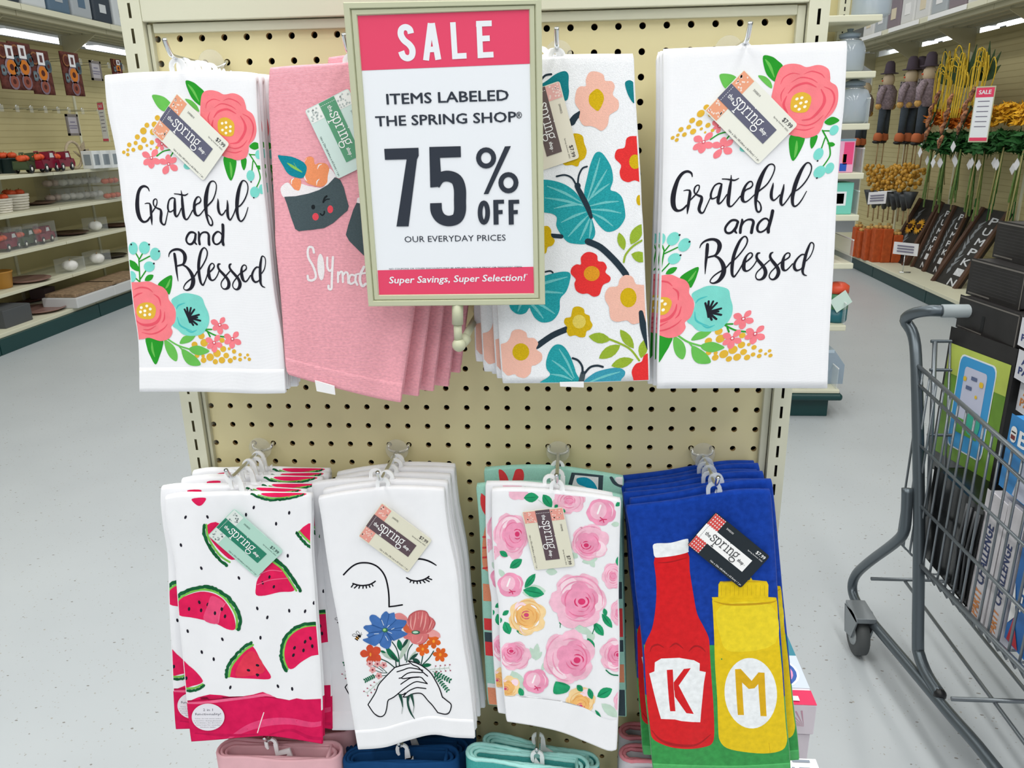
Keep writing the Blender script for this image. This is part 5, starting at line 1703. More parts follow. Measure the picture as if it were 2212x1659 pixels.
def stack(root, offs, label, skip=('price_card',), sp=SP):
    out = []
    for k, (dx, dz, rot) in enumerate(offs, 1):
        l = root.location
        out.append(again(root, (l.x + dx, l.y + sp * k, l.z + dz), label % ORD[k], (0, rot, 0), skip=skip))
    return out


WV = ((.0016, .9, .15, .1, 1), (.0011, 2.1, .4, .55, 1), (.0007, 3.2, 1.1, .2, .5))

# top left
pa = Patch([(226, 168), (232.5, 239), (252, 337), (267, 467), (273, 503), (286, 644), (299, 738), (301.5, 845)],
           [(550, 167), (556, 272), (567, 400), (576, 480), (590, 630), (609, 738), (616, 848)],
           [(300, 162), (420, 160), (510, 161)], [(435, 845), (552, 849)], YT, YB, WV)
ta = towel('a', 'kitchen_towel', 'white Grateful and Blessed floral towel with grey price card, front of the top left hook', 'Grateful and Blessed towels on the top left hook', pa, WHITE, .925, base_u=.60)
pr = Print(pa)
print_grateful(pr, 'L')
pr.build(ta, 'floral_print')
price_card(ta, [(382, 201), (497, 308), (439, 391), (328, 281)], YT - .008, 'grey', N1, 'SW00019', 1)
stack(ta, [(.0015, .001, .004), (.003, -.001, -.006), (.004, .0005, .004), (.003, .001, -.003), (.005, 0, .003)], 'white Grateful and Blessed towel, %s on the top left hook')

# top right
pd = Patch([(1434, 112), (1435, 169), (1435, 289), (1432, 428), (1429.6, 511), (1427, 622), (1422.7, 733), (1420.7, 839.5)],
           [(1829, 95), (1823, 217), (1816, 289), (1807, 414), (1800, 566), (1791.5, 705), (1786, 839)],
           [(1500, 109), (1600, 105), (1700, 101), (1780, 97)], [(1564, 838.5), (1690, 838.5)], YT, YB, WV)
td = towel('d', 'kitchen_towel', 'white Grateful and Blessed floral towel with grey price card, front of the top right hook', 'Grateful and Blessed towels on the top right hook', pd, WHITE, None, base_u=.42)
pr = Print(pd)
print_grateful(pr, 'R')
pr.build(td, 'floral_print')
price_card(td, [(1607.5, 149.5), (1725.6, 267.6), (1637.6, 355.6), (1524.3, 237.5)], YT - .008, 'grey', N1, 'SW00019', 1)
stack(td, [(-.0015, -.001, .004), (-.003, -.004, .012), (-.001, .001, -.004), (.001, .0005, .002)], 'white Grateful and Blessed towel, %s on the top right hook')

# pink
pb = Patch([(583, 152), (582, 228), (590, 380), (595, 478), (596, 528), (608, 649), (618, 793), (623, 808)],
           [(912, 136), (910, 300), (905, 480), (891.5, 666), (881, 745), (867, 842), (865, 868)],
           [(640, 147), (754, 141), (850, 138)], [(680, 825), (801, 856)], YT, YB, ((.0030, .8, .1, .2, 1), (.0016, 1.9, .5, .7, 1), (.0008, 3.1, 1.2, .1, .6)))
tb = towel('b', 'kitchen_towel', 'pink terry towel with winking rice roll and mint price card, left of the sale sign', 'pink rice roll towels', pb, PINKT, .945, base_u=.47, D=.0105)
pr = Print(pb)
print_roll(pr)
pr.build(tb, 'rice_roll_print')
price_card(tb, [(752, 190.5), (822.5, 340.4), (729.2, 386.9), (658.7, 237)], YT - .008, 'mint', N2, 'SW00021', 2)
_l = MB()
_q = [aty(x, y, YB - .001) for x, y in [(680, 822), (722, 834), (724, 853), (684, 845)]]
_l.prism(_q, (0, .0015, 0), mat('care_label', '#f2f2f4', .6))
_l.build('care_label', tb, label='white care label')
stack(tb, [(.010, .002, -.02), (.021, .003, -.03), (.034, .004, -.035), (.044, .016, -.04)], 'pink terry towel fanned out right, %s behind the sale sign', skip=('price_card', 'care_label'), sp=.0132)

# butterflies
pc = Patch([(1056, 140), (1060, 300), (1068, 500), (1075.6, 667), (1080.5, 747), (1085.5, 816), (1088, 828)],
           [(1367, 122), (1370.5, 207), (1374, 258), (1382, 384), (1384.5, 445), (1388, 499), (1394, 648), (1400.6, 761), (1402, 822)],
           [(1173, 130), (1280, 125)], [(1242, 827)], YT, YB, WV)
tc = towel('c', 'kitchen_towel', 'white terry towel with teal butterflies, front one right of the sale sign', 'butterfly towels', pc, BFLYW, None, base_u=.46)
pr = Print(pc)
print_butterfly(pr)
pr.build(tc, 'butterfly_print')
price_card(tc, [(1208.6, 174.3), (1252.9, 340), (1158, 372.6), (1114, 207)], YT - .008, 'taupe', N2, 'SW00025', 3)
_l = MB()
_l.prism([aty(x, y, YB - .001) for x, y in [(1209, 826), (1261, 825), (1261, 837), (1210, 835)]], (0, .0015, 0), mat('care_label', '#f2f2f4', .6))
_l.build('care_label', tc, label='white care label')
stack(tc, [(-.004, .001, .01), (-.016, .004, .02), (-.012, -.002, .01), (-.018, .006, .05)], 'butterfly towel shifted left, %s on the hook right of the sale sign', skip=('price_card', 'care_label'))

# watermelon
pe = Patch([(357, 1080), (358, 1110), (366, 1162), (378.5, 1225), (386, 1326), (396, 1428.5), (403, 1508.5), (410, 1577), (413.4, 1602)],
           [(671, 1075), (672, 1120), (671.5, 1183), (678, 1267), (682, 1326), (691, 1440), (694.4, 1508.5), (695.5, 1607)],
           [(390, 1074), (430, 1074), (520, 1071), (600, 1074)], [(470, 1598), (535.6, 1592), (593, 1591)], YT, YB, ((.0022, .8, .2, .3, 1), (.0014, 2.0, .5, .1, .8), (.0007, 3.3, 1.4, .4, .5)))
te = towel('e', 'kitchen_towel', 'white watermelon towel with pink hem and green price card, front of its hook', 'watermelon towels', pe, WHITE, None, base_u=.53, m2=ink('#d81a57', .08), vsplit=.87, D=.0105, crest=.004)
pr = Print(pe)
print_melon(pr)
pr.build(te, 'watermelon_print', over=True, D=.0105, crest=.004)
pr = Print(pe)
print_melon_sticker(pr)
pr.build(te, 'round_sticker', base=.0016)
price_card(te, [(506, 1098.7), (609.5, 1193.7), (553.6, 1247.4), (447, 1158.9)], YT - .008, 'green', N2, 'SW00032', 4)
stack(te, [(-.010, .002, .045), (.003, -.001, -.004), (.001, .003, .01), (.004, 0, -.02), (.002, .002, .004)], 'white watermelon towel, %s on its hook', sp=.0134)

# sleeping face
pf = Patch([(688, 1080), (695, 1120), (705, 1194), (718.5, 1278), (731.7, 1348.6), (745.4, 1440), (759, 1531), (774, 1618)],
           [(958, 1062), (961, 1100), (969.6, 1162), (986.5, 1246.5), (997, 1371), (1013, 1474), (1023, 1566), (1024.7, 1594)],
           [(740, 1070), (796.6, 1063), (849, 1058), (910, 1059)], [(830, 1613.6), (875.7, 1600), (933, 1586), (978.5, 1592)], YT, YB, ((.0024, .9, .1, .4, 1), (.0012, 2.2, .6, .15, .8), (.0006, 3.4, 1.2, .3, .5)))
tf = towel('f', 'kitchen_towel', 'white towel with sleeping face, bouquet and brown price card, front of its hook', 'sleeping face towels', pf, WHITE, .925, base_u=.52)
pr = Print(pf)
print_face(pr)
pr.build(tf, 'face_and_bouquet_print')
price_card(tf, [(825, 1086), (935.9, 1164.2), (881, 1237), (776.6, 1155.8)], YT - .008, 'brown', '15in x 25in (38.1cm x 63.5cm) • 1 pc', 'SW00782', 5)
stack(tf, [(.002, .003, .004), (-.014, 0, .075), (.001, -.001, -.004), (.004, .001, -.010), (.003, .001, .002)], 'white towel with sleeping face, %s on its hook', sp=.0132)

# roses
pg = Patch([(1063, 1062), (1064, 1141), (1067, 1204), (1073, 1276), (1078.5, 1314), (1081, 1394), (1087.7, 1485.6), (1094.5, 1554), (1095.7, 1558)],
           [(1340, 1085), (1338, 1141), (1335, 1278), (1336.7, 1348.5), (1336.7, 1463), (1333, 1577), (1331, 1619)],
           [(1136.6, 1062), (1200, 1067), (1280, 1075)], [(1158.5, 1568), (1215.6, 1581.6), (1272.7, 1604.4), (1314, 1621)], YT, YB, ((.0020, .8, .2, .1, 1), (.0011, 2.3, .4, .6, .8), (.0006, 3.3, 1.2, .3, .5)))
tg = towel('g', 'kitchen_towel', 'white towel with pink roses and brown price card, front of its hook', 'rose towels', pg, WHITE, .935, base_u=.50)
pr = Print(pg)
print_rose(pr)
pr.build(tg, 'rose_print')
price_card(tg, [(1215.7, 1095.6), (1242, 1220), (1155.6, 1231.8), (1127, 1103)], YT - .008, 'brown', N2, 'SW00785', 6)
stack(tg, [(-.008, .001, .012)], 'white rose towel, %s on its hook')

# mint towels behind the roses
pm = Patch([(1030, 1053), (1037, 1137), (1041, 1234), (1045, 1360), (1053, 1500), (1056, 1522)],
           [(1345, 1078), (1343, 1141), (1345, 1278), (1348, 1400), (1352, 1535), (1352, 1548)],
           [(1100, 1048), (1180, 1050), (1290, 1068)], [(1200, 1535)], YT + .030, YB + .034, WV)
tm = towel('g', 'kitchen_towel', 'mint towel with red leaves hanging right behind the rose towels', 'mint towels', pm, MINT, None, base_u=.5, y0=.030)
pr = Print(pm)
print_mint(pr)
pr.build(tm, 'leaf_print')
pm2 = Patch([(1047, 1018), (1052, 1120), (1058, 1300), (1064, 1500)],
            [(1346, 1036), (1346, 1141), (1348, 1300), (1352, 1490)],
            [(1120, 1013), (1200, 1014), (1280, 1025)], [(1200, 1505)], YT + .055, YB + .060, WV)
tm2 = towel('g', 'kitchen_towel', 'mint towel with red ears and framed shapes, rearmost on the rose hook', 'mint towels', pm2, MINT, None, base_u=.5, y0=.055)
pr = Print(pm2)
_d, _r, _b, _w = terry('#43525a', .06), terry('#e8474b', .06), terry('#1f9fc0', .06), terry('#f2f0f2', .04)
pr.zoom(1010, 930, 4.739)
pr.poly([(318, 400), (370, 418), (410, 480), (422, 560), (345, 560)], _r)
pr.poly([(500, 398), (560, 400), (578, 470), (550, 548), (458, 550), (475, 450)], _r)
pr.poly([(1065, 430), (1390, 455), (1380, 640), (1030, 560)], _d, smooth=False)
pr.poly([(1100, 455), (1340, 478), (1335, 640), (1070, 560)], _w, smooth=False)
pr.poly([(1120, 490), (1220, 482), (1300, 540), (1325, 620), (1200, 575), (1130, 545)], _b)
pr.stroke([(1470, 480), (1510, 540), (1600, 575)], 34, _d)
pr.poly([(1510, 480), (1600, 470), (1610, 550), (1540, 545)], _w)
pr.build(tm2, 'shape_print', over=True)

# sauce bottles
ph = Patch([(1354, 1103), (1361.6, 1141), (1370, 1215), (1375, 1278), (1389, 1390), (1396, 1508.5), (1405, 1588), (1410, 1645), (1413, 1668)],
           [(1664, 1068), (1669.7, 1141), (1678, 1267), (1680, 1303), (1688.7, 1417), (1697.8, 1554), (1704.7, 1622), (1707, 1668)],
           [(1456.6, 1091), (1541, 1076), (1604, 1068)], [(1500, 1672), (1600, 1674)], YT, YB, ((.0028, .8, .15, .2, 1), (.0014, 1.8, .4, .6, .8), (.0007, 3.0, 1.3, .3, .5)))
th_ = towel('h', 'kitchen_towel', 'blue and green velour towel with red and yellow sauce bottles, front of its hook', 'sauce bottle towels', ph, BLUET, .965, hook=HOOKC, base_u=.60, m2=GREENT, vsplit=.70, D=.0105, crest=.004, hemmat=mat('green_hem', '#4fae63', .85, vary=.08, vscale=150, bump=.3, bscale=1300))
pr = Print(ph)
print_sauce(pr)
pr.build(th_, 'sauce_bottle_print')
price_card(th_, [(1546.2, 1106), (1663.3, 1201), (1600, 1270.7), (1484, 1175.8)], YT - .009, 'black', N2, 'SW02101', 7)
stack(th_, [(.004, .005, -.025), (-.001, .001, .025), (.001, .003, -.015), (-.002, .001, .02), (.002, .001, -.02), (.0, 0, .005)], 'blue velour sauce bottle towel, %s on its hook', sp=.0134)

# ------------------------------------------------------------------ the sale sign on its ball-jointed stem
SIGNF = mat('putty_plastic', '#c2c5a8', .38, spec=.5)
PAPER = mat('sign_paper', '#eef2f8', .38, spec=.45)
SRED = mat('sign_red', '#e8476b', .38, spec=.45)
SINK = mat('sign_ink', '#2d3440', .4, spec=.4)
YS = -.150
sc = [(741, 5), (1169.5, -1), (1177.6, 658), (796, 662)]
SP4 = [aty(x, y, YS) for x, y in sc]
sign = thing('sale_sign', 'framed red and white SALE 75% OFF sign standing in front of the towels', 'sign', tuple((SP4[2] + SP4[3]) / 2))


def sgn(px, py, k=0.0):
    """point of the sign's plane, k metres proud of it"""
    return aty(px, py, YS - k)


def frame_ring(outer, inner, k0, k1, m, mb):
    """bevelled ring between two quads: outer at depth k0, inner at k1"""
    o = [sgn(x, y, k0) for x, y in outer]
    i = [sgn(x, y, k1) for x, y in inner]
    mb.add(o + i, [(a, (a + 1) % 4, 4 + (a + 1) % 4, 4 + a) for a in range(4)], m)


def inset(q, d):
    cx, cy = sum(p[0] for p in q) / 4, sum(p[1] for p in q) / 4
    out = []
    for i, p in enumerate(q):
        sx = 1 if i in (0, 3) else -1
        sy = 1 if i in (0, 1) else -1
        out.append((p[0] + sx * d * .95, p[1] + sy * d))
    return out


pin = [(773, 34.2), (1142, 21.2), (1153, 633), (819, 636.5)]
fr = MB()
q0 = sc
prof = [(0, -.010), (0, .0005), (1.5, .002), (13, .002), (15, .0005), (16.5, -.0006), (18, .0008), (28, .0008)]
rings = []
for d, k in prof:
    t = d / 31.0
    rings.append(([(q0[i][0] * (1 - t) + pin[i][0] * t, q0[i][1] * (1 - t) + pin[i][1] * t) for i in range(4)], k))
rings.append((pin, -.0012))
for (qa, ka), (qb, kb) in zip(rings[:-1], rings[1:]):
    frame_ring(qa, qb, ka, kb, SIGNF, fr)
fr.add([sgn(x, y, -.010) for x, y in sc], [(3, 2, 1, 0)], SIGNF)
fr.build('frame', sign)
pp = MB()
pq = [(768, 30), (1146, 17), (1157, 637), (815, 640)]
pp.add([sgn(x, y, -.0010) for x, y in pq], [(0, 1, 2, 3)], PAPER)
pp.build('poster', sign)
KP = -.0008


def sq(mb, pts, m, k=KP):
    pts = [(740 + x / 4.148, (0 if len(p) < 3 else 400) + y / 4.148) for p in pts for x, y in [p[:2]]]
    mb.add([sgn(x, y, k) for x, y in pts], [t for t in tess(pts)], m)


rb = MB()
sq(rb, [(133, 142), (1670, 87), (1677, 571), (170, 632)], SRED)
rb.build('red_band', sign)
rb = MB()
sq(rb, [(314, 763, 1), (1709, 731, 1), (1716, 968, 1), (328, 982, 1)], SRED)
rb.build('red_band', sign)
lt = MB()
KT = -.0006
_kt = [0]


def ktop():
    _kt[0] += 1
    return KT + _kt[0] * .000012



def sstroke(pts, w, m, smooth=True, lower=False, closed=False):
    ws = w if isinstance(w, list) else [w] * len(pts)
    q = [(740 + x / 4.148, (400 if lower else 0) + y / 4.148, k / 4.148) for (x, y), k in zip(pts, ws)]
    if smooth and len(q) > 2:
        q = smooth_pts(q, closed, 5)
    vs, fs = ribbon([p[:2] for p in q], [p[2] for p in q], closed)
    k_ = ktop()
    lt.add([sgn(x, y, k_) for x, y in vs], fs, m)


# SALE
sstroke([(612, 300), (600, 262), (563, 243), (528, 262), (522, 310), (550, 360), (598, 400), (625, 445), (620, 500), (585, 522), (545, 505), (525, 460)], 56, PAPER)
sstroke([(748, 541), (790, 208)], 54, PAPER, False)
sstroke([(858, 535), (800, 208)], 54, PAPER, False)
sq(lt, [(757, 420), (845, 415), (852, 465), (752, 470)], PAPER, ktop())
sq(lt, [(770, 208), (822, 206), (826, 240), (768, 240)], PAPER, ktop())
sstroke([(988, 199), (1008, 530)], 50, PAPER, False)
sq(lt, [(985, 480), (1110, 473), (1112, 524), (985, 531)], PAPER, ktop())
sstroke([(1222, 187), (1236, 521)], 50, PAPER, False)
sq(lt, [(1196, 188), (1336, 183), (1337, 234), (1196, 240)], PAPER, ktop())
sq(lt, [(1215, 322), (1318, 317), (1320, 368), (1215, 373)], PAPER, ktop())
sq(lt, [(1215, 470), (1351, 463), (1354, 514), (1213, 521)], PAPER, ktop())
ux = (sgn(1140, 205) - sgn(835, 220)).normalized()
uy = (sgn(835, 100) - sgn(845, 220)).normalized()


def st(body, x0, y0, x1, y1, h, m=SINK, bold=0.0, shear=0.0, lower=False):
    """a line of lettering from (x0, y0) to (x1, y1), baseline, in zoomed poster coordinates"""
    f = (740 + x0 / 4.148, (400 if lower else 0) + y0 / 4.148)
    g = (740 + x1 / 4.148, (400 if lower else 0) + y1 / 4.148)
    a, b = sgn(f[0], f[1], KT), sgn(g[0], g[1], KT)
    hh = (sgn(f[0], f[1] - h / 4.148, KT) - a).length
    ex = (b - a).normalized()
    ey = (uy - ex * uy.dot(ex)).normalized()
    put_text(lt, body, a, ex, ey, m, width=(b - a).length, height=hh, bold=bold, shear=shear)


lt.build('lettering', sign)
lt = MB()
st('ITEMS LABELED', 398, 935, 1487, 898, 98, bold=.022)
st('THE SPRING SHOP', 300, 1132, 1555, 1090, 94, bold=.022)
st('®', 1556, 1062, 1608, 1060, 60, bold=.01)
lt.build('lettering', sign)
lt = MB()
# 75 % OFF
sq(lt, [(373, 1334), (680, 1324), (682, 1395), (668, 1425), (380, 1432)], SINK, ktop())
sq(lt, [(575, 1420), (668, 1418), (591, 2028), (483, 2029)], SINK, ktop())
sq(lt, [(777, 1317), (1058, 1310), (1060, 1408), (872, 1414), (882, 1560), (876, 1672), (786, 1680)], SINK, ktop())
sstroke([(830, 1660), (875, 1595), (945, 1578), (1020, 1610), (1050, 1690), (1052, 1800), (1050, 1900), (1020, 1960), (948, 1980), (880, 1955), (842, 1895), (836, 1820)], [84, 92, 98, 104, 108, 108, 106, 98, 94, 98, 104, 104], SINK)
for cx, cy in ((1286, 1415), (1486, 1637)):
    sstroke([(cx + 68 * cos(2 * pi * k / 20), cy + 73 * sin(2 * pi * k / 20)) for k in range(20)], 44, SINK, False, closed=True)
sq(lt, [(1455, 1312), (1508, 1309), (1306, 1738), (1264, 1740)], SINK, ktop())
sstroke([(1236 + 34 * cos(g) + 30, 1905 + 88 * sin(g) * (1 if abs(sin(g)) < 2 else 1)) for g in [2 * pi * k / 24 for k in range(24)]], 42, SINK, False, closed=True)
for x in (1372, 1508):
    sq(lt, [(x - 22, 133, 1), (x + 22, 131, 1), (x + 26, 352, 1), (x - 18, 354, 1)], SINK, ktop())
    sq(lt, [(x - 22, 133, 1), (x + 74, 130, 1), (x + 75, 165, 1), (x - 20, 168, 1)], SINK, ktop())
    sq(lt, [(x - 20, 226, 1), (x + 62, 222, 1), (x + 62, 258, 1), (x - 20, 262, 1)], SINK, ktop())
lt.build('lettering', sign)
lt = MB()
st('OUR EVERYDAY PRICES', 557, 512, 1462, 496, 56, lower=True)
lt.build('lettering', sign)
lt = MB()
st('NO COUPONS OR OTHER DISCOUNTS MAY BE APPLIED TO "YOUR PRICE" OR "REDUCED" ITEMS', 418, 757, 1608, 738, 13, lower=True)
lt.build('lettering', sign)
lt = MB()
st('Super Savings, Super Selection!', 418, 880, 1640, 855, 62, PAPER, .022, .18, True)
st('®', 1644, 806, 1660, 806, 12, PAPER, 0, 0, True)
lt.build('lettering', sign)
sm = MB()
c0, c1, c2 = sgn(988.5, 655, -.004), sgn(988.5, 700, -.004), sgn(990, 738, -.004)
sm.tube([c0, c1], .0058, SIGNF, 16)
sm.build('stem_socket', sign)
sm = MB()
sm.tube([c1, c2], .0043, SIGNF, 14)
sm.build('stem', sign)
sm = MB()
cb = sgn(991.5, 745, -.004)
sm.ball(cb, .0072, SIGNF, 16)
sm.build('ball_joint', sign)
sm = MB()
e2 = aty(1036, 672, -.004)
sm.tube([cb + Vector((.002, .004, .001)), cb + Vector((.006, .012, .004))], .0062, SIGNF, 14)
sm.tube([cb + Vector((.004, .010, .003)), e2], .0042, SIGNF, 12)
sm.ball(e2, .008, SIGNF, 12)
sm.build('wall_arm', sign)

# ------------------------------------------------------------------ left aisle: shelving run and its goods
SHELF = mat('shelf_steel', '#d6d5be', .45, spec=.35, vary=.03, vscale=3)
RUNBACK = mat('run_back_board', '#c9bf90', .6, vary=.06, vscale=2.0, bump=0)
UNDER = mat('shelf_brace_steel', '#b9b59a', .5)


def shelving_section(y0, y1, side, label, xs, zs, back_to, group):
    """one bay: xs = (kick, deck front, shelf front, top shelf front, back), zs = shelf heights; side -1 left, +1 right"""
    kick, deck, shelf, top, back, _zt = xs
    t = thing('shelving_bay', label, 'shelving', (back, (y0 + y1) / 2, 0), group)
    e = .004
    a, b = y0 + e, y1 - e

    def bx(x0, x1, z0, z1, m, name, bev=.003, ya=a, yb=b):
        mb = MB()
        mb.box((min(x0, x1), ya, z0), (max(x0, x1), yb, z1), m)
        return mb.build(name, t, bevel=bev)
    bx(kick, kick + side * .04, 0, .112, BASEG, 'kick_plate')
    d = bx(deck, back, .113, .143, SHELF, 'deck')
    for z in zs:
        bx(shelf, back, z - .026, z, SHELF, 'shelf')
    bx(back, back + side * .012, .1, back_to, RUNBACK, 'back_board', 0)
    # rows of peg holes read as fine dark lines at this distance
    hl = MB()
    z = (zs[-1] if zs else .16) + .07
    while z < back_to - .03:
        hl.box((min(back - side * .0012, back), a + .03, z), (max(back - side * .0012, back), b - .03, z + .005), mat('hole_row', '#b8ad7f', .7))
        z += .0508
    o = hl.build('hole_rows', t)
    o['kind'] = 'stuff'
    bx(back - side * .012, back + side * .03, 0, 2.55, SHELF, 'upright_post', .002, b - .03, b)
    zt = xs[5]
    bx(top, back + side * .25, zt - .045, zt, SHELF, 'top_shelf', .002)
    for k in range(4):
        x = top + (back - top) * (k + .6) / 4
        bx(x - .02, x + .02, zt - .085, zt - .046, UNDER, 'shelf_brace', .002)
    mb = MB()
    mb.prism([(back, b - .035, zt - .09), (back, b - .035, zt - .30), (top + (back - top) * .3, b - .035, zt - .09)], (0, .012, 0), UNDER)
    mb.build('bracket', t)
    return t


BAY = ('first', 'second', 'third', 'fourth', 'fifth')
LX = (-3.90, -3.92, -4.08, -4.08, -4.55, 2.445)
LZ = [.368, .645, .922, 1.203]
for i, (a, b) in enumerate(((2.9, 4.12), (4.12, 5.34), (5.34, 6.56), (6.56, 7.78), (7.78, 9.0))):
    shelving_section(a, b, -1, '%s cream shelving bay of the left aisle, counted from the near end' % BAY[i], LX, LZ, 2.27, 'left aisle shelving bays')

ORANGE = mat('pumpkin_orange', '#d9542a', .5, vary=.15, vscale=30)
REDP = mat('truck_red', '#7d1230', .28, spec=.6)
GREENP = mat('truck_green', '#3c4d33', .3, spec=.6)
WHITEP = mat('white_glaze', '#e9e9e4', .3, spec=.5)
POTG = mat('pot_dark_green', '#1d3335', .4)
GLASSY = mat('clear_plastic', '#dfe6e8', .08, alpha=.13, spec=.7)
BLACK = mat('black_plastic', '#17181b', .4)
WOODB = mat('dark_brown_wood', '#41261a', .5, vary=.3, vscale=14, stretch=(1, 1, .2))
MAUVE = mat('mauve_plate', '#8a6a63', .35)
SEATB = mat('basket_white', '#dcd8cd', .8, bump=.6, bscale=160)


def pumpkin(mb, c, r, m, sq=.72):
    c = Vector(c)
    n, rings = 20, 7
    vs, fs = [], []
    for i in range(rings + 1):
        th = pi * i / rings
        for k in range(n):
            g = 2 * pi * k / n
            rr = r * sin(th) * (1 + .09 * cos(g * 7))
            vs.append(c + Vector((rr * cos(g), rr * sin(g), -r * sq * cos(th) + (-.10 * r if i == rings else 0))))
    for i in range(rings):
        for k in range(n):
            l = (k + 1) % n
            fs.append((i * n + k, i * n + l, (i + 1) * n + l, (i + 1) * n + k))
    mb.add(vs, fs, m, True)
    mb.tube([c + Vector((0, 0, r * sq * .8)), c + Vector((r * .12, 0, r * sq * 1.25))], r * .09, mat('dry_stem', '#9a7f4a', .8), 6)


def on_shelf(px, py, z):
    p = onz(px, py, z)
    return p


def make_truck(label, loc, m, s=1.0, rot=radians(90), group=None):
    """pickup truck planter: body, cab, four wheels, pumpkins in the bed"""
    t = thing('toy_truck', label, 'toy truck', (0, 0, 0), group)
    b = MB()
    side = [(-.11, .03), (-.11, .075), (-.02, .078), (-.005, .125), (.05, .125), (.068, .082), (.115, .074), (.122, .05), (.12, .03)]
    b.prism([(x, -.045, z) for x, z in side], (0, .09, 0), m)
    b.build('body', t, bevel=.006)
    w = MB()
    w.prism([(-.002, -.046, .09), (.006, -.046, .118), (.044, -.046, .118), (.056, -.046, .09)], (0, .092, 0), mat('truck_window', '#cfd6d6', .15))
    w.build('window', t)
    for x in (-.07, .075):
        for y in (-.048, .040):
            w = MB()
            w.lathe([(.026, 0), (.029, .004), (.026, .011), (.012, .012)], (x, y, .029), BLACK, 16, axis=(0, 1, 0))
            o = w.build('wheel', t)
            h = MB()
            h.lathe([(.012, -.002), (.012, .013)], (x, y, .029), WHITEP, 12, axis=(0, 1, 0))
            h.build('hub', o)
    for x in (-.085, -.045):
        q = MB()
        pumpkin(q, (x, 0, .095), .03, ORANGE)
        q.build('pumpkin', t)
    t.location = loc
    t.rotation_euler = (0, 0, rot)
    t.scale = (s, s, s)
    return t


# each item stands on a shelf; where it stands is worked out from the shelf height
S1, S2, S3, S4, SD = LZ[3], LZ[2], LZ[1], LZ[0], .143
trk = make_truck('dark red truck planter, nearer of two on the top goods shelf of the left aisle', on_shelf(98, 372, S1), REDP, 1.25, radians(100), 'red truck planters')
again(trk, on_shelf(133, 369, S1), 'dark red truck planter beside the burlap wreath, left aisle', (0, 0, radians(100)), scale=(1.2,) * 3)
make_truck('olive green truck planter between dark pots and red trucks, left aisle', on_shelf(66, 374, S1), GREENP, 1.2, radians(100))


def pot(label, loc, r, h, m, top=True):
    t = thing('planter_pot', label, 'pot', loc)
    b = MB()
    x, y, z = loc
    b.lathe([(r * .8, 0), (r * .86, .004), (r, h * .9), (r * 1.06, h * .92), (r * 1.06, h), (r * .95, h), (r * .93, h * .93), (.001, h * .9)], loc, m, 24)
    b.build('bowl', t)
    if top:
        for k in range(3):
            q = MB()
            g = 2.1 * k + .4
            pumpkin(q, (x + r * .5 * cos(g), y + r * .5 * sin(g), z + h + .02), r * .42, ORANGE)
            q.build('pumpkin', t)
    return t


p_ = on_shelf(20, 374, S1)
pot('dark green pot of small orange pumpkins beside the green truck', tuple(p_), .085, .115, POTG)
p_ = on_shelf(-18, 376, S1)
pot('dark green pot of pumpkins cut by the left picture edge', tuple(p_), .085, .115, POTG)
# burlap wreath
p_ = on_shelf(158, 366, S1)
t = thing('burlap_wreath', 'burlap wreath with bow leaning behind the red trucks', 'wreath', tuple(p_))
mb = MB()
BUR = mat('burlap', '#b4a68d', .95, vary=.2, vscale=90, bump=.6, bscale=300)
mb.tube([p_ + Vector((.03 + .0 * k, .11 * cos(2 * pi * k / 20), .12 + .11 * sin(2 * pi * k / 20))) for k in range(20)], .012, BUR, 8, True)
mb.build('ring', t)
mb = MB()
for s, g in ((1, .5), (1, 1.1), (1, .1), (-1, .4)):
    c = p_ + Vector((0, .16, .09))
    tip = c + Vector((.0, .13 * cos(g) * s, .16 * sin(g)))
    mb.prism([c, c + (tip - c) * .5 + Vector((0, -.03, .03)), tip, c + (tip - c) * .5 + Vector((0, .03, -.03))], (.008, 0, 0), BUR)
mb.build('bow', t)
# white boxed books
BKW = mat('book_white', '#dfe3e4', .5)
for i, (px, lab) in enumerate(((203, 'white boxed set nearest the wreath, left aisle'), (222, 'white boxed set with grey picture in the middle, left aisle'), (243, 'white boxed set farthest along the left aisle shelf'))):
    p_ = on_shelf(px, 364 - i, S1)
    t = thing('boxed_set', lab, 'box', tuple(p_))
    mb = MB()
    mb.box((p_.x - .05, p_.y - .075, p_.z), (p_.x + .05, p_.y + .075, p_.z + .15), BKW)
    mb.build('carton', t, bevel=.003)
    mb = MB()
    mb.box((p_.x - .03, p_.y - .077, p_.z + .03), (p_.x + .03, p_.y - .0755, p_.z + .12), mat('grey_picture', '#8b959c', .5))
    mb.box((p_.x + .0505, p_.y - .05, p_.z + .03), (p_.x + .0515, p_.y + .05, p_.z + .12), mat('grey_picture', '#8b959c', .5))
    mb.build('picture_panel', t)


def basket(label, loc, r, h):
    t = thing('white_basket', label, 'basket', loc)
    x, y, z = loc
    for k in range(6):
        mb = MB()
        zz = z + h * (k + .5) / 6
        rr = r * (.82 + .18 * (k + .5) / 6)
        mb.tube([(x + rr * cos(2 * pi * i / 24) * (1 + .02 * (-1) ** (i + k)), y + rr * sin(2 * pi * i / 24) * (1 + .02 * (-1) ** (i + k)), zz) for i in range(24)], h / 11.5, SEATB, 6, True)
        mb.build('woven_row', t)
    mb = MB()
    mb.lathe([(r * .7, .002), (r * .9, h * .9)], loc, mat('basket_lining', '#b9b1a0', .9), 20)
    mb.build('lining', t)
    for k in range(3):
        q = MB()
        g = 2.1 * k + .9
        pumpkin(q, (x + r * .45 * cos(g), y + r * .45 * sin(g), z + h + .005), r * .38, ORANGE)
        q.build('pumpkin', t)


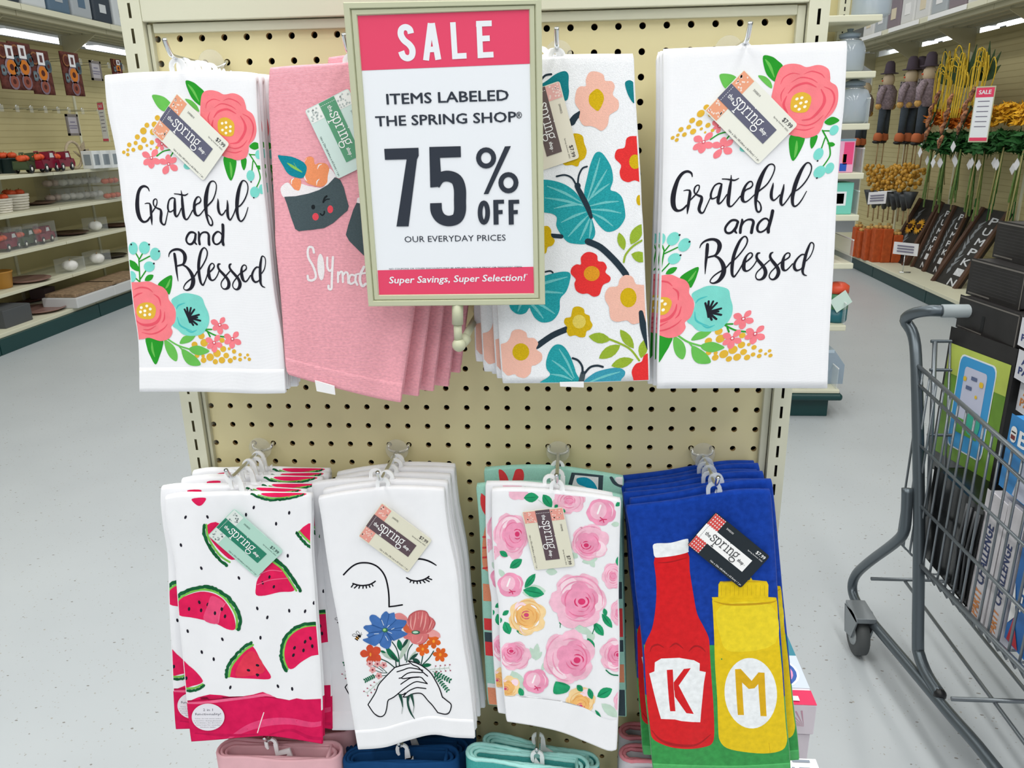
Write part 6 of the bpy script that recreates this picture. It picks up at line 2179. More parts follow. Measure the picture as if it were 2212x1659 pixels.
basket('white woven basket of pumpkins at the far left edge', tuple(on_shelf(0, 460, S2)), .095, .11)
basket('white woven basket of small pumpkins, second from the left edge', tuple(on_shelf(34, 453, S2)), .105, .125)


def plate(label, loc, r, m, lean=0.0, rot=0.0):
    t = thing('round_plate', label, 'plate', loc)
    mb = MB()
    mb.lathe([(r * .5, 0), (r * .55, .004), (r * .8, .008), (r, .022), (r * .985, .026), (r * .78, .014), (.001, .012)], loc, m, 32)
    mb.build('dish', t)
    mb = MB()
    mb.tube([(loc[0] + r * .995 * cos(2 * pi * k / 32), loc[1] + r * .995 * sin(2 * pi * k / 32), loc[2] + .024) for k in range(32)], .003, m, 6, True)
    mb.build('rim', t)
    t.rotation_euler = (lean, 0, rot)
    return t


plate('dark tray lying on the second goods shelf beside the basket', tuple(on_shelf(82, 442, S2)), .14, mat('dark_tray', '#6b5248', .35))
plate('dark brown plate behind the boxed trucks, third goods shelf', tuple(on_shelf(108, 496, S3)), .14, WOODB)
plate('brown oval plate right of the boxed trucks, third goods shelf', tuple(on_shelf(150, 507, S3)), .16, mat('brown_plate', '#4a3128', .3))
plate('dark plate at the far end of the third goods shelf', tuple(on_shelf(252, 490, S3)), .13, WOODB)
plate('mauve plate beside the mustard pot, fourth goods shelf', tuple(on_shelf(60, 608, S4)), .17, MAUVE)
plate('dark red plate behind the mauve plate, fourth goods shelf', tuple(on_shelf(20, 585, S4)), .15, mat('wine_plate', '#4d1e1a', .35))
plate('dark plate far along the fourth goods shelf', tuple(on_shelf(238, 556, S4)), .15, mat('dark_dish', '#2b2421', .35))
plate('mauve plate on the bottom deck of the left aisle', tuple(on_shelf(86, 672, SD)), .19, MAUVE)
plate('dark red plate on the bottom deck behind the mauve plate', tuple(on_shelf(55, 650, SD)), .18, mat('wine_plate', '#4d1e1a', .35))
pot('mustard yellow pot at the left picture edge, fourth goods shelf', tuple(on_shelf(2, 622, S4)), .095, .13, mat('mustard_glaze', '#c08a3c', .4), False)


def clear_case(label, px, py, z, dx, dy, dz, fill, n=1, rows=1, cat='boxed decoration', name='boxed_pumpkin'):
    """a clear plastic case with decorations inside"""
    p = on_shelf(px, py, z)
    t = thing(name, label, cat, tuple(p))
    mb = MB()
    mb.box((p.x - dx / 2, p.y - dy / 2, p.z + .001), (p.x + dx / 2, p.y + dy / 2, p.z + dz), GLASSY)
    mb.build('clear_case', t, bevel=.004)
    for r in range(rows):
        for k in range(n):
            q = MB()
            y = p.y - dy / 2 + dy * (k + .5) / n
            rad = min(dy / n * .42, dz / rows * .52, dx * .42)
            pumpkin(q, (p.x, y, p.z + .01 + r * dz / rows + rad * .72), rad, fill)
            q.build('pumpkin', t)
    return t


CER = mat('white_ceramic', '#f0efec', .3)
for i, px in enumerate((118, 150, 180, 208)):
    for r, zz in ((0, 0), (1, .125)):
        lab = '%s clear case of white pumpkins, %s from the left, second goods shelf' % (('lower', 'upper')[r], ('nearest', 'second', 'third', 'fourth')[i])
        c = clear_case(lab, px, 437 - i * 3, S2, .20, .2, .118, CER if i else mat('pinkish_ceramic', '#cdb7ae', .35), 2)
        c.location.z += zz
for r, zz in ((0, 0), (1, .13)):
    c = clear_case('%s clear pack of orange pumpkins at the far end, second goods shelf' % ('lower', 'upper')[r], 244, 430, S2, .2, .24, .12, mat('rust_orange', '#b4583a', .5), 3)
    c.location.z += zz
clear_case('clear case with white pumpkin alone on the third goods shelf', 208, 500, S3, .14, .17, .125, CER)
clear_case('white pumpkin in clear case on the fourth goods shelf, nearer', 154, 587, S4, .15, .2, .12, CER)
clear_case('white pumpkin in clear case on the fourth goods shelf, farther', 212, 571, S4, .15, .2, .12, CER)
for i, (px, m, c) in enumerate(((18, REDP, 'dark red'), (55, GREENP, 'olive green'), (92, REDP, 'wine red'))):
    o = make_truck('%s truck planter in clear wrap, %s from the left on the third goods shelf' % (c, ('first', 'second', 'third')[i]), on_shelf(px, 541 - i * 8, S3), m, 1.05, radians(100), 'boxed trucks on the third goods shelf')
    mb = MB()
    mb.box((-.13, -.06, .001), (.13, .06, .16), GLASSY)
    w = mb.build('clear_wrap', None)
    w.parent = o
# bottom deck boxes
for lab, px, py, dx, dy, dz, m in (('dark grey box at the left edge of the bottom deck', 8, 700, .26, .30, .13, mat('slate_box', '#4b4e51', .6)), ('small mauve cube box on the bottom deck', 95, 646, .14, .14, .10, mat('mauve_box', '#7d6a72', .6))):
    p_ = on_shelf(px, py, SD)
    t = thing('carton', lab, 'box', tuple(p_))
    mb = MB()
    mb.box((p_.x - dx / 2, p_.y - dy / 2, p_.z), (p_.x + dx / 2, p_.y + dy / 2, p_.z + dz), m)
    mb.build('body', t, bevel=.004)
    mb = MB()
    mb.box((p_.x - dx / 2 + .01, p_.y - dy / 2 + .01, p_.z + dz), (p_.x + dx / 2 - .01, p_.y + dy / 2 - .01, p_.z + dz + .003), m)
    mb.build('lid', t)
for i, (px, py) in enumerate(((165, 655), (243, 628))):
    p_ = on_shelf(px, py, SD)
    t = thing('tray_pack', 'white plastic wrapped tray pack on the bottom deck, %s' % ('nearer', 'farther')[i], 'tray', tuple(p_))
    mb = MB()
    dx, dy, dz = .30, .62, .085
    mb.box((p_.x - dx / 2, p_.y - dy / 2 + .1, p_.z), (p_.x + dx / 2, p_.y + dy / 2 + .1, p_.z + dz), mat('tray_white', '#c9cbcc', .35))
    mb.build('tray', t, bevel=.008)
    mb = MB()
    mb.box((p_.x - dx / 2 + .02, p_.y - dy / 2 + .12, p_.z + dz), (p_.x + dx / 2 - .02, p_.y + dy / 2 + .08, p_.z + dz + .03), mat('tray_fill', '#8a7358', .7, vary=.3, vscale=40))
    mb.build('filling', t, bevel=.005)

# ---- hanging goods on the left aisle wall
BRN = mat('brown_print_cloth', '#5b2a22', .9, vary=.35, vscale=35)


def hanging_cloth(label, px, py0, py1, x, w, n=1):
    top, bot = onx(px, py0, x), onx(px, py1, x)
    h = top.z - bot.z
    t = thing('printed_dish_towel', label, 'kitchen towel', tuple(top), 'brown floral towels on the left aisle wall')
    mb = MB()
    vs, fs = [], []
    nx_, nz_ = 8, 10
    for s_ in (0, 1):
        for i in range(nx_ + 1):
            for j in range(nz_ + 1):
                u, v = i / nx_, j / nz_
                vs.append((top.x + .008 * sin(u * 7) * v + (.016 if not s_ else 0), top.y + (u - .5) * w, top.z - v * h))
    k = (nx_ + 1) * (nz_ + 1)
    for i in range(nx_):
        for j in range(nz_):
            a = i * (nz_ + 1) + j
            fs.append((a, a + nz_ + 1, a + nz_ + 2, a + 1))
            fs.append((k + a, k + a + 1, k + a + nz_ + 2, k + a + nz_ + 1))
    ring = [i * (nz_ + 1) for i in range(nx_ + 1)] + [nx_ * (nz_ + 1) + j for j in range(1, nz_ + 1)] + [i * (nz_ + 1) + nz_ for i in range(nx_ - 1, -1, -1)] + [j for j in range(nz_ - 1, 0, -1)]
    for i in range(len(ring)):
        a, b = ring[i], ring[(i + 1) % len(ring)]
        fs.append((a, b, k + b, k + a))
    mb.add(vs, fs, BRN, True)
    mb.build('cloth', t)
    pr_ = MB()
    for (u, v, r, c1, c2) in ((.5, .52, .30, '#8d7a86', '#c97524'), (.5, .83, .24, '#7b6a78', '#8a4a3a'), (.85, .35, .2, '#53626b', '#41525c'), (.1, .6, .16, '#53626b', '#6c7a80'), (.2, .2, .2, '#8c5d3a', '#5b2a22')):
        for q, (rr, c) in enumerate(((r, c1), (r * .75, c2), (r * .32, '#4d2018'))):
            cy, cz = top.y + (u - .5) * w, top.z - v * h
            pts = [(top.x + .0262 + .0008 * q, min(max(cy + rr * w * cos(2 * pi * i / 14), top.y - w / 2), top.y + w / 2), max(min(cz + rr * w * sin(2 * pi * i / 14), top.z), bot.z)) for i in range(14)]
            pr_.add(pts, [tuple(range(14))], mat('cloth_print_' + c[1:], c, .9))
    pr_.build('flower_print', t)
    mb = MB()
    cy, cz = top.y - .02 * w, top.z - .2 * h
    mb.obox((top.x + .032, cy, cz), (.001, 0, 0), (0, w * .17, 0), (0, .0, h * .14), mat('tag_white', '#e6e6ea', .5))
    o = mb.build('tag', t)
    mb = MB()
    mb.obox((top.x + .0335, cy, cz), (.0005, 0, 0), (0, w * .07, 0), (0, 0, h * .08), mat('tag_picture', '#5d3a3a', .5))
    mb.build('tag_picture', o)
    return t


for lab, px, a, b in (('brown floral towel at the left picture edge, left aisle wall', 8, 92, 192), ('brown floral towel second from the left edge, left aisle wall', 36, 92, 193), ('brown floral towel in the middle of the left aisle wall', 77, 108, 203), ('brown floral towel hanging alone on the left aisle wall', 145, 113, 206)):
    hanging_cloth(lab, px, a, b, -4.25, .25)
t0 = hanging_cloth('dark scarf hanging near the end of the left aisle wall', 247, 128, 165, -4.3, .16)
t0['group'] = 'brown floral towels on the left aisle wall'


def wall_hook(label, p, side, ln, group):
    t = thing('wall_hook', label, 'hook', tuple(p), group)
    mb = MB()
    mb.tube([p, p + Vector((-side * ln * .94, 0, .0)), p + Vector((-side * ln, 0, .02))], .004, CHROME, 6)
    mb.build('wire', t)
    mb = MB()
    mb.box((min(p.x - side * ln, p.x - side * ln - side * .004), p.y - .02, p.z - .035), (max(p.x - side * ln, p.x - side * ln - side * .004), p.y + .02, p.z + .015), GLASSY)
    mb.build('label_holder', t)
    return t


_first = None
NTH = BAY + ('sixth', 'seventh', 'eighth', 'ninth', 'tenth', 'eleventh', 'twelfth', 'thirteenth')
for row, (z, ys) in enumerate(((1.70, [5.15, 5.33, 5.5, 5.68, 5.85, 6.0, 6.2, 6.45]), (2.12, [5.2, 5.5, 5.75, 6.1, 6.3, 6.5, 6.75, 7.0]))):
    for k, y in enumerate(ys):
        wall_hook('chrome wall hook, %s from the left in the %s row of the left aisle wall' % (NTH[k], ('lower', 'upper')[row]), Vector((-4.55, y, z)), -1, .28, 'wall hooks of the left aisle')


def small_sign(label, px, py, x, w, h):
    p = onx(px, py, x)
    t = thing('framed_shelf_sign', label, 'sign', tuple(p))
    mb = MB()
    for a, b, c, d in ((-w / 2, -h / 2, w / 2, -h / 2 + .02), (-w / 2, h / 2 - .02, w / 2, h / 2), (-w / 2, -h / 2, -w / 2 + .02, h / 2), (w / 2 - .02, -h / 2, w / 2, h / 2)):
        mb.box((p.x, p.y + a, p.z + b), (p.x + .012, p.y + c, p.z + d), mat('grey_frame', '#7c7672', .5))
    mb.build('frame', t)
    mb = MB()
    mb.box((p.x + .002, p.y - w / 2 + .01, p.z - h / 2 + .01), (p.x + .007, p.y + w / 2 - .01, p.z + h / 2 - .01), mat('grey_sign_face', '#b3afb4', .5))
    f = mb.build('face', t)
    mb = MB()
    for k, l in ((.02, .4), (-.01, .7), (-.03, .6)):
        mb.box((p.x + .0075, p.y - w * l / 2, p.z + k), (p.x + .008, p.y + w * l / 2, p.z + k + .008), mat('sign_grey_ink', '#77748a', .5))
    mb.build('lettering', f)


small_sign('small grey framed sign high on the left aisle wall', 206, 153, -4.27, .17, .17)
small_sign('small grey framed sign lower on the left aisle wall', 156, 270, -4.27, .17, .18)


def aisle_sale(label, P, ax, w, h):
    """small red and white sale sign: P = top centre, ax = horizontal direction of its face"""
    t = thing('aisle_sale_sign', label, 'sign', tuple(P))
    ax = Vector(ax)
    up = Vector((0, 0, 1))
    n = ax.cross(up).normalized()
    if n.dot(CAM - P) < 0:
        n = -n
    mb = MB()
    mb.obox(P - up * h / 2, ax * w / 2, n * .004, up * h / 2, SIGNF)
    mb.build('frame', t)
    mb = MB()
    mb.obox(P - up * h * .5, ax * w * .45, n * .0048, up * h * .475, PAPER)
    mb.build('poster', t)
    mb = MB()
    mb.obox(P - up * h * .11, ax * w * .45, n * .0054, up * h * .085, SRED)
    mb.build('red_band', t)
    mb = MB()
    mb.obox(P - up * h * .945, ax * w * .45, n * .0054, up * h * .03, SRED)
    mb.build('red_band', t)
    mb = MB()
    ex = ax if (AX.dot(ax) > 0) else -ax
    put_text(mb, 'SALE', P - up * h * .14 + n * .006, ex, up, PAPER, width=w * .62, height=h * .075, bold=.03, center=True)
    for k in range(6):
        c = P - up * h * (.26 + .09 * k) + n * .0056
        mb.add([c - ex * w * .3, c + ex * w * .3, c + ex * w * .3 - up * .006, c - ex * w * .3 - up * .006], [(0, 1, 2, 3)], mat('sign_grey_ink', '#77748a', .5))
    mb.build('lettering', t)
    return t


_p = onx(216, 220, -4.05)
aisle_sale('small red and white SALE sign on the left aisle wall', _p, (.8, -.6, 0), .125, .34)
# goods on the high top shelf, left
CLR = [mat('pack_blue', '#5b7287', .25), mat('pack_grey', '#a9b0b6', .2), mat('pack_dark', '#3a434e', .25), mat('pack_silver', '#ccd2d6', .18)]
for i in range(12):
    y = 4.6 + i * .32
    t = thing('wrapped_pack', 'clear wrapped grey pack on the left high shelf, %s from the near end' % NTH[i], 'package', (-4.28, y, 2.445), 'wrapped packs on the left high shelf')
    mb = MB()
    h = .34 + .07 * ((i * 7) % 3)
    mb.box((-4.42, y - .145, 2.446), (-4.11, y + .145, 2.446 + h), CLR[(i * 5) % 4])
    mb.build('pack', t, bevel=.02, seg=3)
    mb = MB()
    mb.box((-4.11, y - .05, 2.53), (-4.107, y + .05, 2.60), CLR[(i * 3 + 1) % 4])
    mb.build('pack_label', t)

# ---- lamps of the neighbouring aisles, seen through the gap above the wall boards
TUBE = mat('lamp_tube', '#fbfdff', .4, emit=5.0)
for sx, nm in ((-6.35, 'left'), (5.6, 'right')):
    for k in range(4):
        y = (7.2, 9.0, 10.8, 12.6)[k] + (.6 if sx > 0 else 0)
        z = 2.63
        t = thing('hanging_lamp', 'white tube lamp beyond the %s aisle wall, %s from the near end' % (nm, NTH[k]), 'lamp', (sx, y, z), 'lamps beyond the %s aisle' % nm)
        mb = MB()
        mb.box((sx - .12, y - .8, z + .02), (sx + .12, y + .8, z + .07), mat('lamp_housing', '#e9ecec', .5))
        mb.build('housing', t, bevel=.004)
        for d in (-.06, .06):
            mb = MB()
            mb.tube([(sx + d, y - .78, z), (sx + d, y + .78, z)], .02, TUBE, 8)
            mb.build('tube', t)
        mb = MB()
        for e in (-.6, .6):
            mb.tube([(sx, y + e, z + .07), (sx, y + e, 3.999)], .004, CHROME, 5)
        mb.build('hanger_wire', t)

# ------------------------------------------------------------------ right aisle: shelving run and its goods
RX = (3.12, 3.10, 3.25, 3.25, 3.75, 2.355)
for i, (a, b) in enumerate(((3.4, 4.62), (4.62, 5.84), (5.84, 7.06), (7.06, 8.28), (8.28, 9.5))):
    shelving_section(a, b, 1, '%s cream shelving bay of the right aisle, counted from the near end' % BAY[i], RX, [], 2.215, 'right aisle shelving bays')

PLAID = mat('plaid_shirt', '#8f8088', .9, vary=.35, vscale=60)
DENIM = mat('dark_denim', '#3d4650', .9, vary=.1)
HATG = mat('felt_hat', '#5a4f5c', .9)
STRAW = mat('straw', '#c39a58', .9, vary=.2, vscale=60)
FACE = mat('burlap_face', '#d5c2a5', .9)
STAKE = mat('wood_stake', '#a98f68', .8)


def scarecrow(label, px, x, yoff=0.0, shirt=PLAID, hat=True):
    top = onx(px, 132, x)
    y, z0 = top.y, 1.26
    t = thing('scarecrow_pick', label, 'scarecrow', (x, y, z0), None)
    H = .80

    def P(a, b, c=0.0):          # a across (+ towards the camera), b height 0..1
        return Vector((x + c - a * .75, y - a * .66, z0 + b * H))
    for s in (-1, 1):
        mb = MB()
        mb.tube([P(s * .035, .46), P(s * .05, .28), P(s * .055, .12)], [.042, .036, .034], DENIM, 10)
        mb.build('trouser_leg', t)
        mb = MB()
        mb.lathe([(.03, 0), (.05, .02), (.045, .07), (.03, .09)], P(s * .06, .02, -.01), mat('orange_boot', '#b5633a', .8), 12)
        b_ = mb.build('boot', t)
        mb = MB()
        mb.ball(P(s * .06, .015, -.02), .04, BLACK, 10, 1.2, 1, .5)
        mb.build('sole', b_)
    mb = MB()
    mb.lathe([(.075, 0), (.085, .05), (.095, .12), (.10, .18), (.06, .24), (.035, .26)], P(0, .43), shirt, 14)
    mb.build('shirt', t)
    for s in (-1, 1):
        mb = MB()
        mb.tube([P(s * .08, .70), P(s * .14, .62), P(s * .15, .50)], [.038, .036, .03], shirt, 8)
        mb.build('sleeve', t)
        mb = MB()
        mb.ball(P(s * .15, .47), .035, STRAW, 8)
        mb.build('straw_hand', t)
    mb = MB()
    mb.ball(P(0, .80), .062, FACE, 12, 1, 1, 1.25)
    hd = mb.build('head', t)
    mb = MB()
    for s in (-1, 1):
        mb.ball(P(s * .022, .82, -.058), .007, BLACK, 6)
    mb.ball(P(0, .795, -.064), .010, ORANGE, 6)
    mb.build('face', hd)
    mb = MB()
    for k in range(9):
        g = 2 * pi * k / 9
        c = P(0, .72)
        mb.tube([P(0, .78), c + Vector((.07 * cos(g), .07 * sin(g), -.05))], [.012, .004], STRAW, 5)
    mb.build('straw_beard', t)
    mb = MB()
    q0, q1, q2 = P(-.055, .745, -.07), P(.055, .745, -.07), P(0, .655, -.10)
    mb.prism([q0, q1, q2], (.004, 0, 0), mat('check_scarf', '#d9d8da', .9, c2='#3a3a40', vscale=55))
    mb.build('neck_scarf', t)
    if hat:
        mb = MB()
        mb.lathe([(.088, 0), (.092, .006), (.056, .012), (.050, .06), (.046, .10), (.030, .125), (.001, .13)], P(0, .88), HATG, 16)
        mb.build('hat', t)
    for s in (-1, 1):
        mb = MB()
        mb.tube([P(s * .06, .03), P(s * .06, -.28)], .006, STAKE, 6)
        mb.build('stake', t)
    return t


for lab, px, x in (('scarecrow pick in grey plaid shirt, farthest along the right aisle wall', 1878, 3.52), ('scarecrow pick with pointed grey hat, second farthest on the right aisle wall', 1925, 3.5), ('scarecrow pick with tall hat and dark jeans, in the middle of its row', 1973, 3.5), ('scarecrow pick in plaid shirt behind the first one of its row', 1992, 3.6), ('scarecrow pick nearest the corn husk bundles', 2012, 3.48)):
    sc_ = scarecrow(lab, px, x, hat=px > 1880)
    if px < 1890:
        sc_.location.z -= .06

# flower picks: orange ones farther, yellow ones nearer
ORF, YEF, LEAF = mat('silk_orange', '#d67a1c', .8, vary=.25, vscale=60), mat('silk_yellow', '#dba51a', .8, vary=.25, vscale=60), mat('silk_leaf', '#1d5a22', .8, vary=.3, vscale=40)
STEM = mat('green_stem', '#6d8a4a', .8, vary=.2)
TAGW = mat('tag_white', '#e6e6ea', .5)
STEMT = mat('tan_stem', '#a59a6a', .8)


def flower_pick(label, x, y, z, m, seed, group):
    t = thing('silk_flower_pick', label, 'artificial flower', (x, y, z), group)
    rnd = random.Random(seed)

    def spray(mb, c, n, r, l, w, m_):
        vs, fs = [], []
        for i in range(n):
            d = Vector((rnd.gauss(0, 1), rnd.gauss(0, 1), rnd.gauss(0, .8))).normalized()
            p0 = c + Vector((rnd.uniform(-r, r), rnd.uniform(-r, r), rnd.uniform(-r, r) * 1.1))
            s = d.orthogonal().normalized() * w
            o = len(vs)
            vs += [p0 - d * l * .4, p0 + s, p0 + d * l, p0 - s]
            fs.append((o, o + 1, o + 2, o + 3))
        mb.add(vs, fs, m_)
    mb = MB()
    spray(mb, Vector((x, y, z)), 120, .062, .05, .016, m)
    o = mb.build('blossom', t)
    mb = MB()
    spray(mb, Vector((x, y, z - .20)), 90, .062, .075, .024, LEAF)
    mb.build('foliage', t)
    for k in range(7):
        mb = MB()
        a = rnd.uniform(-.07, .07)
        ln = rnd.uniform(.55, .82)
        mb.tube([(x + a * .5, y + a, z - .25), (x + a * .7, y + a * 1.2, z - .42), (x + a, y + a * 1.3, z - ln)], .005 if k % 3 else .008, (STEM, STEMT, LEAF)[k % 3], 5)
        mb.build('stem', t)
    mb = MB()
    mb.obox((x - .03, y, z - .37 + rnd.uniform(-.02, .02)), (.002, 0, 0), (0, .024, .02), (0, -.02, .024), TAGW)
    mb.build('tag', t)
    return t


for i in range(7):
    flower_pick('orange silk flower pick, %s from the left in the flower row' % NTH[i], 3.44 + .05 * (i % 2), 6.86 - i * .14, 1.50 - .01 * (i % 3), ORF, i, 'orange silk flower picks')
for i in range(9):
    flower_pick('yellow silk flower pick, %s of the yellow ones from the left' % NTH[i], 3.42 + .05 * (i % 2), 5.86 - i * .14, 1.50 + .01 * (i % 3), YEF, 40 + i, 'yellow silk flower picks')

RAF = mat('yellow_raffia', '#c9a92a', .8, vary=.2)


def husk_bundle(label, px, py, x, seed, s=1.0, husks=4):
    p = onx(px, py, x)
    t = thing('corn_husk_bundle', label, 'artificial plant', tuple(p))
    rnd = random.Random(seed)
    mb = MB()
    for k in range(16):
        g = rnd.uniform(-.9, .9)
        r = rnd.uniform(.12, .30) * s
        mb.tube(smooth_pts([p + Vector((0, 0, .02)), p + Vector((-.03, sin(g) * r * .5, cos(g) * r * .8)), p + Vector((-.05, sin(g) * r * .9, cos(g) * r * .9)), p + Vector((-.05, sin(g) * r * 1.1, cos(g) * r * .3)), p + Vector((-.06, sin(g) * r * .8, -.18 * s))]), .0042, RAF, 5)
    mb.build('raffia', t)
    for k in range(7):
        g = (k - 3) * .36
        d = Vector((-.06, sin(g), cos(g) * .9)).normalized()
        n = d.cross(Vector((1, 0, 0))).normalized()
        mb = MB()
        l = rnd.uniform(.20, .30) * s
        mb.prism([p, p + d * l * .45 + n * .038 * s, p + d * l, p + d * l * .45 - n * .038 * s], (.004, 0, 0), DLEAF)
        mb.build('leaf', t)
    for k in range(husks):
        a = rnd.uniform(-.02, .04)
        mb = MB()
        z0 = -.04 - .085 * k * s
        mb.tube([p + Vector((-.06, .03 + a + .035 * k, z0)), p + Vector((-.075, .05 + a + .035 * k, z0 - .05)), p + Vector((-.07, .065 + a + .035 * k, z0 - .11))], [.012, .022, .008], mat('corn_husk', '#c58a62', .8, c2='#5b3b33', vscale=45), 7)
        mb.build('husk', t)
    mb = MB()
    e = p + Vector((-.07, .035 * husks + .07, -.12 - .085 * husks * s))
    mb.tube([p + Vector((-.03, .03, -.05)), e], .008, DLEAF, 6)
    for k in range(10):
        c = p + (e - p) * (.35 + .065 * k)
        d = Vector((-.02, rnd.uniform(-.06, .06), rnd.uniform(-.05, .02)))
        mb.prism([c, c + d * .6 + Vector((0, .012, .01)), c + d * 1.3, c + d * .6 - Vector((0, .012, .01))], (.002, 0, 0), DLEAF if k % 3 else mat('dusty_leaf', '#a9b7ae', .8))
    mb.build('leafy_stem', t)
    mb = MB()
    mb.obox(e + Vector((-.01, .0, -.04)), (.002, 0, 0), (0, .025, .02), (0, -.02, .025), TAGW)
    mb.build('tag', t)
    return t


DLEAF = mat('dark_silk_leaf', '#22401f', .8, vary=.3, vscale=40)
husk_bundle('yellow raffia and corn husk bundle beside the scarecrows', 2050, 185, 3.42, 1, 1.2)
husk_bundle('yellow raffia and corn husk bundle left of the aisle sale sign', 2085, 190, 3.36, 2, 1.3)
husk_bundle('yellow raffia bundle with green leaves above the aisle sale sign', 2130, 175, 3.38, 3, 1.0)
_p = onx(2131, 186, 3.2)
aisle_sale('small red and white SALE sign among the silk flowers', _p, (.72, -.69, 0), .135, .40)

# golden bead clusters with dark wrappers
GOLD = mat('gold_berry', '#c08f2e', .5, vary=.3, vscale=50)
for i in range(9):
    c = onx(1884 + i * 11, 382 + (i % 2) * 6, 3.42)
    t = thing('gold_berry_pick', 'golden berry pick in dark wrapper below the scarecrows, %s from the left' % NTH[i], 'artificial plant', tuple(c), 'golden berry picks')
    rnd = random.Random(i)
    mb = MB()
    for k in range(26):
        mb.ball(c + Vector((rnd.uniform(-.08, .08), rnd.uniform(-.08, .08), rnd.uniform(-.11, .12))), .022, GOLD, 6)
    o = mb.build('berries', t)
    o['kind'] = 'stuff'
    mb = MB()
    mb.lathe([(.02, 0), (.05, .1), (.07, .16)], c - Vector((0, 0, .30)), mat('dark_wrapper', '#3b4045', .35), 10)
    mb.build('wrapper', t)
    mb = MB()
    mb.tube([c - Vector((0, 0, .28)), c - Vector((0, .01, .44))], .008, STAKE, 5)
    mb.build('stem', t)
_p = onx(1897, 412, 3.18)
t = thing('price_placard', 'small white placard in front of the golden berry picks', 'sign', tuple(_p))
mb = MB()
mb.tube([_p - Vector((0, 0, .01)), Vector((3.76, _p.y + .1, _p.z))], .004, CHROME, 6)
mb.build('arm', t)
mb = MB()
mb.obox(_p - Vector((0, 0, .07)), (.06, -.075, .01), (.003, .003, 0), (0, 0, .06), TAGW)
mb.build('card', t)
mb = MB()
for k in range(3):
    mb.obox(_p - Vector((.006, .006, .045 + .025 * k)), (.045, -.056, .008), (.003, .003, 0), (0, 0, .005), mat('sign_grey_ink', '#77748a', .5))
mb.build('lettering', t)

# leaning wooden signs
PLANK = mat('sign_plank', '#4e3526', .6, vary=.25, vscale=12, stretch=(1, 1, .15))
FACED = mat('sign_black_face', '#25231f', .6, vary=.2, vscale=25)
LETW = mat('sign_letter_white', '#c9ccd0', .6, vary=.15, vscale=50)
Dz = .143


def porch_sign(label, word, bl, br, tl, tr, husk=True):
    """framed board leaning back on the deck, lettering running down it"""
    B0, B1 = onz(bl[0], bl[1], Dz), onz(br[0], br[1], Dz)
    xt = 3.58
    T0, T1 = onx(tl[0], tl[1], xt), onx(tr[0], tr[1], xt)
    # keep it a flat rectangle: average the width
    ex = ((B1 - B0) + (T1 - T0)) / 2
    ez = ((T0 - B0) + (T1 - B1)) / 2
    O = (B0 + B1 + T0 + T1) / 4
    W_, H_ = ex.length, ez.length
    ex.normalize()
    ez = (ez - ex * ez.dot(ex)).normalized()
    n = ex.cross(ez)
    if n.dot(CAM - O) < 0:
        n = -n
    t = thing('porch_sign', label, 'sign', tuple(O - ez * H_ / 2))
    mb = MB()
    mb.obox(O - n * .02, ex * W_ / 2, n * .012, ez * H_ / 2, FACED)
    mb.build('board', t)
    for a, b, c, d in ((-.5, -.5, -.40, .5), (.40, -.5, .5, .5)):
        mb = MB()
        mb.obox(O + ex * W_ * (a + c) / 2 - n * .01, ex * W_ * (c - a) / 2, n * .024, ez * H_ / 2, PLANK)
        mb.build('frame_rail', t)
    mb = MB()
    N = len(word)
    for i, ch in enumerate(word):
        c = O + n * -.0072 + ez * (H_ * (.43 - .86 * (i + .8) / N)) + ex * (W_ * .17)
        put_text(mb, ch, c, ex, ez, LETW, width=W_ * .26, height=H_ * .085, bold=.03, center=True)
    if word:
        mb.build('lettering', t)
    if husk:
        mb = MB()
        for i in range(9):
            a = O + n * -.0070 + ez * H_ * (-.30 + .07 * i) - ex * W_ * .2
            mb.add([a, a + ex * W_ * .05 + ez * H_ * .05, a + ex * W_ * (.16 * sin(i)) + ez * H_ * .12, a - ex * W_ * .06 + ez * H_ * .05], [(0, 1, 2, 3)], mat('sign_leaf_grey', '#7d8286', .6))
        mb.build('leaf_picture', t)
    return t, O, ex, ez, n, W_, H_


s1 = porch_sign('dark wooden sign with two sunflowers, farthest left of the leaning signs', '', (1930, 566), (1975, 580), (1962, 437), (2006, 444))
porch_sign('leaning dark wooden PUMPKIN sign, second of the four', 'PUMPKIN', (1985, 582), (2012, 592), (2013, 444), (2043, 450))
porch_sign('leaning dark wooden PUMPKIN sign, third of the four', 'PUMPKIN', (2010, 592), (2042, 604), (2043, 450), (2074, 456))
porch_sign('leaning dark wooden PUMPKIN sign nearest the boxes in the cart', 'PUMPKIN', (2044, 618), (2094, 632), (2080, 455), (2142, 470))
t, O, ex, ez, n, W_, H_ = s1
for k, (a, b) in enumerate(((-.18, .10), (.2, .12))):
    c = O + ex * W_ * a + ez * H_ * b + n * .004
    mb = MB()
    for i in range(16):
        g = 2 * pi * i / 16
        d = ex * cos(g) + ez * sin(g)
        s = ex * -sin(g) + ez * cos(g)
        mb.add([c + d * .02, c + d * .05 + s * .012 + n * .008, c + d * .085 + n * .004, c + d * .05 - s * .012 + n * .008], [(0, 1, 2, 3)], mat('sunflower_petal', '#d19a22', .7))
    mb.build('sunflower_petals', t)
    mb = MB()
    mb.ball(c + n * .008, .026, mat('sunflower_heart', '#4a2d16', .9), 10)
    mb.build('sunflower_heart', t)
_p = onx(1962, 550, 3.22)
t = thing('price_placard', 'white placard in front of the sunflower sign', 'sign', tuple(_p))
mb = MB()
mb.obox(_p + Vector((-.05, -.05, .06)), (.075, -.085, 0), (.003, .003, 0), (0, 0, .055), TAGW)
mb.build('card', t)
mb = MB()
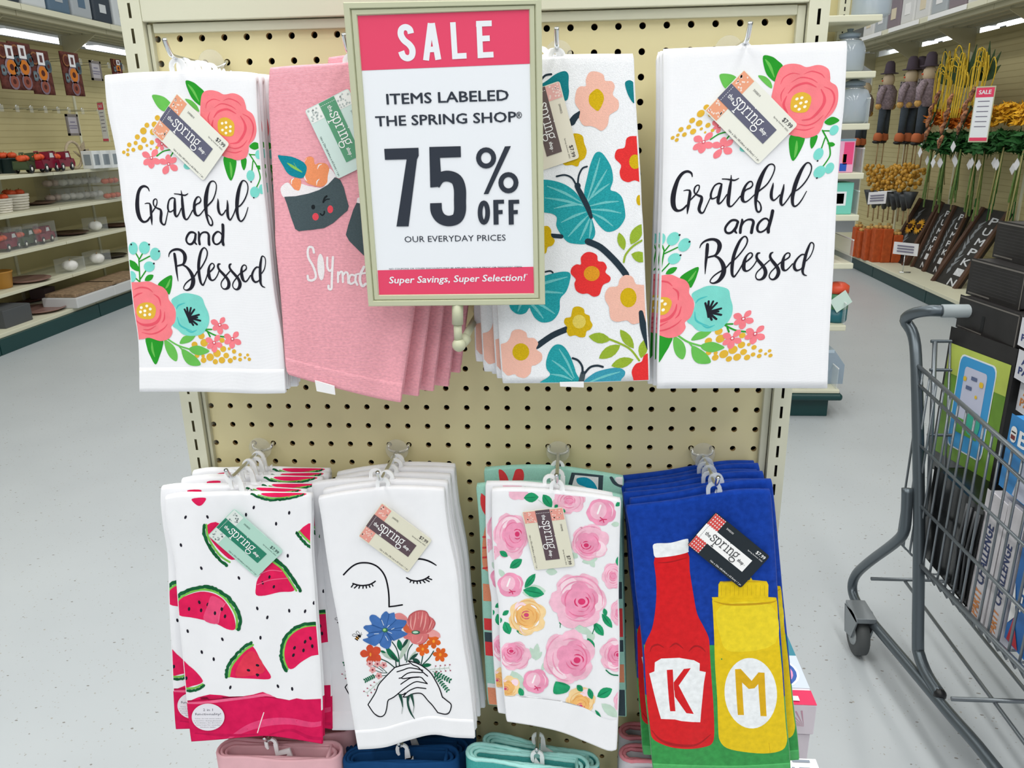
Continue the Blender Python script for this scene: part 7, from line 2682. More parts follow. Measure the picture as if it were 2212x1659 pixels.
mb.tube([_p + Vector((-.05, -.05, .0)), Vector((_p.x - .05, _p.y - .05, Dz))], .005, CHROME, 6)
mb.tube([Vector((_p.x - .08, _p.y - .05, Dz + .006)), Vector((_p.x + .02, _p.y - .05, Dz + .006))], .007, CHROME, 6)
mb.build('stand', t)
mb = MB()
for k in range(3):
    mb.obox(_p + Vector((-.055, -.055, .085 - .025 * k)), (.05, -.057, 0), (.003, .003, 0), (0, 0, .005), mat('sign_grey_ink', '#77748a', .5))
mb.build('lettering', t)

# orange wooden posts with straw tops
for i, (px, py, h, lab) in enumerate(((1848, 553, .30, 'farthest left'), (1858, 556, .27, 'second from left'), (1872, 561, .31, 'third from left'), (1889, 565, .33, 'fourth from left'), (1908, 566, .33, 'fifth from left'), (1930, 566, .27, 'nearest the sunflower sign'))):
    p = onz(px, py, Dz)
    t = thing('wooden_pumpkin_post', 'orange wooden pumpkin post with straw top, ' + lab, 'decoration', tuple(p))
    mb = MB()
    c = mat('orange_paint_wood', '#b8501c', .6, vary=.2, vscale=20)
    mb.box((p.x - .045, p.y - .05, p.z), (p.x + .045, p.y + .05, p.z + h), c)
    mb.build('post', t, bevel=.006)
    mb = MB()
    mb.tube([(p.x, p.y, p.z + h), (p.x + .01, p.y + .01, p.z + h + .05)], .018, mat('dry_stem', '#9a7f4a', .8), 8)
    for k in range(5):
        g = 1.26 * k
        mb.ball((p.x + .025 * cos(g), p.y + .025 * sin(g), p.z + h + .012), .02, STRAW, 6)
    mb.build('straw_top', t)

# hooks and high shelf goods, right
for k, y in enumerate((4.6, 4.8, 5.0, 5.25, 5.5)):
    wall_hook('chrome wall hook high on the right aisle board, %s from the near end' % NTH[k], Vector((3.75, y, 2.08)), 1, .30, 'wall hooks of the right aisle')
for i in range(13):
    y = 4.4 + i * .34
    t = thing('wrapped_pack', 'clear wrapped pale pack on the right high shelf, %s from the near end' % NTH[i], 'package', (3.47, y, 2.356), 'wrapped packs on the right high shelf')
    mb = MB()
    h = .40 + .06 * ((i * 5) % 3)
    mb.box((3.29, y - .155, 2.356), (3.62, y + .155, 2.356 + h), [mat('pack_pearl', '#d5d6d6', .2), mat('pack_grey', '#a9b0b6', .2), mat('pack_plum', '#857a82', .3), mat('pack_pearl', '#d5d6d6', .2)][(i * 3) % 4])
    mb.build('pack', t, bevel=.02, seg=3)
    mb = MB()
    mb.box((3.287, y - .06, 2.44), (3.29, y + .06, 2.54), [mat('pack_cream', '#d8cdb4', .3), mat('pack_white', '#e9e9ea', .3)][i % 2])
    mb.build('pack_label', t)
for i in range(3):
    t = thing('shelf_edge_strip', 'white price strip on the right high shelf edge, %s from the left' % NTH[i], 'price strip', (3.245, 8.3 - i * .9, 2.332), 'price strips on the right high shelf')
    mb = MB()
    mb.box((3.238, 7.95 - i * .9, 2.313), (3.246, 8.65 - i * .9, 2.352), mat('strip_white', '#f0f1f1', .3))
    mb.build('strip', t)

# ------------------------------------------------------------------ second end display behind, on the right
GY = 3.0
g = thing('shelf_display', 'cream shelf display with green base standing behind the towel rack on the right', 'shelving', (1.04, GY + .2, 0))
mb = MB()
mb.box((.56, GY + .03, 0), (1.46, GY + .44, .10), BASEG)
mb.build('base', g, bevel=.004)
mb = MB()
mb.box((.53, GY - .02, .10), (1.515, GY + .46, .135), BASEG)
mb.build('bumper', g, bevel=.014, seg=3)
mb = MB()
mb.box((.56, GY, .136), (1.50, GY + .44, .155), SHELF)
mb.build('deck', g, bevel=.003)
GZ = [.495, .808, 1.040, 1.235, 1.457, 1.683, 1.918]
for z in GZ:
    mb = MB()
    mb.box((.56, GY, z - .028), (1.495, GY + .40, z), SHELF)
    mb.build('shelf', g, bevel=.004)
mb = MB()
mb.box((.56, GY + .42, .14), (1.49, GY + .44, 2.2), RUNBACK)
mb.build('back_board', g)
for x in (.56, 1.42):
    mb = MB()
    mb.box((x, GY + .385, .1), (x + .05, GY + .42, 2.2), STEEL)
    mb.build('upright_post', g, bevel=.002)
    mb = MB()
    for k in range(60):
        mb.box((x + .022, GY + .384, .2 + k * .033), (x + .028, GY + .3855, .218 + k * .033), DARK)
    o = mb.build('slots', g)
    o['kind'] = 'stuff'
ACR = mat('clear_fence', '#dfe8ea', .08, alpha=.25, spec=.6)
for z in (GZ[4], GZ[3], GZ[2], GZ[1], GZ[0], .155):
    mb = MB()
    mb.box((1.484, GY + .01, z + .001), (1.488, GY + .39, z + .11), ACR)
    mb.box((1.4838, GY + .01, z + .108), (1.4884, GY + .39, z + .113), mat('fence_edge', '#eef2f3', .2))
    mb.build('shelf_divider', g)
JAR = mat('blue_grey_glass', '#c3d0dc', .12, alpha=.6, spec=.7)


def jar(label, px, z, r, h, group=None):
    p = Vector((aty(px, 300, GY + .12).x, GY + .12, z))
    t = thing('glass_jar', label, 'jar', tuple(p), group)
    mb = MB()
    mb.lathe([(r * .8, .001), (r, .012), (r, h * .55), (r * .82, h * .70), (r * .55, h * .76), (r * .55, h * .80)], p, JAR, 24)
    mb.build('body', t)
    mb = MB()
    mb.lathe([(r * .62, h * .80), (r * .64, h * .88), (r * .3, h * .92), (r * .16, h * .94), (r * .2, h), (.001, h * 1.01)], p, mat('jar_lid', '#8b9aa6', .25), 20)
    mb.build('lid', t)
    mb = MB()
    mb.tube([(p.x + r * .66 * cos(q), p.y + r * .66 * sin(q), p.z + h * .74) for q in [2 * pi * k / 20 for k in range(20)]], .004, CHROME, 6, True)
    mb.build('clamp_wire', t)
    return t


jar('large blue grey glass jar on the top visible shelf of the display behind', 1850, GZ[6], .085, .26)
jar('blue grey glass jar half hidden by the right towel, second shelf from the top', 1812, GZ[5], .075, .19)
jar('blue grey glass jar with clamp lid on the fifth shelf up', 1832, GZ[4], .08, .21)


def wrapbox(label, px0, px1, z, h, m, art):
    a, b = aty(px0, 300, GY + .03).x, aty(px1, 300, GY + .03).x
    t = thing('gift_box', label, 'box', ((a + b) / 2, GY + .03, z))
    mb = MB()
    mb.box((a, GY + .03, z), (b, GY + .16, z + h), m)
    mb.build('carton', t, bevel=.004)
    mb = MB()
    for (u0, v0, u1, v1, c) in art:
        mb.add([(a + (b - a) * u0, GY + .0294, z + h * v0), (a + (b - a) * u1, GY + .0294, z + h * v0), (a + (b - a) * u1, GY + .0294, z + h * v1), (a + (b - a) * u0, GY + .0294, z + h * v1)], [(0, 1, 2, 3)], mat('box_art_' + c[1:], c, .45))
    mb.build('picture', t)


wrapbox('pink gift box with bright picture on the fourth shelf up, display behind', 1790, 1850, GZ[3], .155, mat('box_pink', '#e9a9c8', .45), [(.6, .25, .95, .9, '#e8487e'), (.58, .3, .72, .55, '#e8763a'), (.5, .05, .75, .28, '#2257b8'), (0, .93, 1, 1, '#7a9fb0')])
wrapbox('teal boxed picture frame on the third shelf up, display behind', 1795, 1857, GZ[2], .150, mat('box_teal', '#76cdbb', .45), [(.2, .28, .76, .72, '#e9eef0'), (.28, .34, .68, .66, '#6b7f9a'), (.4, .38, .52, .6, '#c3cfda')])
wrapbox('smaller pink gift box with blue corner on the second shelf up, display behind', 1785, 1825, GZ[1], .165, mat('box_pink', '#e9a9c8', .45), [(.3, .35, .9, .85, '#e8487e'), (.3, .2, .7, .4, '#e8763a'), (.3, .02, .75, .2, '#2257b8'), (0, .93, 1, 1, '#2b8f9a')])
p = Vector((aty(1808, 650, GY + .10).x, GY + .10, GZ[0]))
t = thing('drink_bottle', 'green and teal bottle with orange cap and pale tag, lowest shelf of the display behind', 'bottle', tuple(p))
mb = MB()
mb.lathe([(.05, 0), (.055, .01), (.055, .07)], p, mat('bottle_teal', '#1f6470', .35), 20)
mb.build('base', t)
mb = MB()
mb.lathe([(.0552, .07), (.0552, .13), (.045, .155)], p, mat('bottle_green', '#4d8a62', .35), 20)
mb.build('body', t)
mb = MB()
mb.lathe([(.052, .15), (.052, .185), (.03, .2), (.001, .202)], p, mat('cap_orange', '#e2573a', .4), 20)
mb.build('cap', t)
mb = MB()
mb.obox(p + Vector((.0, -.060, .115)), (.035, 0, .028), (0, .001, 0), (-.02, 0, .03), mat('tag_mint', '#cfe6dc', .5))
mb.build('tag', t)
p = Vector((aty(1795, 800, GY + .12).x, GY + .1, .155))
t = thing('storage_bin', 'clear blue grey bin on the green base of the display behind', 'bin', tuple(p))
mb = MB()
mb.prism([(p.x - .1, p.y, .156), (p.x + .06, p.y, .156), (p.x + .06, p.y, .26), (p.x + .0, p.y, .34), (p.x - .1, p.y, .34)], (0, .2, 0), mat('bin_plastic', '#9fb2c4', .2, alpha=.7))
mb.build('body', t)
mb = MB()
mb.box((p.x - .101, p.y - .002, .325), (p.x + .0, p.y + .202, .342), mat('bin_edge', '#b7c8d6', .2))
mb.build('rim', t)

# ------------------------------------------------------------------ shopping cart with its load
CART = mat('cart_grey_steel', '#5c656b', .32, metal=.55)
CARTL = mat('cart_wire_steel', '#7c8388', .3, metal=.6)
GRIP = mat('cart_grip', '#9aa3a6', .4)
RUB = mat('grey_rubber', '#4a4d4e', .6)
CXL, CXR = 1.0, 1.52
cart = thing('shopping_cart', 'grey steel shopping cart loaded with boxes at the right', 'shopping cart', (1.26, .7, 0))


def side(px, py, x=CXL):
    return onx(px, py, x)


R = .0145
# rear posts, bent forward at the foot and into the handle at the top
post = [side(2030, 1500), side(2003, 1458), side(1986, 1415), side(1983, 1380), side(1985, 1200), side(1985, 1060), side(1980, 800), side(1973, 725), Vector((.985, 1.135, .965)), Vector((.985, 1.10, .99)), Vector((1.0, 1.055, 1.008)), Vector((1.03, 1.045, 1.010))]
for nm, mx in (('left', 0), ('right', 1)):
    pts = smooth_pts([tuple(p) for p in post], sub=4)
    if mx:
        pts = [(2 * 1.26 - p[0], p[1], p[2]) for p in pts]
    mb = MB()
    mb.tube(pts, R, CART, 12)
    mb.build('rear_post', cart)
    mb = MB()
    e = Vector(pts[0])
    mb.ball(e, R * 1.05, BLACK, 10)
    mb.build('end_cap', cart)
mb = MB()
mb.tube([(1.03, 1.045, 1.010), (1.49, 1.045, 1.010)], .0165, GRIP, 14)
mb.build('handle', cart, label='pale grey handle grip')
# lower chassis tubes
low = [side(1960, 1055, .975), side(1958, 1110, .975), side(1952, 1150, .975), side(1930, 1175, .975), side(1880, 1212, .972), side(1850, 1240, .97), side(1841, 1268, .968), side(1850, 1300, .968), side(1885, 1345, .972)]
end = onz(2150, 1659, .16)
q = low[-1]
low2 = [q + (end - q) * t_ for t_ in (.35, .7, 1.0)] + [Vector((end.x + .03, end.y - .45, .16))]
for mx in (0, 1):
    pts = smooth_pts([tuple(p) for p in low + low2], sub=4)
    if mx:
        pts = [(2 * 1.26 - p[0], p[1], p[2]) for p in pts]
    mb = MB()
    mb.tube(pts, R * .95, CART, 12)
    mb.build('chassis_tube', cart)
# rear casters
for mx in (0, 1):
    cx = .945 if not mx else 2 * 1.26 - .945
    cy, r = 1.06, .060
    mb = MB()
    for s in (-1, 1):
        mb.prism([(cx + s * .024, cy - .02, .062), (cx + s * .024, cy + .03, .05), (cx + s * .024, cy + .05, .125), (cx + s * .024, cy - .01, .14), (cx + s * .024, cy - .045, .13)], (s * .003, 0, 0), mat('caster_fork', '#888e92', .35, metal=.5))
    mb.box((cx - .027, cy - .045, .125), (cx + .027, cy + .05, .14), mat('caster_fork', '#888e92', .35, metal=.5))
    mb.build('caster_fork', cart, bevel=.002)
    mb = MB()
    mb.lathe([(r * .5, -.016), (r * .8, -.017), (r * .97, -.013), (r, 0), (r * .97, .013), (r * .8, .017), (r * .5, .016)], (cx, cy, r), RUB, 28, axis=(1, 0, 0))
    w = mb.build('wheel', cart)
    mb = MB()
    mb.lathe([(.001, -.019), (r * .5, -.018), (r * .5, .018), (.001, .019)], (cx, cy, r), mat('caster_hub', '#a5abad', .4), 16, axis=(1, 0, 0))
    mb.build('hub', w)


def vz(px, py):
    return side(px, py)


# side baskets: five long rails and upright wires
RAILS = [((1983.8, 790.5), (2212, 991), .0052), ((1985, 831), (2212, 1040), .0042), ((1983.8, 958), (2212, 1178), .0036), ((1984, 1088), (2212, 1320), .0042), ((1983, 1215), (2212, 1448), .0058)]
rr = []
for a, b, w in RAILS:
    A, B = side(*a), side(*b)
    d = (B - A)
    B2 = A + d * ((A.y - .12) / (A.y - B.y))
    rr.append((A, B2, w))
YF = .12
for mx in (0, 1):
    f = (lambda p: p) if not mx else (lambda p: Vector((2 * 1.26 - p.x, p.y, p.z)))
    for A, B, w in rr:
        mb = MB()
        mb.tube([f(A), f(B)], w, CARTL, 8)
        mb.build('basket_rail', cart)
    TA, TB = rr[0][0], rr[0][1]
    BA, BB = rr[4][0], rr[4][1]
    n = 24
    for k in range(n):
        t_ = (k + .55) / n
        y = TA.y + (TB.y - TA.y) * t_
        ztop = TA.z + (TB.z - TA.z) * t_
        tb = (BA.y - y) / (BA.y - BB.y)
        zb = BA.z + (BB.z - BA.z) * tb
        mb = MB()
        mb.tube([f(Vector((CXL + .004, y, ztop))), f(Vector((CXL + .004, y, zb))), f(Vector((CXL + .03, y, zb - .028)))], .0029, CARTL, 6)
        mb.build('basket_wire', cart)
# basket floor: cross wires and long wires
BA, BB = rr[4][0], rr[4][1]
for k in range(18):
    t_ = (k + .5) / 18
    p = BA + (BB - BA) * t_
    mb = MB()
    mb.tube([(CXL + .012, p.y, p.z - .022), (2 * 1.26 - CXL - .012, p.y, p.z - .022)], .0026, CARTL, 6)
    mb.build('floor_wire', cart)
for k in range(1, 6):
    x = CXL + (2 * 1.26 - 2 * CXL) * k / 6
    mb = MB()
    mb.tube([(x, BA.y, BA.z - .027), (x, BB.y, BB.z - .027)], .003, CARTL, 6)
    mb.build('floor_wire', cart)
# zig-zag edge wire under the bottom rail
mb = MB()
zz = []
for k in range(49):
    t_ = k / 48
    p = BA + (BB - BA) * t_
    zz.append((CXL + (.004 if k % 2 else .016), p.y, p.z - (.004 if k % 2 else .030)))
mb.tube(zz, .0026, CARTL, 6)
mb.build('zigzag_wire', cart)
# rear gate
for z in (.93, .86, .70, .50):
    mb = MB()
    mb.tube([(CXL + .02, 1.06 - (z - .95) * -.25, z), (2 * 1.26 - CXL - .02, 1.06 - (z - .95) * -.25, z)], .0042, CART, 8)
    mb.build('gate_rail', cart)
for k in range(13):
    x = CXL + .03 + k * .0375
    mb = MB()
    mb.tube([(x, 1.055, .93 if k % 4 == 1 or k == 0 else .86), (x, .945, .48)], .003 if k else .006, CARTL, 6)
    mb.build('gate_wire', cart)
# lower rack
for x in (1.08, 1.17, 1.26, 1.35, 1.44):
    mb = MB()
    mb.tube([(x, 1.12, .20), (x, .0, .20)], .0045, CARTL, 8)
    mb.build('lower_rack_wire', cart)
for y in (1.12, .62):
    mb = MB()
    mb.tube([(.985, y, .205), (2 * 1.26 - .985, y, .205)], .0052, CARTL, 8)
    mb.build('lower_rack_bar', cart)
mb = MB()
mb.tube([(.98, .02, .75), (2 * 1.26 - .98, .02, .75)], .008, CARTL, 8)
mb.build('front_rail', cart)

# ---- the load: each box from its front face and a depth
KB = mat('black_box_card', '#242222', .42, vary=.12, vscale=25)
KBE = mat('worn_edge', '#6f6b66', .7)
KR = mat('kraft_tape', '#a89a83', .6)


def slab(name, label, tl, tr, br, bl, y0, y1, depth, m, cat='box', bevel=.003, group=None):
    """box whose left front edge is at depth y0 and right front edge at y1"""
    if y0 is None:          # its spine stands against the side wires, in the plane x = y1
        q = [onx(*p_, y1) for p_ in (tl, tr, br, bl)]
        yl, yr = (q[0].y + q[3].y) / 2, (q[1].y + q[2].y) / 2
        TL, BL, TR, BR = (Vector((y1, y_, p_.z)) for p_, y_ in ((q[0], yl), (q[3], yl), (q[1], yr), (q[2], yr)))
        y0, y1 = yl, yr
        BL.z, BR.z = max(BL.z, .372), max(BR.z, .372)
    else:
        TL, BL, TR, BR = aty(*tl, y0), aty(*bl, y0), aty(*tr, y1), aty(*br, y1)
    BL.x, BR.x = (TL.x + BL.x) / 2, (TR.x + BR.x) / 2
    TL.x, TR.x = BL.x, BR.x
    TL.y = BL.y = y0
    TR.y = BR.y = y1
    zt, zb = (TL.z + TR.z) / 2, (BL.z + BR.z) / 2
    n = Vector((-(TR.y - TL.y), TR.x - TL.x, 0)).normalized() * depth
    c = [Vector((p.x, p.y, z)) for p, z in ((BL, zb), (BR, zb), (TR, zt), (TL, zt))]
    t = thing(name, label, cat, tuple((c[0] + c[1]) / 2 + n / 2), group)
    mb = MB()
    mb.prism(c, n, m)
    mb.build('carton', t, bevel=bevel)
    ex, ez = c[1] - c[0], c[3] - c[0]
    nn = -n.normalized()

    def at(u, v, k=1):
        return c[0] + ex * u + ez * v + nn * (.0005 * k)
    return t, at, ex, ez


def face_rect(mb, at, u0, v0, u1, v1, m, k=1):
    mb.add([at(u0, v0, k), at(u1, v0, k), at(u1, v1, k), at(u0, v1, k)], [(0, 1, 2, 3)], m)


for args in (('topmost black box of the stack in the cart', (2153, 483), (2250, 492), (2250, 575), (2148, 556), 1.12, .94), ('black corrugated box second from the top in the cart', (2098, 558), (2212, 590), (2206, 668), (2090, 634), 1.10, .90), ('plain black box resting on the photo box in the cart', (2076, 640), (2204, 680), (2192, 752), (2066, 706), 1.08, .86)):
    t, at, ex, ez = slab('black_carton', *args, .28, KB)
    mb = MB()
    face_rect(mb, at, 0, .95, 1, .995, KBE)
    face_rect(mb, at, .985, 0, 1, 1, KBE)
    face_rect(mb, at, .02, .02, .45, .06, KBE)
    mb.build('worn_edge', t)
    if args[0].startswith('black cor') or args[0].startswith('topmost'):
        mb = MB()
        for i in range(9):
            face_rect(mb, at, .05, .12 + .09 * i, .93, .135 + .09 * i, mat('corrugation_shade', '#3d3c3d', .5))
        mb.build('ribs', t)
    else:
        mb = MB()
        face_rect(mb, at, .42, .1, .47, .6, mat('scuff', '#151516', .3))
        mb.build('scuff', t)
t, at, ex, ez = slab('photo_box', 'tall black box with green lawn photo of a blue board, standing in the cart', (2060, 708), (2192, 756), (2140, 1080), (2004, 1010), 1.06, .85, .14, KB)
mb = MB()
GR1, GR2 = mat('lawn_green', '#6f9a33', .4, vary=.2, vscale=14), mat('lawn_light', '#b9c95a', .4, vary=.15, vscale=10)
face_rect(mb, at, .02, .12, .97, .90, GR1)
face_rect(mb, at, .02, .70, .97, .90, GR2, 2)
face_rect(mb, at, .02, .0, .97, .13, mat('photo_grey', '#55585a', .4, vary=.3, vscale=30), 2)
mb.build('lawn_photo', t)
mb = MB()


def rquad(mb, at, u0, v0, u1, v1, m, k, r=.06):
    pts = []
    for cu, cv, g0 in ((u0 + r, v0 + r, 180), (u1 - r, v0 + r, 270), (u1 - r, v1 - r, 0), (u0 + r, v1 - r, 90)):
        for j in range(4):
            g_ = radians(g0 + 30 * j)
            pts.append(at(cu + r * cos(g_), cv + r * sin(g_), k))
    mb.add(pts, [tuple(range(len(pts)))], m)


rquad(mb, at, .22, .22, .80, .86, mat('board_white_rim', '#e6eef2', .4), 3)
rquad(mb, at, .235, .23, .785, .85, mat('board_blue', '#3f9cd6', .4), 4)
rquad(mb, at, .33, .34, .68, .79, mat('board_panel', '#c7cbe0', .4), 5, .03)
face_rect(mb, at, .33, .34, .68, .44, mat('panel_green', '#5f9e3e', .4), 6)
rquad(mb, at, .48, .36, .70, .52, mat('panel_teal', '#3fae95', .4), 7, .07)
for u, v, s in ((.36, .71, .025), (.62, .71, .03), (.57, .62, .018)):
    rquad(mb, at, u - s, v - s * .6, u + s, v + s * .6, mat('flower_yellow', '#e9c23a', .4), 8, s * .5)
for u, v in ((.5, .73), (.44, .66)):
    face_rect(mb, at, u - .045, v - .012, u + .045, v + .012, mat('butterfly_ink', '#5d6a8c', .4), 8)
mb.build('board_picture', t)
mb = MB()
face_rect(mb, at, .80, .01, .96, .07, mat('barcode_white', '#e4e4e4', .5), 9)
for i in range(6):
    face_rect(mb, at, .815 + .023 * i, .02, .823 + .023 * i, .062, BLACK, 10)
mb.build('barcode', t)
t, at, ex, ez = slab('black_bag_box', 'large black wrapped box low in the cart behind the side wires', (2008, 1015), (2112, 1075), (2104, 1318), (1998, 1210), None, 1.022, .24, mat('black_film', '#101112', .22, vary=.2, vscale=12, bump=.4, bscale=25))
mb = MB()
for u in (.72, .8, .88, .95):
    mb.tube([at(u, .05, 4), at(u - .02, .5, 8), at(u + .01, .95, 4)], .003, mat('film_fold', '#55585b', .25), 6)
mb.build('film_fold', t)


def game_box(label, tl, tr, br, bl, y0, y1, m, words, name='game_box', depth=.26):
    t, at, ex, ez = slab(name, label, tl, tr, br, bl, y0, y1, depth, m)
    mb = MB()
    for (txt, u, v, du, hv, c, vert) in words:
        m_ = mat('game_ink_' + c[1:], c, .5)
        if vert:          # reads upwards along the spine
            o = at(u, v, 2)
            put_text(mb, txt, o, ez.normalized(), -ex.normalized(), m_, width=ez.length * du, height=ex.length * hv, bold=.02)
        else:
            put_text(mb, txt, at(u, v, 2), ex.normalized(), ez.normalized(), m_, width=ex.length * du, height=ez.length * hv, bold=.03)
    if words:
        mb.build('lettering', t)
    return t, at


GW = mat('game_box_white', '#d5d2d6', .45, vary=.06, vscale=20)
game_box('white CHALLENGE game box, left of two in the cart', (2113, 1050), (2152, 1062), (2146, 1390), (2105, 1338), None, 1.024, GW, [('CHALLENGE', .62, .30, .48, .42, '#2b3a66', True), ('PARTY', .62, .04, .22, .42, '#d98a4a', True)])
game_box('white CHALLENGE game box, right of two in the cart', (2156, 1072), (2192, 1090), (2180, 1430), (2148, 1392), None, 1.024, GW, [('CHALLENGE', .64, .28, .46, .46, '#2b3a66', True), ('PARTY', .64, .04, .2, .46, '#d98a4a', True)])
t, at = game_box('blue BIG game box with laughing face under the pack boxes', (2184, 905), (2290, 950), (2270, 1120), (2158, 1060), None, 1.03, mat('game_box_blue', '#2f86c8', .4), [('BIG', .22, .66, .62, .22, '#eef2f4', False)])
mb = MB()
rquad(mb, at, .04, .66, .17, .88, mat('laugh_white', '#f0f0ee', .4), 3, .06)
face_rect(mb, at, .06, .70, .15, .76, mat('laugh_red', '#7a2a2a', .4), 4)
face_rect(mb, at, .06, .79, .15, .81, BLACK, 4)
mb.build('laughing_face', t)
mb = MB()
mb.add([at(.3, .0, 3), at(.95, .0, 3), at(.95, .55, 3), at(.42, .55, 3)], [(0, 1, 2, 3)], mat('game_panel', '#c3c8da', .4))
rquad(mb, at, .6, .2, .8, .42, mat('game_red', '#c4313d', .4), 4, .08)
mb.build('game_picture', t)
for lab, tl, tr, br, bl, c in (('white pack box with blue lettering, upper, at the right picture edge', (2204, 700), (2300, 720), (2300, 775), (2200, 758), '#2f3f7a'), ('white pack box with blue lettering, middle, at the right picture edge', (2198, 765), (2300, 800), (2300, 850), (2192, 832), '#2f3f7a'), ('white pack box with orange lettering, lower, at the right picture edge', (2200, 838), (2300, 860), (2300, 925), (2196, 903), '#d98a4a')):
    game_box(lab, tl, tr, br, bl, .84, .66, mat('pack_box_white', '#dfe0e6', .45), [('A', .10, .55, .1, .26, c, False), ('PARTY', .06, .18, .55, .28, c, False)], 'pack_box', .2)
t, at = game_box('blue and red game box at the right edge of the cart', (2198, 1100), (2300, 1150), (2280, 1480), (2192, 1420), None, 1.026, mat('game_box_blue2', '#2a6db4', .4), [])
mb = MB()
mb.add([at(.05, .0, 3), at(.35, .0, 3), at(.12, .2, 3)], [(0, 1, 2)], mat('game_red', '#c4313d', .4))
mb.add([at(.0, .12, 3), at(.15, .22, 3), at(.0, .45, 3)], [(0, 1, 2)], mat('laugh_white', '#f0f0ee', .4))
for k in range(7):
    face_rect(mb, at, .14, .28 + .07 * k, .24, .33 + .07 * k, mat('laugh_white', '#f0f0ee', .4), 3)
mb.build('game_picture', t)

# ------------------------------------------------------------------ bottom row: folded towels hung in bundles
def bundle(key, name, label, cat, px, quad, m, edge=None, loops=3, y_front=-.100, th=.020, drop=.26, group=None, hook=True, base_u=.55, tilt=0.0, seedv=0):
    """rolled-fold towel: quad = left and right end of its top edge; nested fold loops show at the top"""
    hx, wz = HOOKS[key]
    a, b = aty(*quad[0], y_front), aty(*quad[1], y_front)
    t = thing(name, label, cat, (hx, y_front, wz), group)
    rnd = random.Random(seedv)
    L = b.x - a.x
    n = 18
    for k in range(loops):
        # an outer layer that turns round the left or right end: a flattened spiral seen from above
        f = k / loops
        half = th * (1 - .62 * f) / 2
        x0, x1 = a.x + L * .03 * k + half, b.x - L * (.025 * k) - half
        pts = []
        for i in range(n + 1):
            u = i / n
            pts.append((x0 + (x1 - x0) * u, y_front + th / 2 - half + .0012 * sin(7 * u + k)))
        if k % 2 == 0:
            for i in range(1, 8):
                g_ = -pi / 2 + pi * i / 8
                pts.append((x1 + half * cos(g_), y_front + th / 2 + half * sin(g_)))
            back = 1
        else:
            back = 1
        for i in range(n, -1, -1):
            u = i / n
            pts.append((x0 + (x1 - x0) * u, y_front + th / 2 + half + .0012 * sin(6 * u + k + 1)))
        for i in range(1, 8):
            g_ = pi / 2 + pi * i / 8
            pts.append((x0 + half * cos(g_), y_front + th / 2 + half * sin(g_)))
        tk = min(.0024, half * .45)
        N = len(pts)
        vs, fs = [], []
        for i in range(N):
            p, q, r_ = Vector(pts[i - 1] + (0,)), Vector(pts[i] + (0,)), Vector(pts[(i + 1) % N] + (0,))
            d = (r_ - p).normalized()
            nn = Vector((d.y, -d.x, 0))
            u = (pts[i][0] - a.x) / L
            zt = a.z + (b.z - a.z) * u - .0015 * k + .0012 * sin(9 * u + 2 * k) + tilt * (4 * u * (1 - u))
            for (o, dz) in ((tk, -drop * (1 - .05 * k)), (tk, -.0022), (tk * .45, 0), (-tk * .45, 0), (-tk, -.0022), (-tk, -drop * (1 - .05 * k))):
                vs.append((q.x + nn.x * o, q.y + nn.y * o, zt + dz))
        for i in range(N):
            j = (i + 1) % N
            for c in range(5):
                fs.append((i * 6 + c, j * 6 + c, j * 6 + c + 1, i * 6 + c + 1))
        mb = MB()
        mb.add(vs, fs, m, True)
        o = mb.build('cloth_fold', t)
        if edge:
            vs2, fs2 = [], []
            for i in range(N):
                q = vs[i * 6 + 2]
                w = vs[i * 6 + 3]
                c = Vector(((q[0] + w[0]) / 2, (q[1] + w[1]) / 2, q[2]))
                vs2.append(c)
            mb = MB()
            mb.tube([v + Vector((0, 0, .0004 + .0005 * (i % 2))) for i, v in enumerate(vs2)], tk * 1.15, edge, 6, True)
            mb.build('stitched_edge', o)
    if hook:
        bx = a.x + L * base_u
        hanger_hook(t, (bx, y_front + th / 2, (a.z + b.z) / 2 - .002), (hx, y_front + th / 2 - .006, wz - .004), HOOKW)
    return t


PKF = mat('dusty_pink_cotton', '#d8aab2', .9, vary=.05, vscale=30, bump=.2, bscale=700, spec=.12)
NVF = mat('navy_cotton', '#123f6e', .9, vary=.10, vscale=30, bump=.2, bscale=700, spec=.12)
TLF = terry('#46a09c', .15)
TLE = mat('aqua_stitching', '#a8e2dc', .9, bump=.6, bscale=500)
bundle('i', 'folded_towel', 'folded dusty pink towel, nearer of two in the bottom row', 'kitchen towel', 0, ((461, 1634), (729, 1642)), PKF, loops=3, y_front=-.112, th=.032, seedv=1)
bundle('i', 'folded_towel', 'folded dusty pink towel behind the nearer one, under the watermelon towel', 'kitchen towel', 0, ((487, 1600), (760, 1582)), PKF, loops=3, y_front=-.068, th=.034, hook=False, seedv=2)
_l = thing('paper_tag', 'small grey paper tag standing up between the folded pink towels', 'tag', tuple(aty(645, 1640, -.075)))
_m = MB()
_m.prism([aty(618, 1650, -.073), aty(663, 1613, -.073), aty(675, 1634, -.073), aty(672, 1652, -.073)], (0, .0008, 0), mat('paper_grey', '#c3bcc6', .6))
_m.build('paper', _l)
bundle('j', 'folded_towel', 'folded navy blue towel, nearest in the bottom row', 'kitchen towel', 0, ((738, 1652), (985, 1650)), NVF, loops=3, y_front=-.112, th=.030, tilt=.004, seedv=3)
bundle('j', 'folded_towel', 'folded navy blue towel second from front, under the sleeping face towel', 'kitchen towel', 0, ((744, 1622), (1005, 1632)), NVF, loops=3, y_front=-.076, th=.030, seedv=4)
bundle('j', 'folded_towel', 'folded navy blue towel rearmost, with dark opening', 'kitchen towel', 0, ((790, 1600), (1022, 1592)), NVF, loops=2, y_front=-.040, th=.028, hook=False, seedv=5)
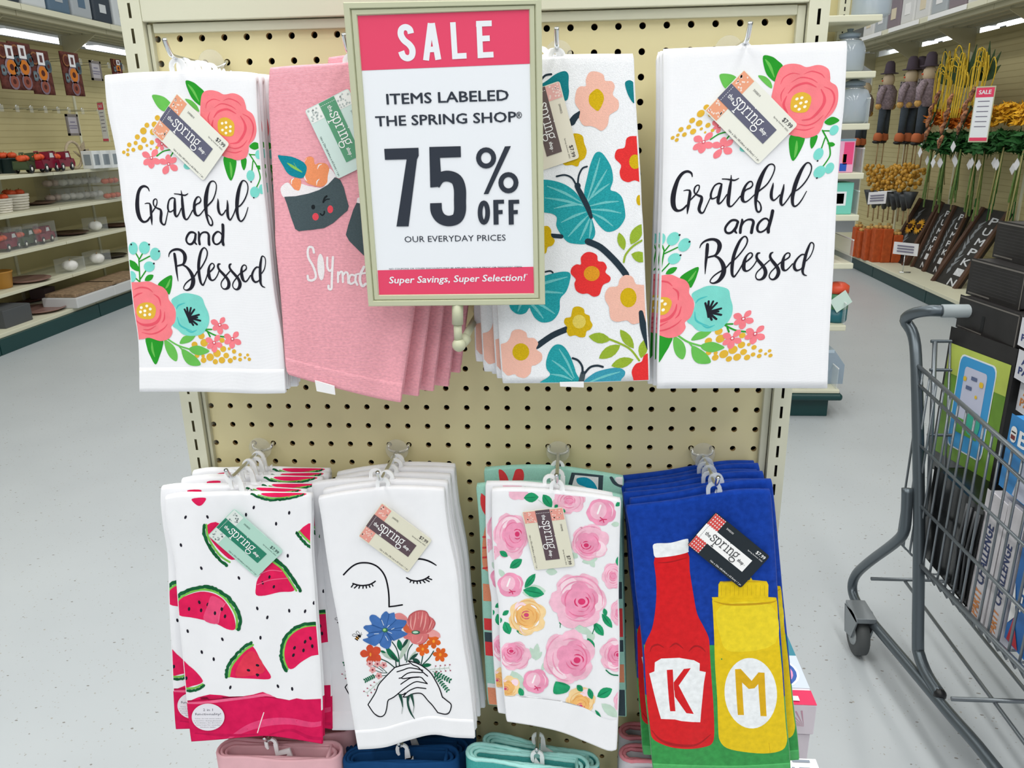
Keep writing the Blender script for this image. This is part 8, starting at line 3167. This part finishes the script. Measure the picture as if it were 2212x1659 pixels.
bundle('k', 'folded_towel', 'folded teal towel with aqua stitched edge, nearest in the bottom row', 'kitchen towel', 0, ((1007, 1640), (1270, 1672)), TLF, TLE, loops=3, y_front=-.112, th=.026, seedv=6)
bundle('k', 'folded_towel', 'folded teal towel with aqua stitched edge behind the nearest one', 'kitchen towel', 0, ((1044, 1613), (1292, 1664)), TLF, TLE, loops=3, y_front=-.080, th=.024, seedv=7)
STR = mat('red_grey_stripe_cloth', '#c9c6cc', .9, bump=.2, bscale=700)
PKE = mat('pink_stitching', '#e28a96', .9, bump=.6, bscale=500)
for lab, q, yf, sd in (('striped red and grey towel with pink edge, upper, left of the sauce bottle towels', ((1341, 1596), (1590, 1606)), -.050, 8), ('striped red and grey towel with pink edge, lower, left of the sauce bottle towels', ((1342, 1645), (1600, 1655)), -.090, 9)):
    t = bundle('l', 'folded_towel', lab, 'kitchen towel', 0, q, STR, PKE, loops=2, y_front=yf, th=.026, hook=False, seedv=sd)
    a, b = aty(*q[0], yf), aty(*q[1], yf)
    mb = MB()
    for k, (z0, z1, c) in enumerate(((.004, .018, '#d8d7dc'), (.018, .034, '#b9262f'), (.034, .046, '#5d6675'), (.046, .07, '#d97c84'))):
        mb.add([(a.x + .012, yf - .0032, a.z - z0 - .002), (b.x - .01, yf - .0032, b.z - z0 - .002), (b.x - .01, yf - .0032, b.z - z1 - .002), (a.x + .012, yf - .0032, a.z - z1 - .002)], [(0, 1, 2, 3)], mat('stripe_' + c[1:], c, .9))
    mb.build('stripes', t)

# ------------------------------------------------------------------ boxes standing beside the rack on the right
PB = mat('float_box_pinkwhite', '#dcd3dc', .5, vary=.04, vscale=20)


def side_box(label, x0, x1, y0, y1, z0, z1, m):
    t = thing('float_box', label, 'box', ((x0 + x1) / 2, (y0 + y1) / 2, z0))
    mb = MB()
    mb.box((x0, y0, z0), (x1, y1, z1), m)
    mb.build('carton', t, bevel=.0015)
    return t


X0, X1 = .424, .545
ztop = .497
t = side_box('pool float box with blue and pink picture, top of the stack beside the rack', X0, X1, .232, .50, ztop - .062, ztop, PB)
mb = MB()
z = ztop + .0005
for (u0, v0, u1, v1, c, k) in ((0, .0, 1, .14, '#d8285a', 1), (0, .16, 1, .50, '#c9d3e4', 1), (0, .5, 1, 1, '#2f7f93', 1), (.1, .55, .7, .85, '#dd92b4', 2), (.3, .9, 1, 1, '#1d5f78', 2)):
    mb.add([(X0 + (X1 - X0) * u0, .232 + .268 * v0, z + .0002 * k), (X0 + (X1 - X0) * u1, .232 + .268 * v0, z + .0002 * k), (X0 + (X1 - X0) * u1, .232 + .268 * v1, z + .0002 * k), (X0 + (X1 - X0) * u0, .232 + .268 * v1, z + .0002 * k)], [(0, 1, 2, 3)], mat('float_art_' + c[1:], c, .45))
for r, c, k in ((1.0, '#e9edf3', 3), (.92, '#2c58a6', 4), (.80, '#d98fb6', 5), (.36, '#3a3f77', 6)):
    mb.add([(X0 + .058 + .055 * r * cos(2 * pi * i / 24), .318 + .048 * r * sin(2 * pi * i / 24), z + .0002 * k) for i in range(24)], [tuple(range(24))], mat('float_art_' + c[1:], c, .45))
mb.build('float_picture', t)
mb = MB()
put_text(mb, '1 SET', (X0 + .06, .262, z + .002), (1, 0, 0), (0, 1, 0), mat('float_ink', '#3b4a6e', .5), width=.04, height=.012, center=True)
mb.add([(X0 + .03, .240, z + .002), (X0 + .094, .240, z + .002), (X0 + .094, .252, z + .002), (X0 + .03, .252, z + .002)], [(0, 1, 2, 3)], PAPER)
mb.build('lettering', t)
mb = MB()
for i in range(7):
    g_ = .2 + .2 * i
    mb.add([(X1 - .018, .2314, ztop - .045), (X1 - .018 - .05 * cos(g_), .2314, ztop - .045 + .034 * sin(g_)), (X1 - .018 - .05 * cos(g_ + .06), .2314, ztop - .045 + .034 * sin(g_ + .06))], [(0, 1, 2)], mat('leaf_pink_ink', '#c896aa', .5))
mb.build('leaf_print', t)
side_box('pink white float box second in the stack beside the rack', X0, X1 - .004, .236, .50, ztop - .128, ztop - .066, PB)
side_box('pink white float box third in the stack beside the rack', X0, X1 - .004, .236, .50, ztop - .194, ztop - .132, PB)
side_box('tall pale box under the float box stack beside the rack', X0, X1, .236, .50, 0, ztop - .198, PB)
FW = mat('float_box_white', '#eceef2', .5)
t = side_box('white FLOAT box in front of the float box stack', .424, .522, -.16, .148, .20, .462, FW)
mb = MB()
fi = mat('float_grey_ink', '#8b95a3', .5)
put_text(mb, 'FLOAT', (.419 + .045, .098, .4632), (1, 0, 0), (0, 1, 0), fi, width=.085, height=.030, bold=.03, center=True)
mb.add([(.424, .131, .4632), (.458, .131, .4632), (.458, .138, .4632), (.424, .138, .4632)], [(0, 1, 2, 3)], mat('float_pink_ink', '#e39ab0', .5))
mb.add([(.482, .138, .4632), (.51, .138, .4632), (.51, .143, .4632), (.482, .143, .4632)], [(0, 1, 2, 3)], fi)
mb.build('lettering', t)
side_box('white box under the FLOAT box', .424, .522, -.16, .148, 0, .198, FW)
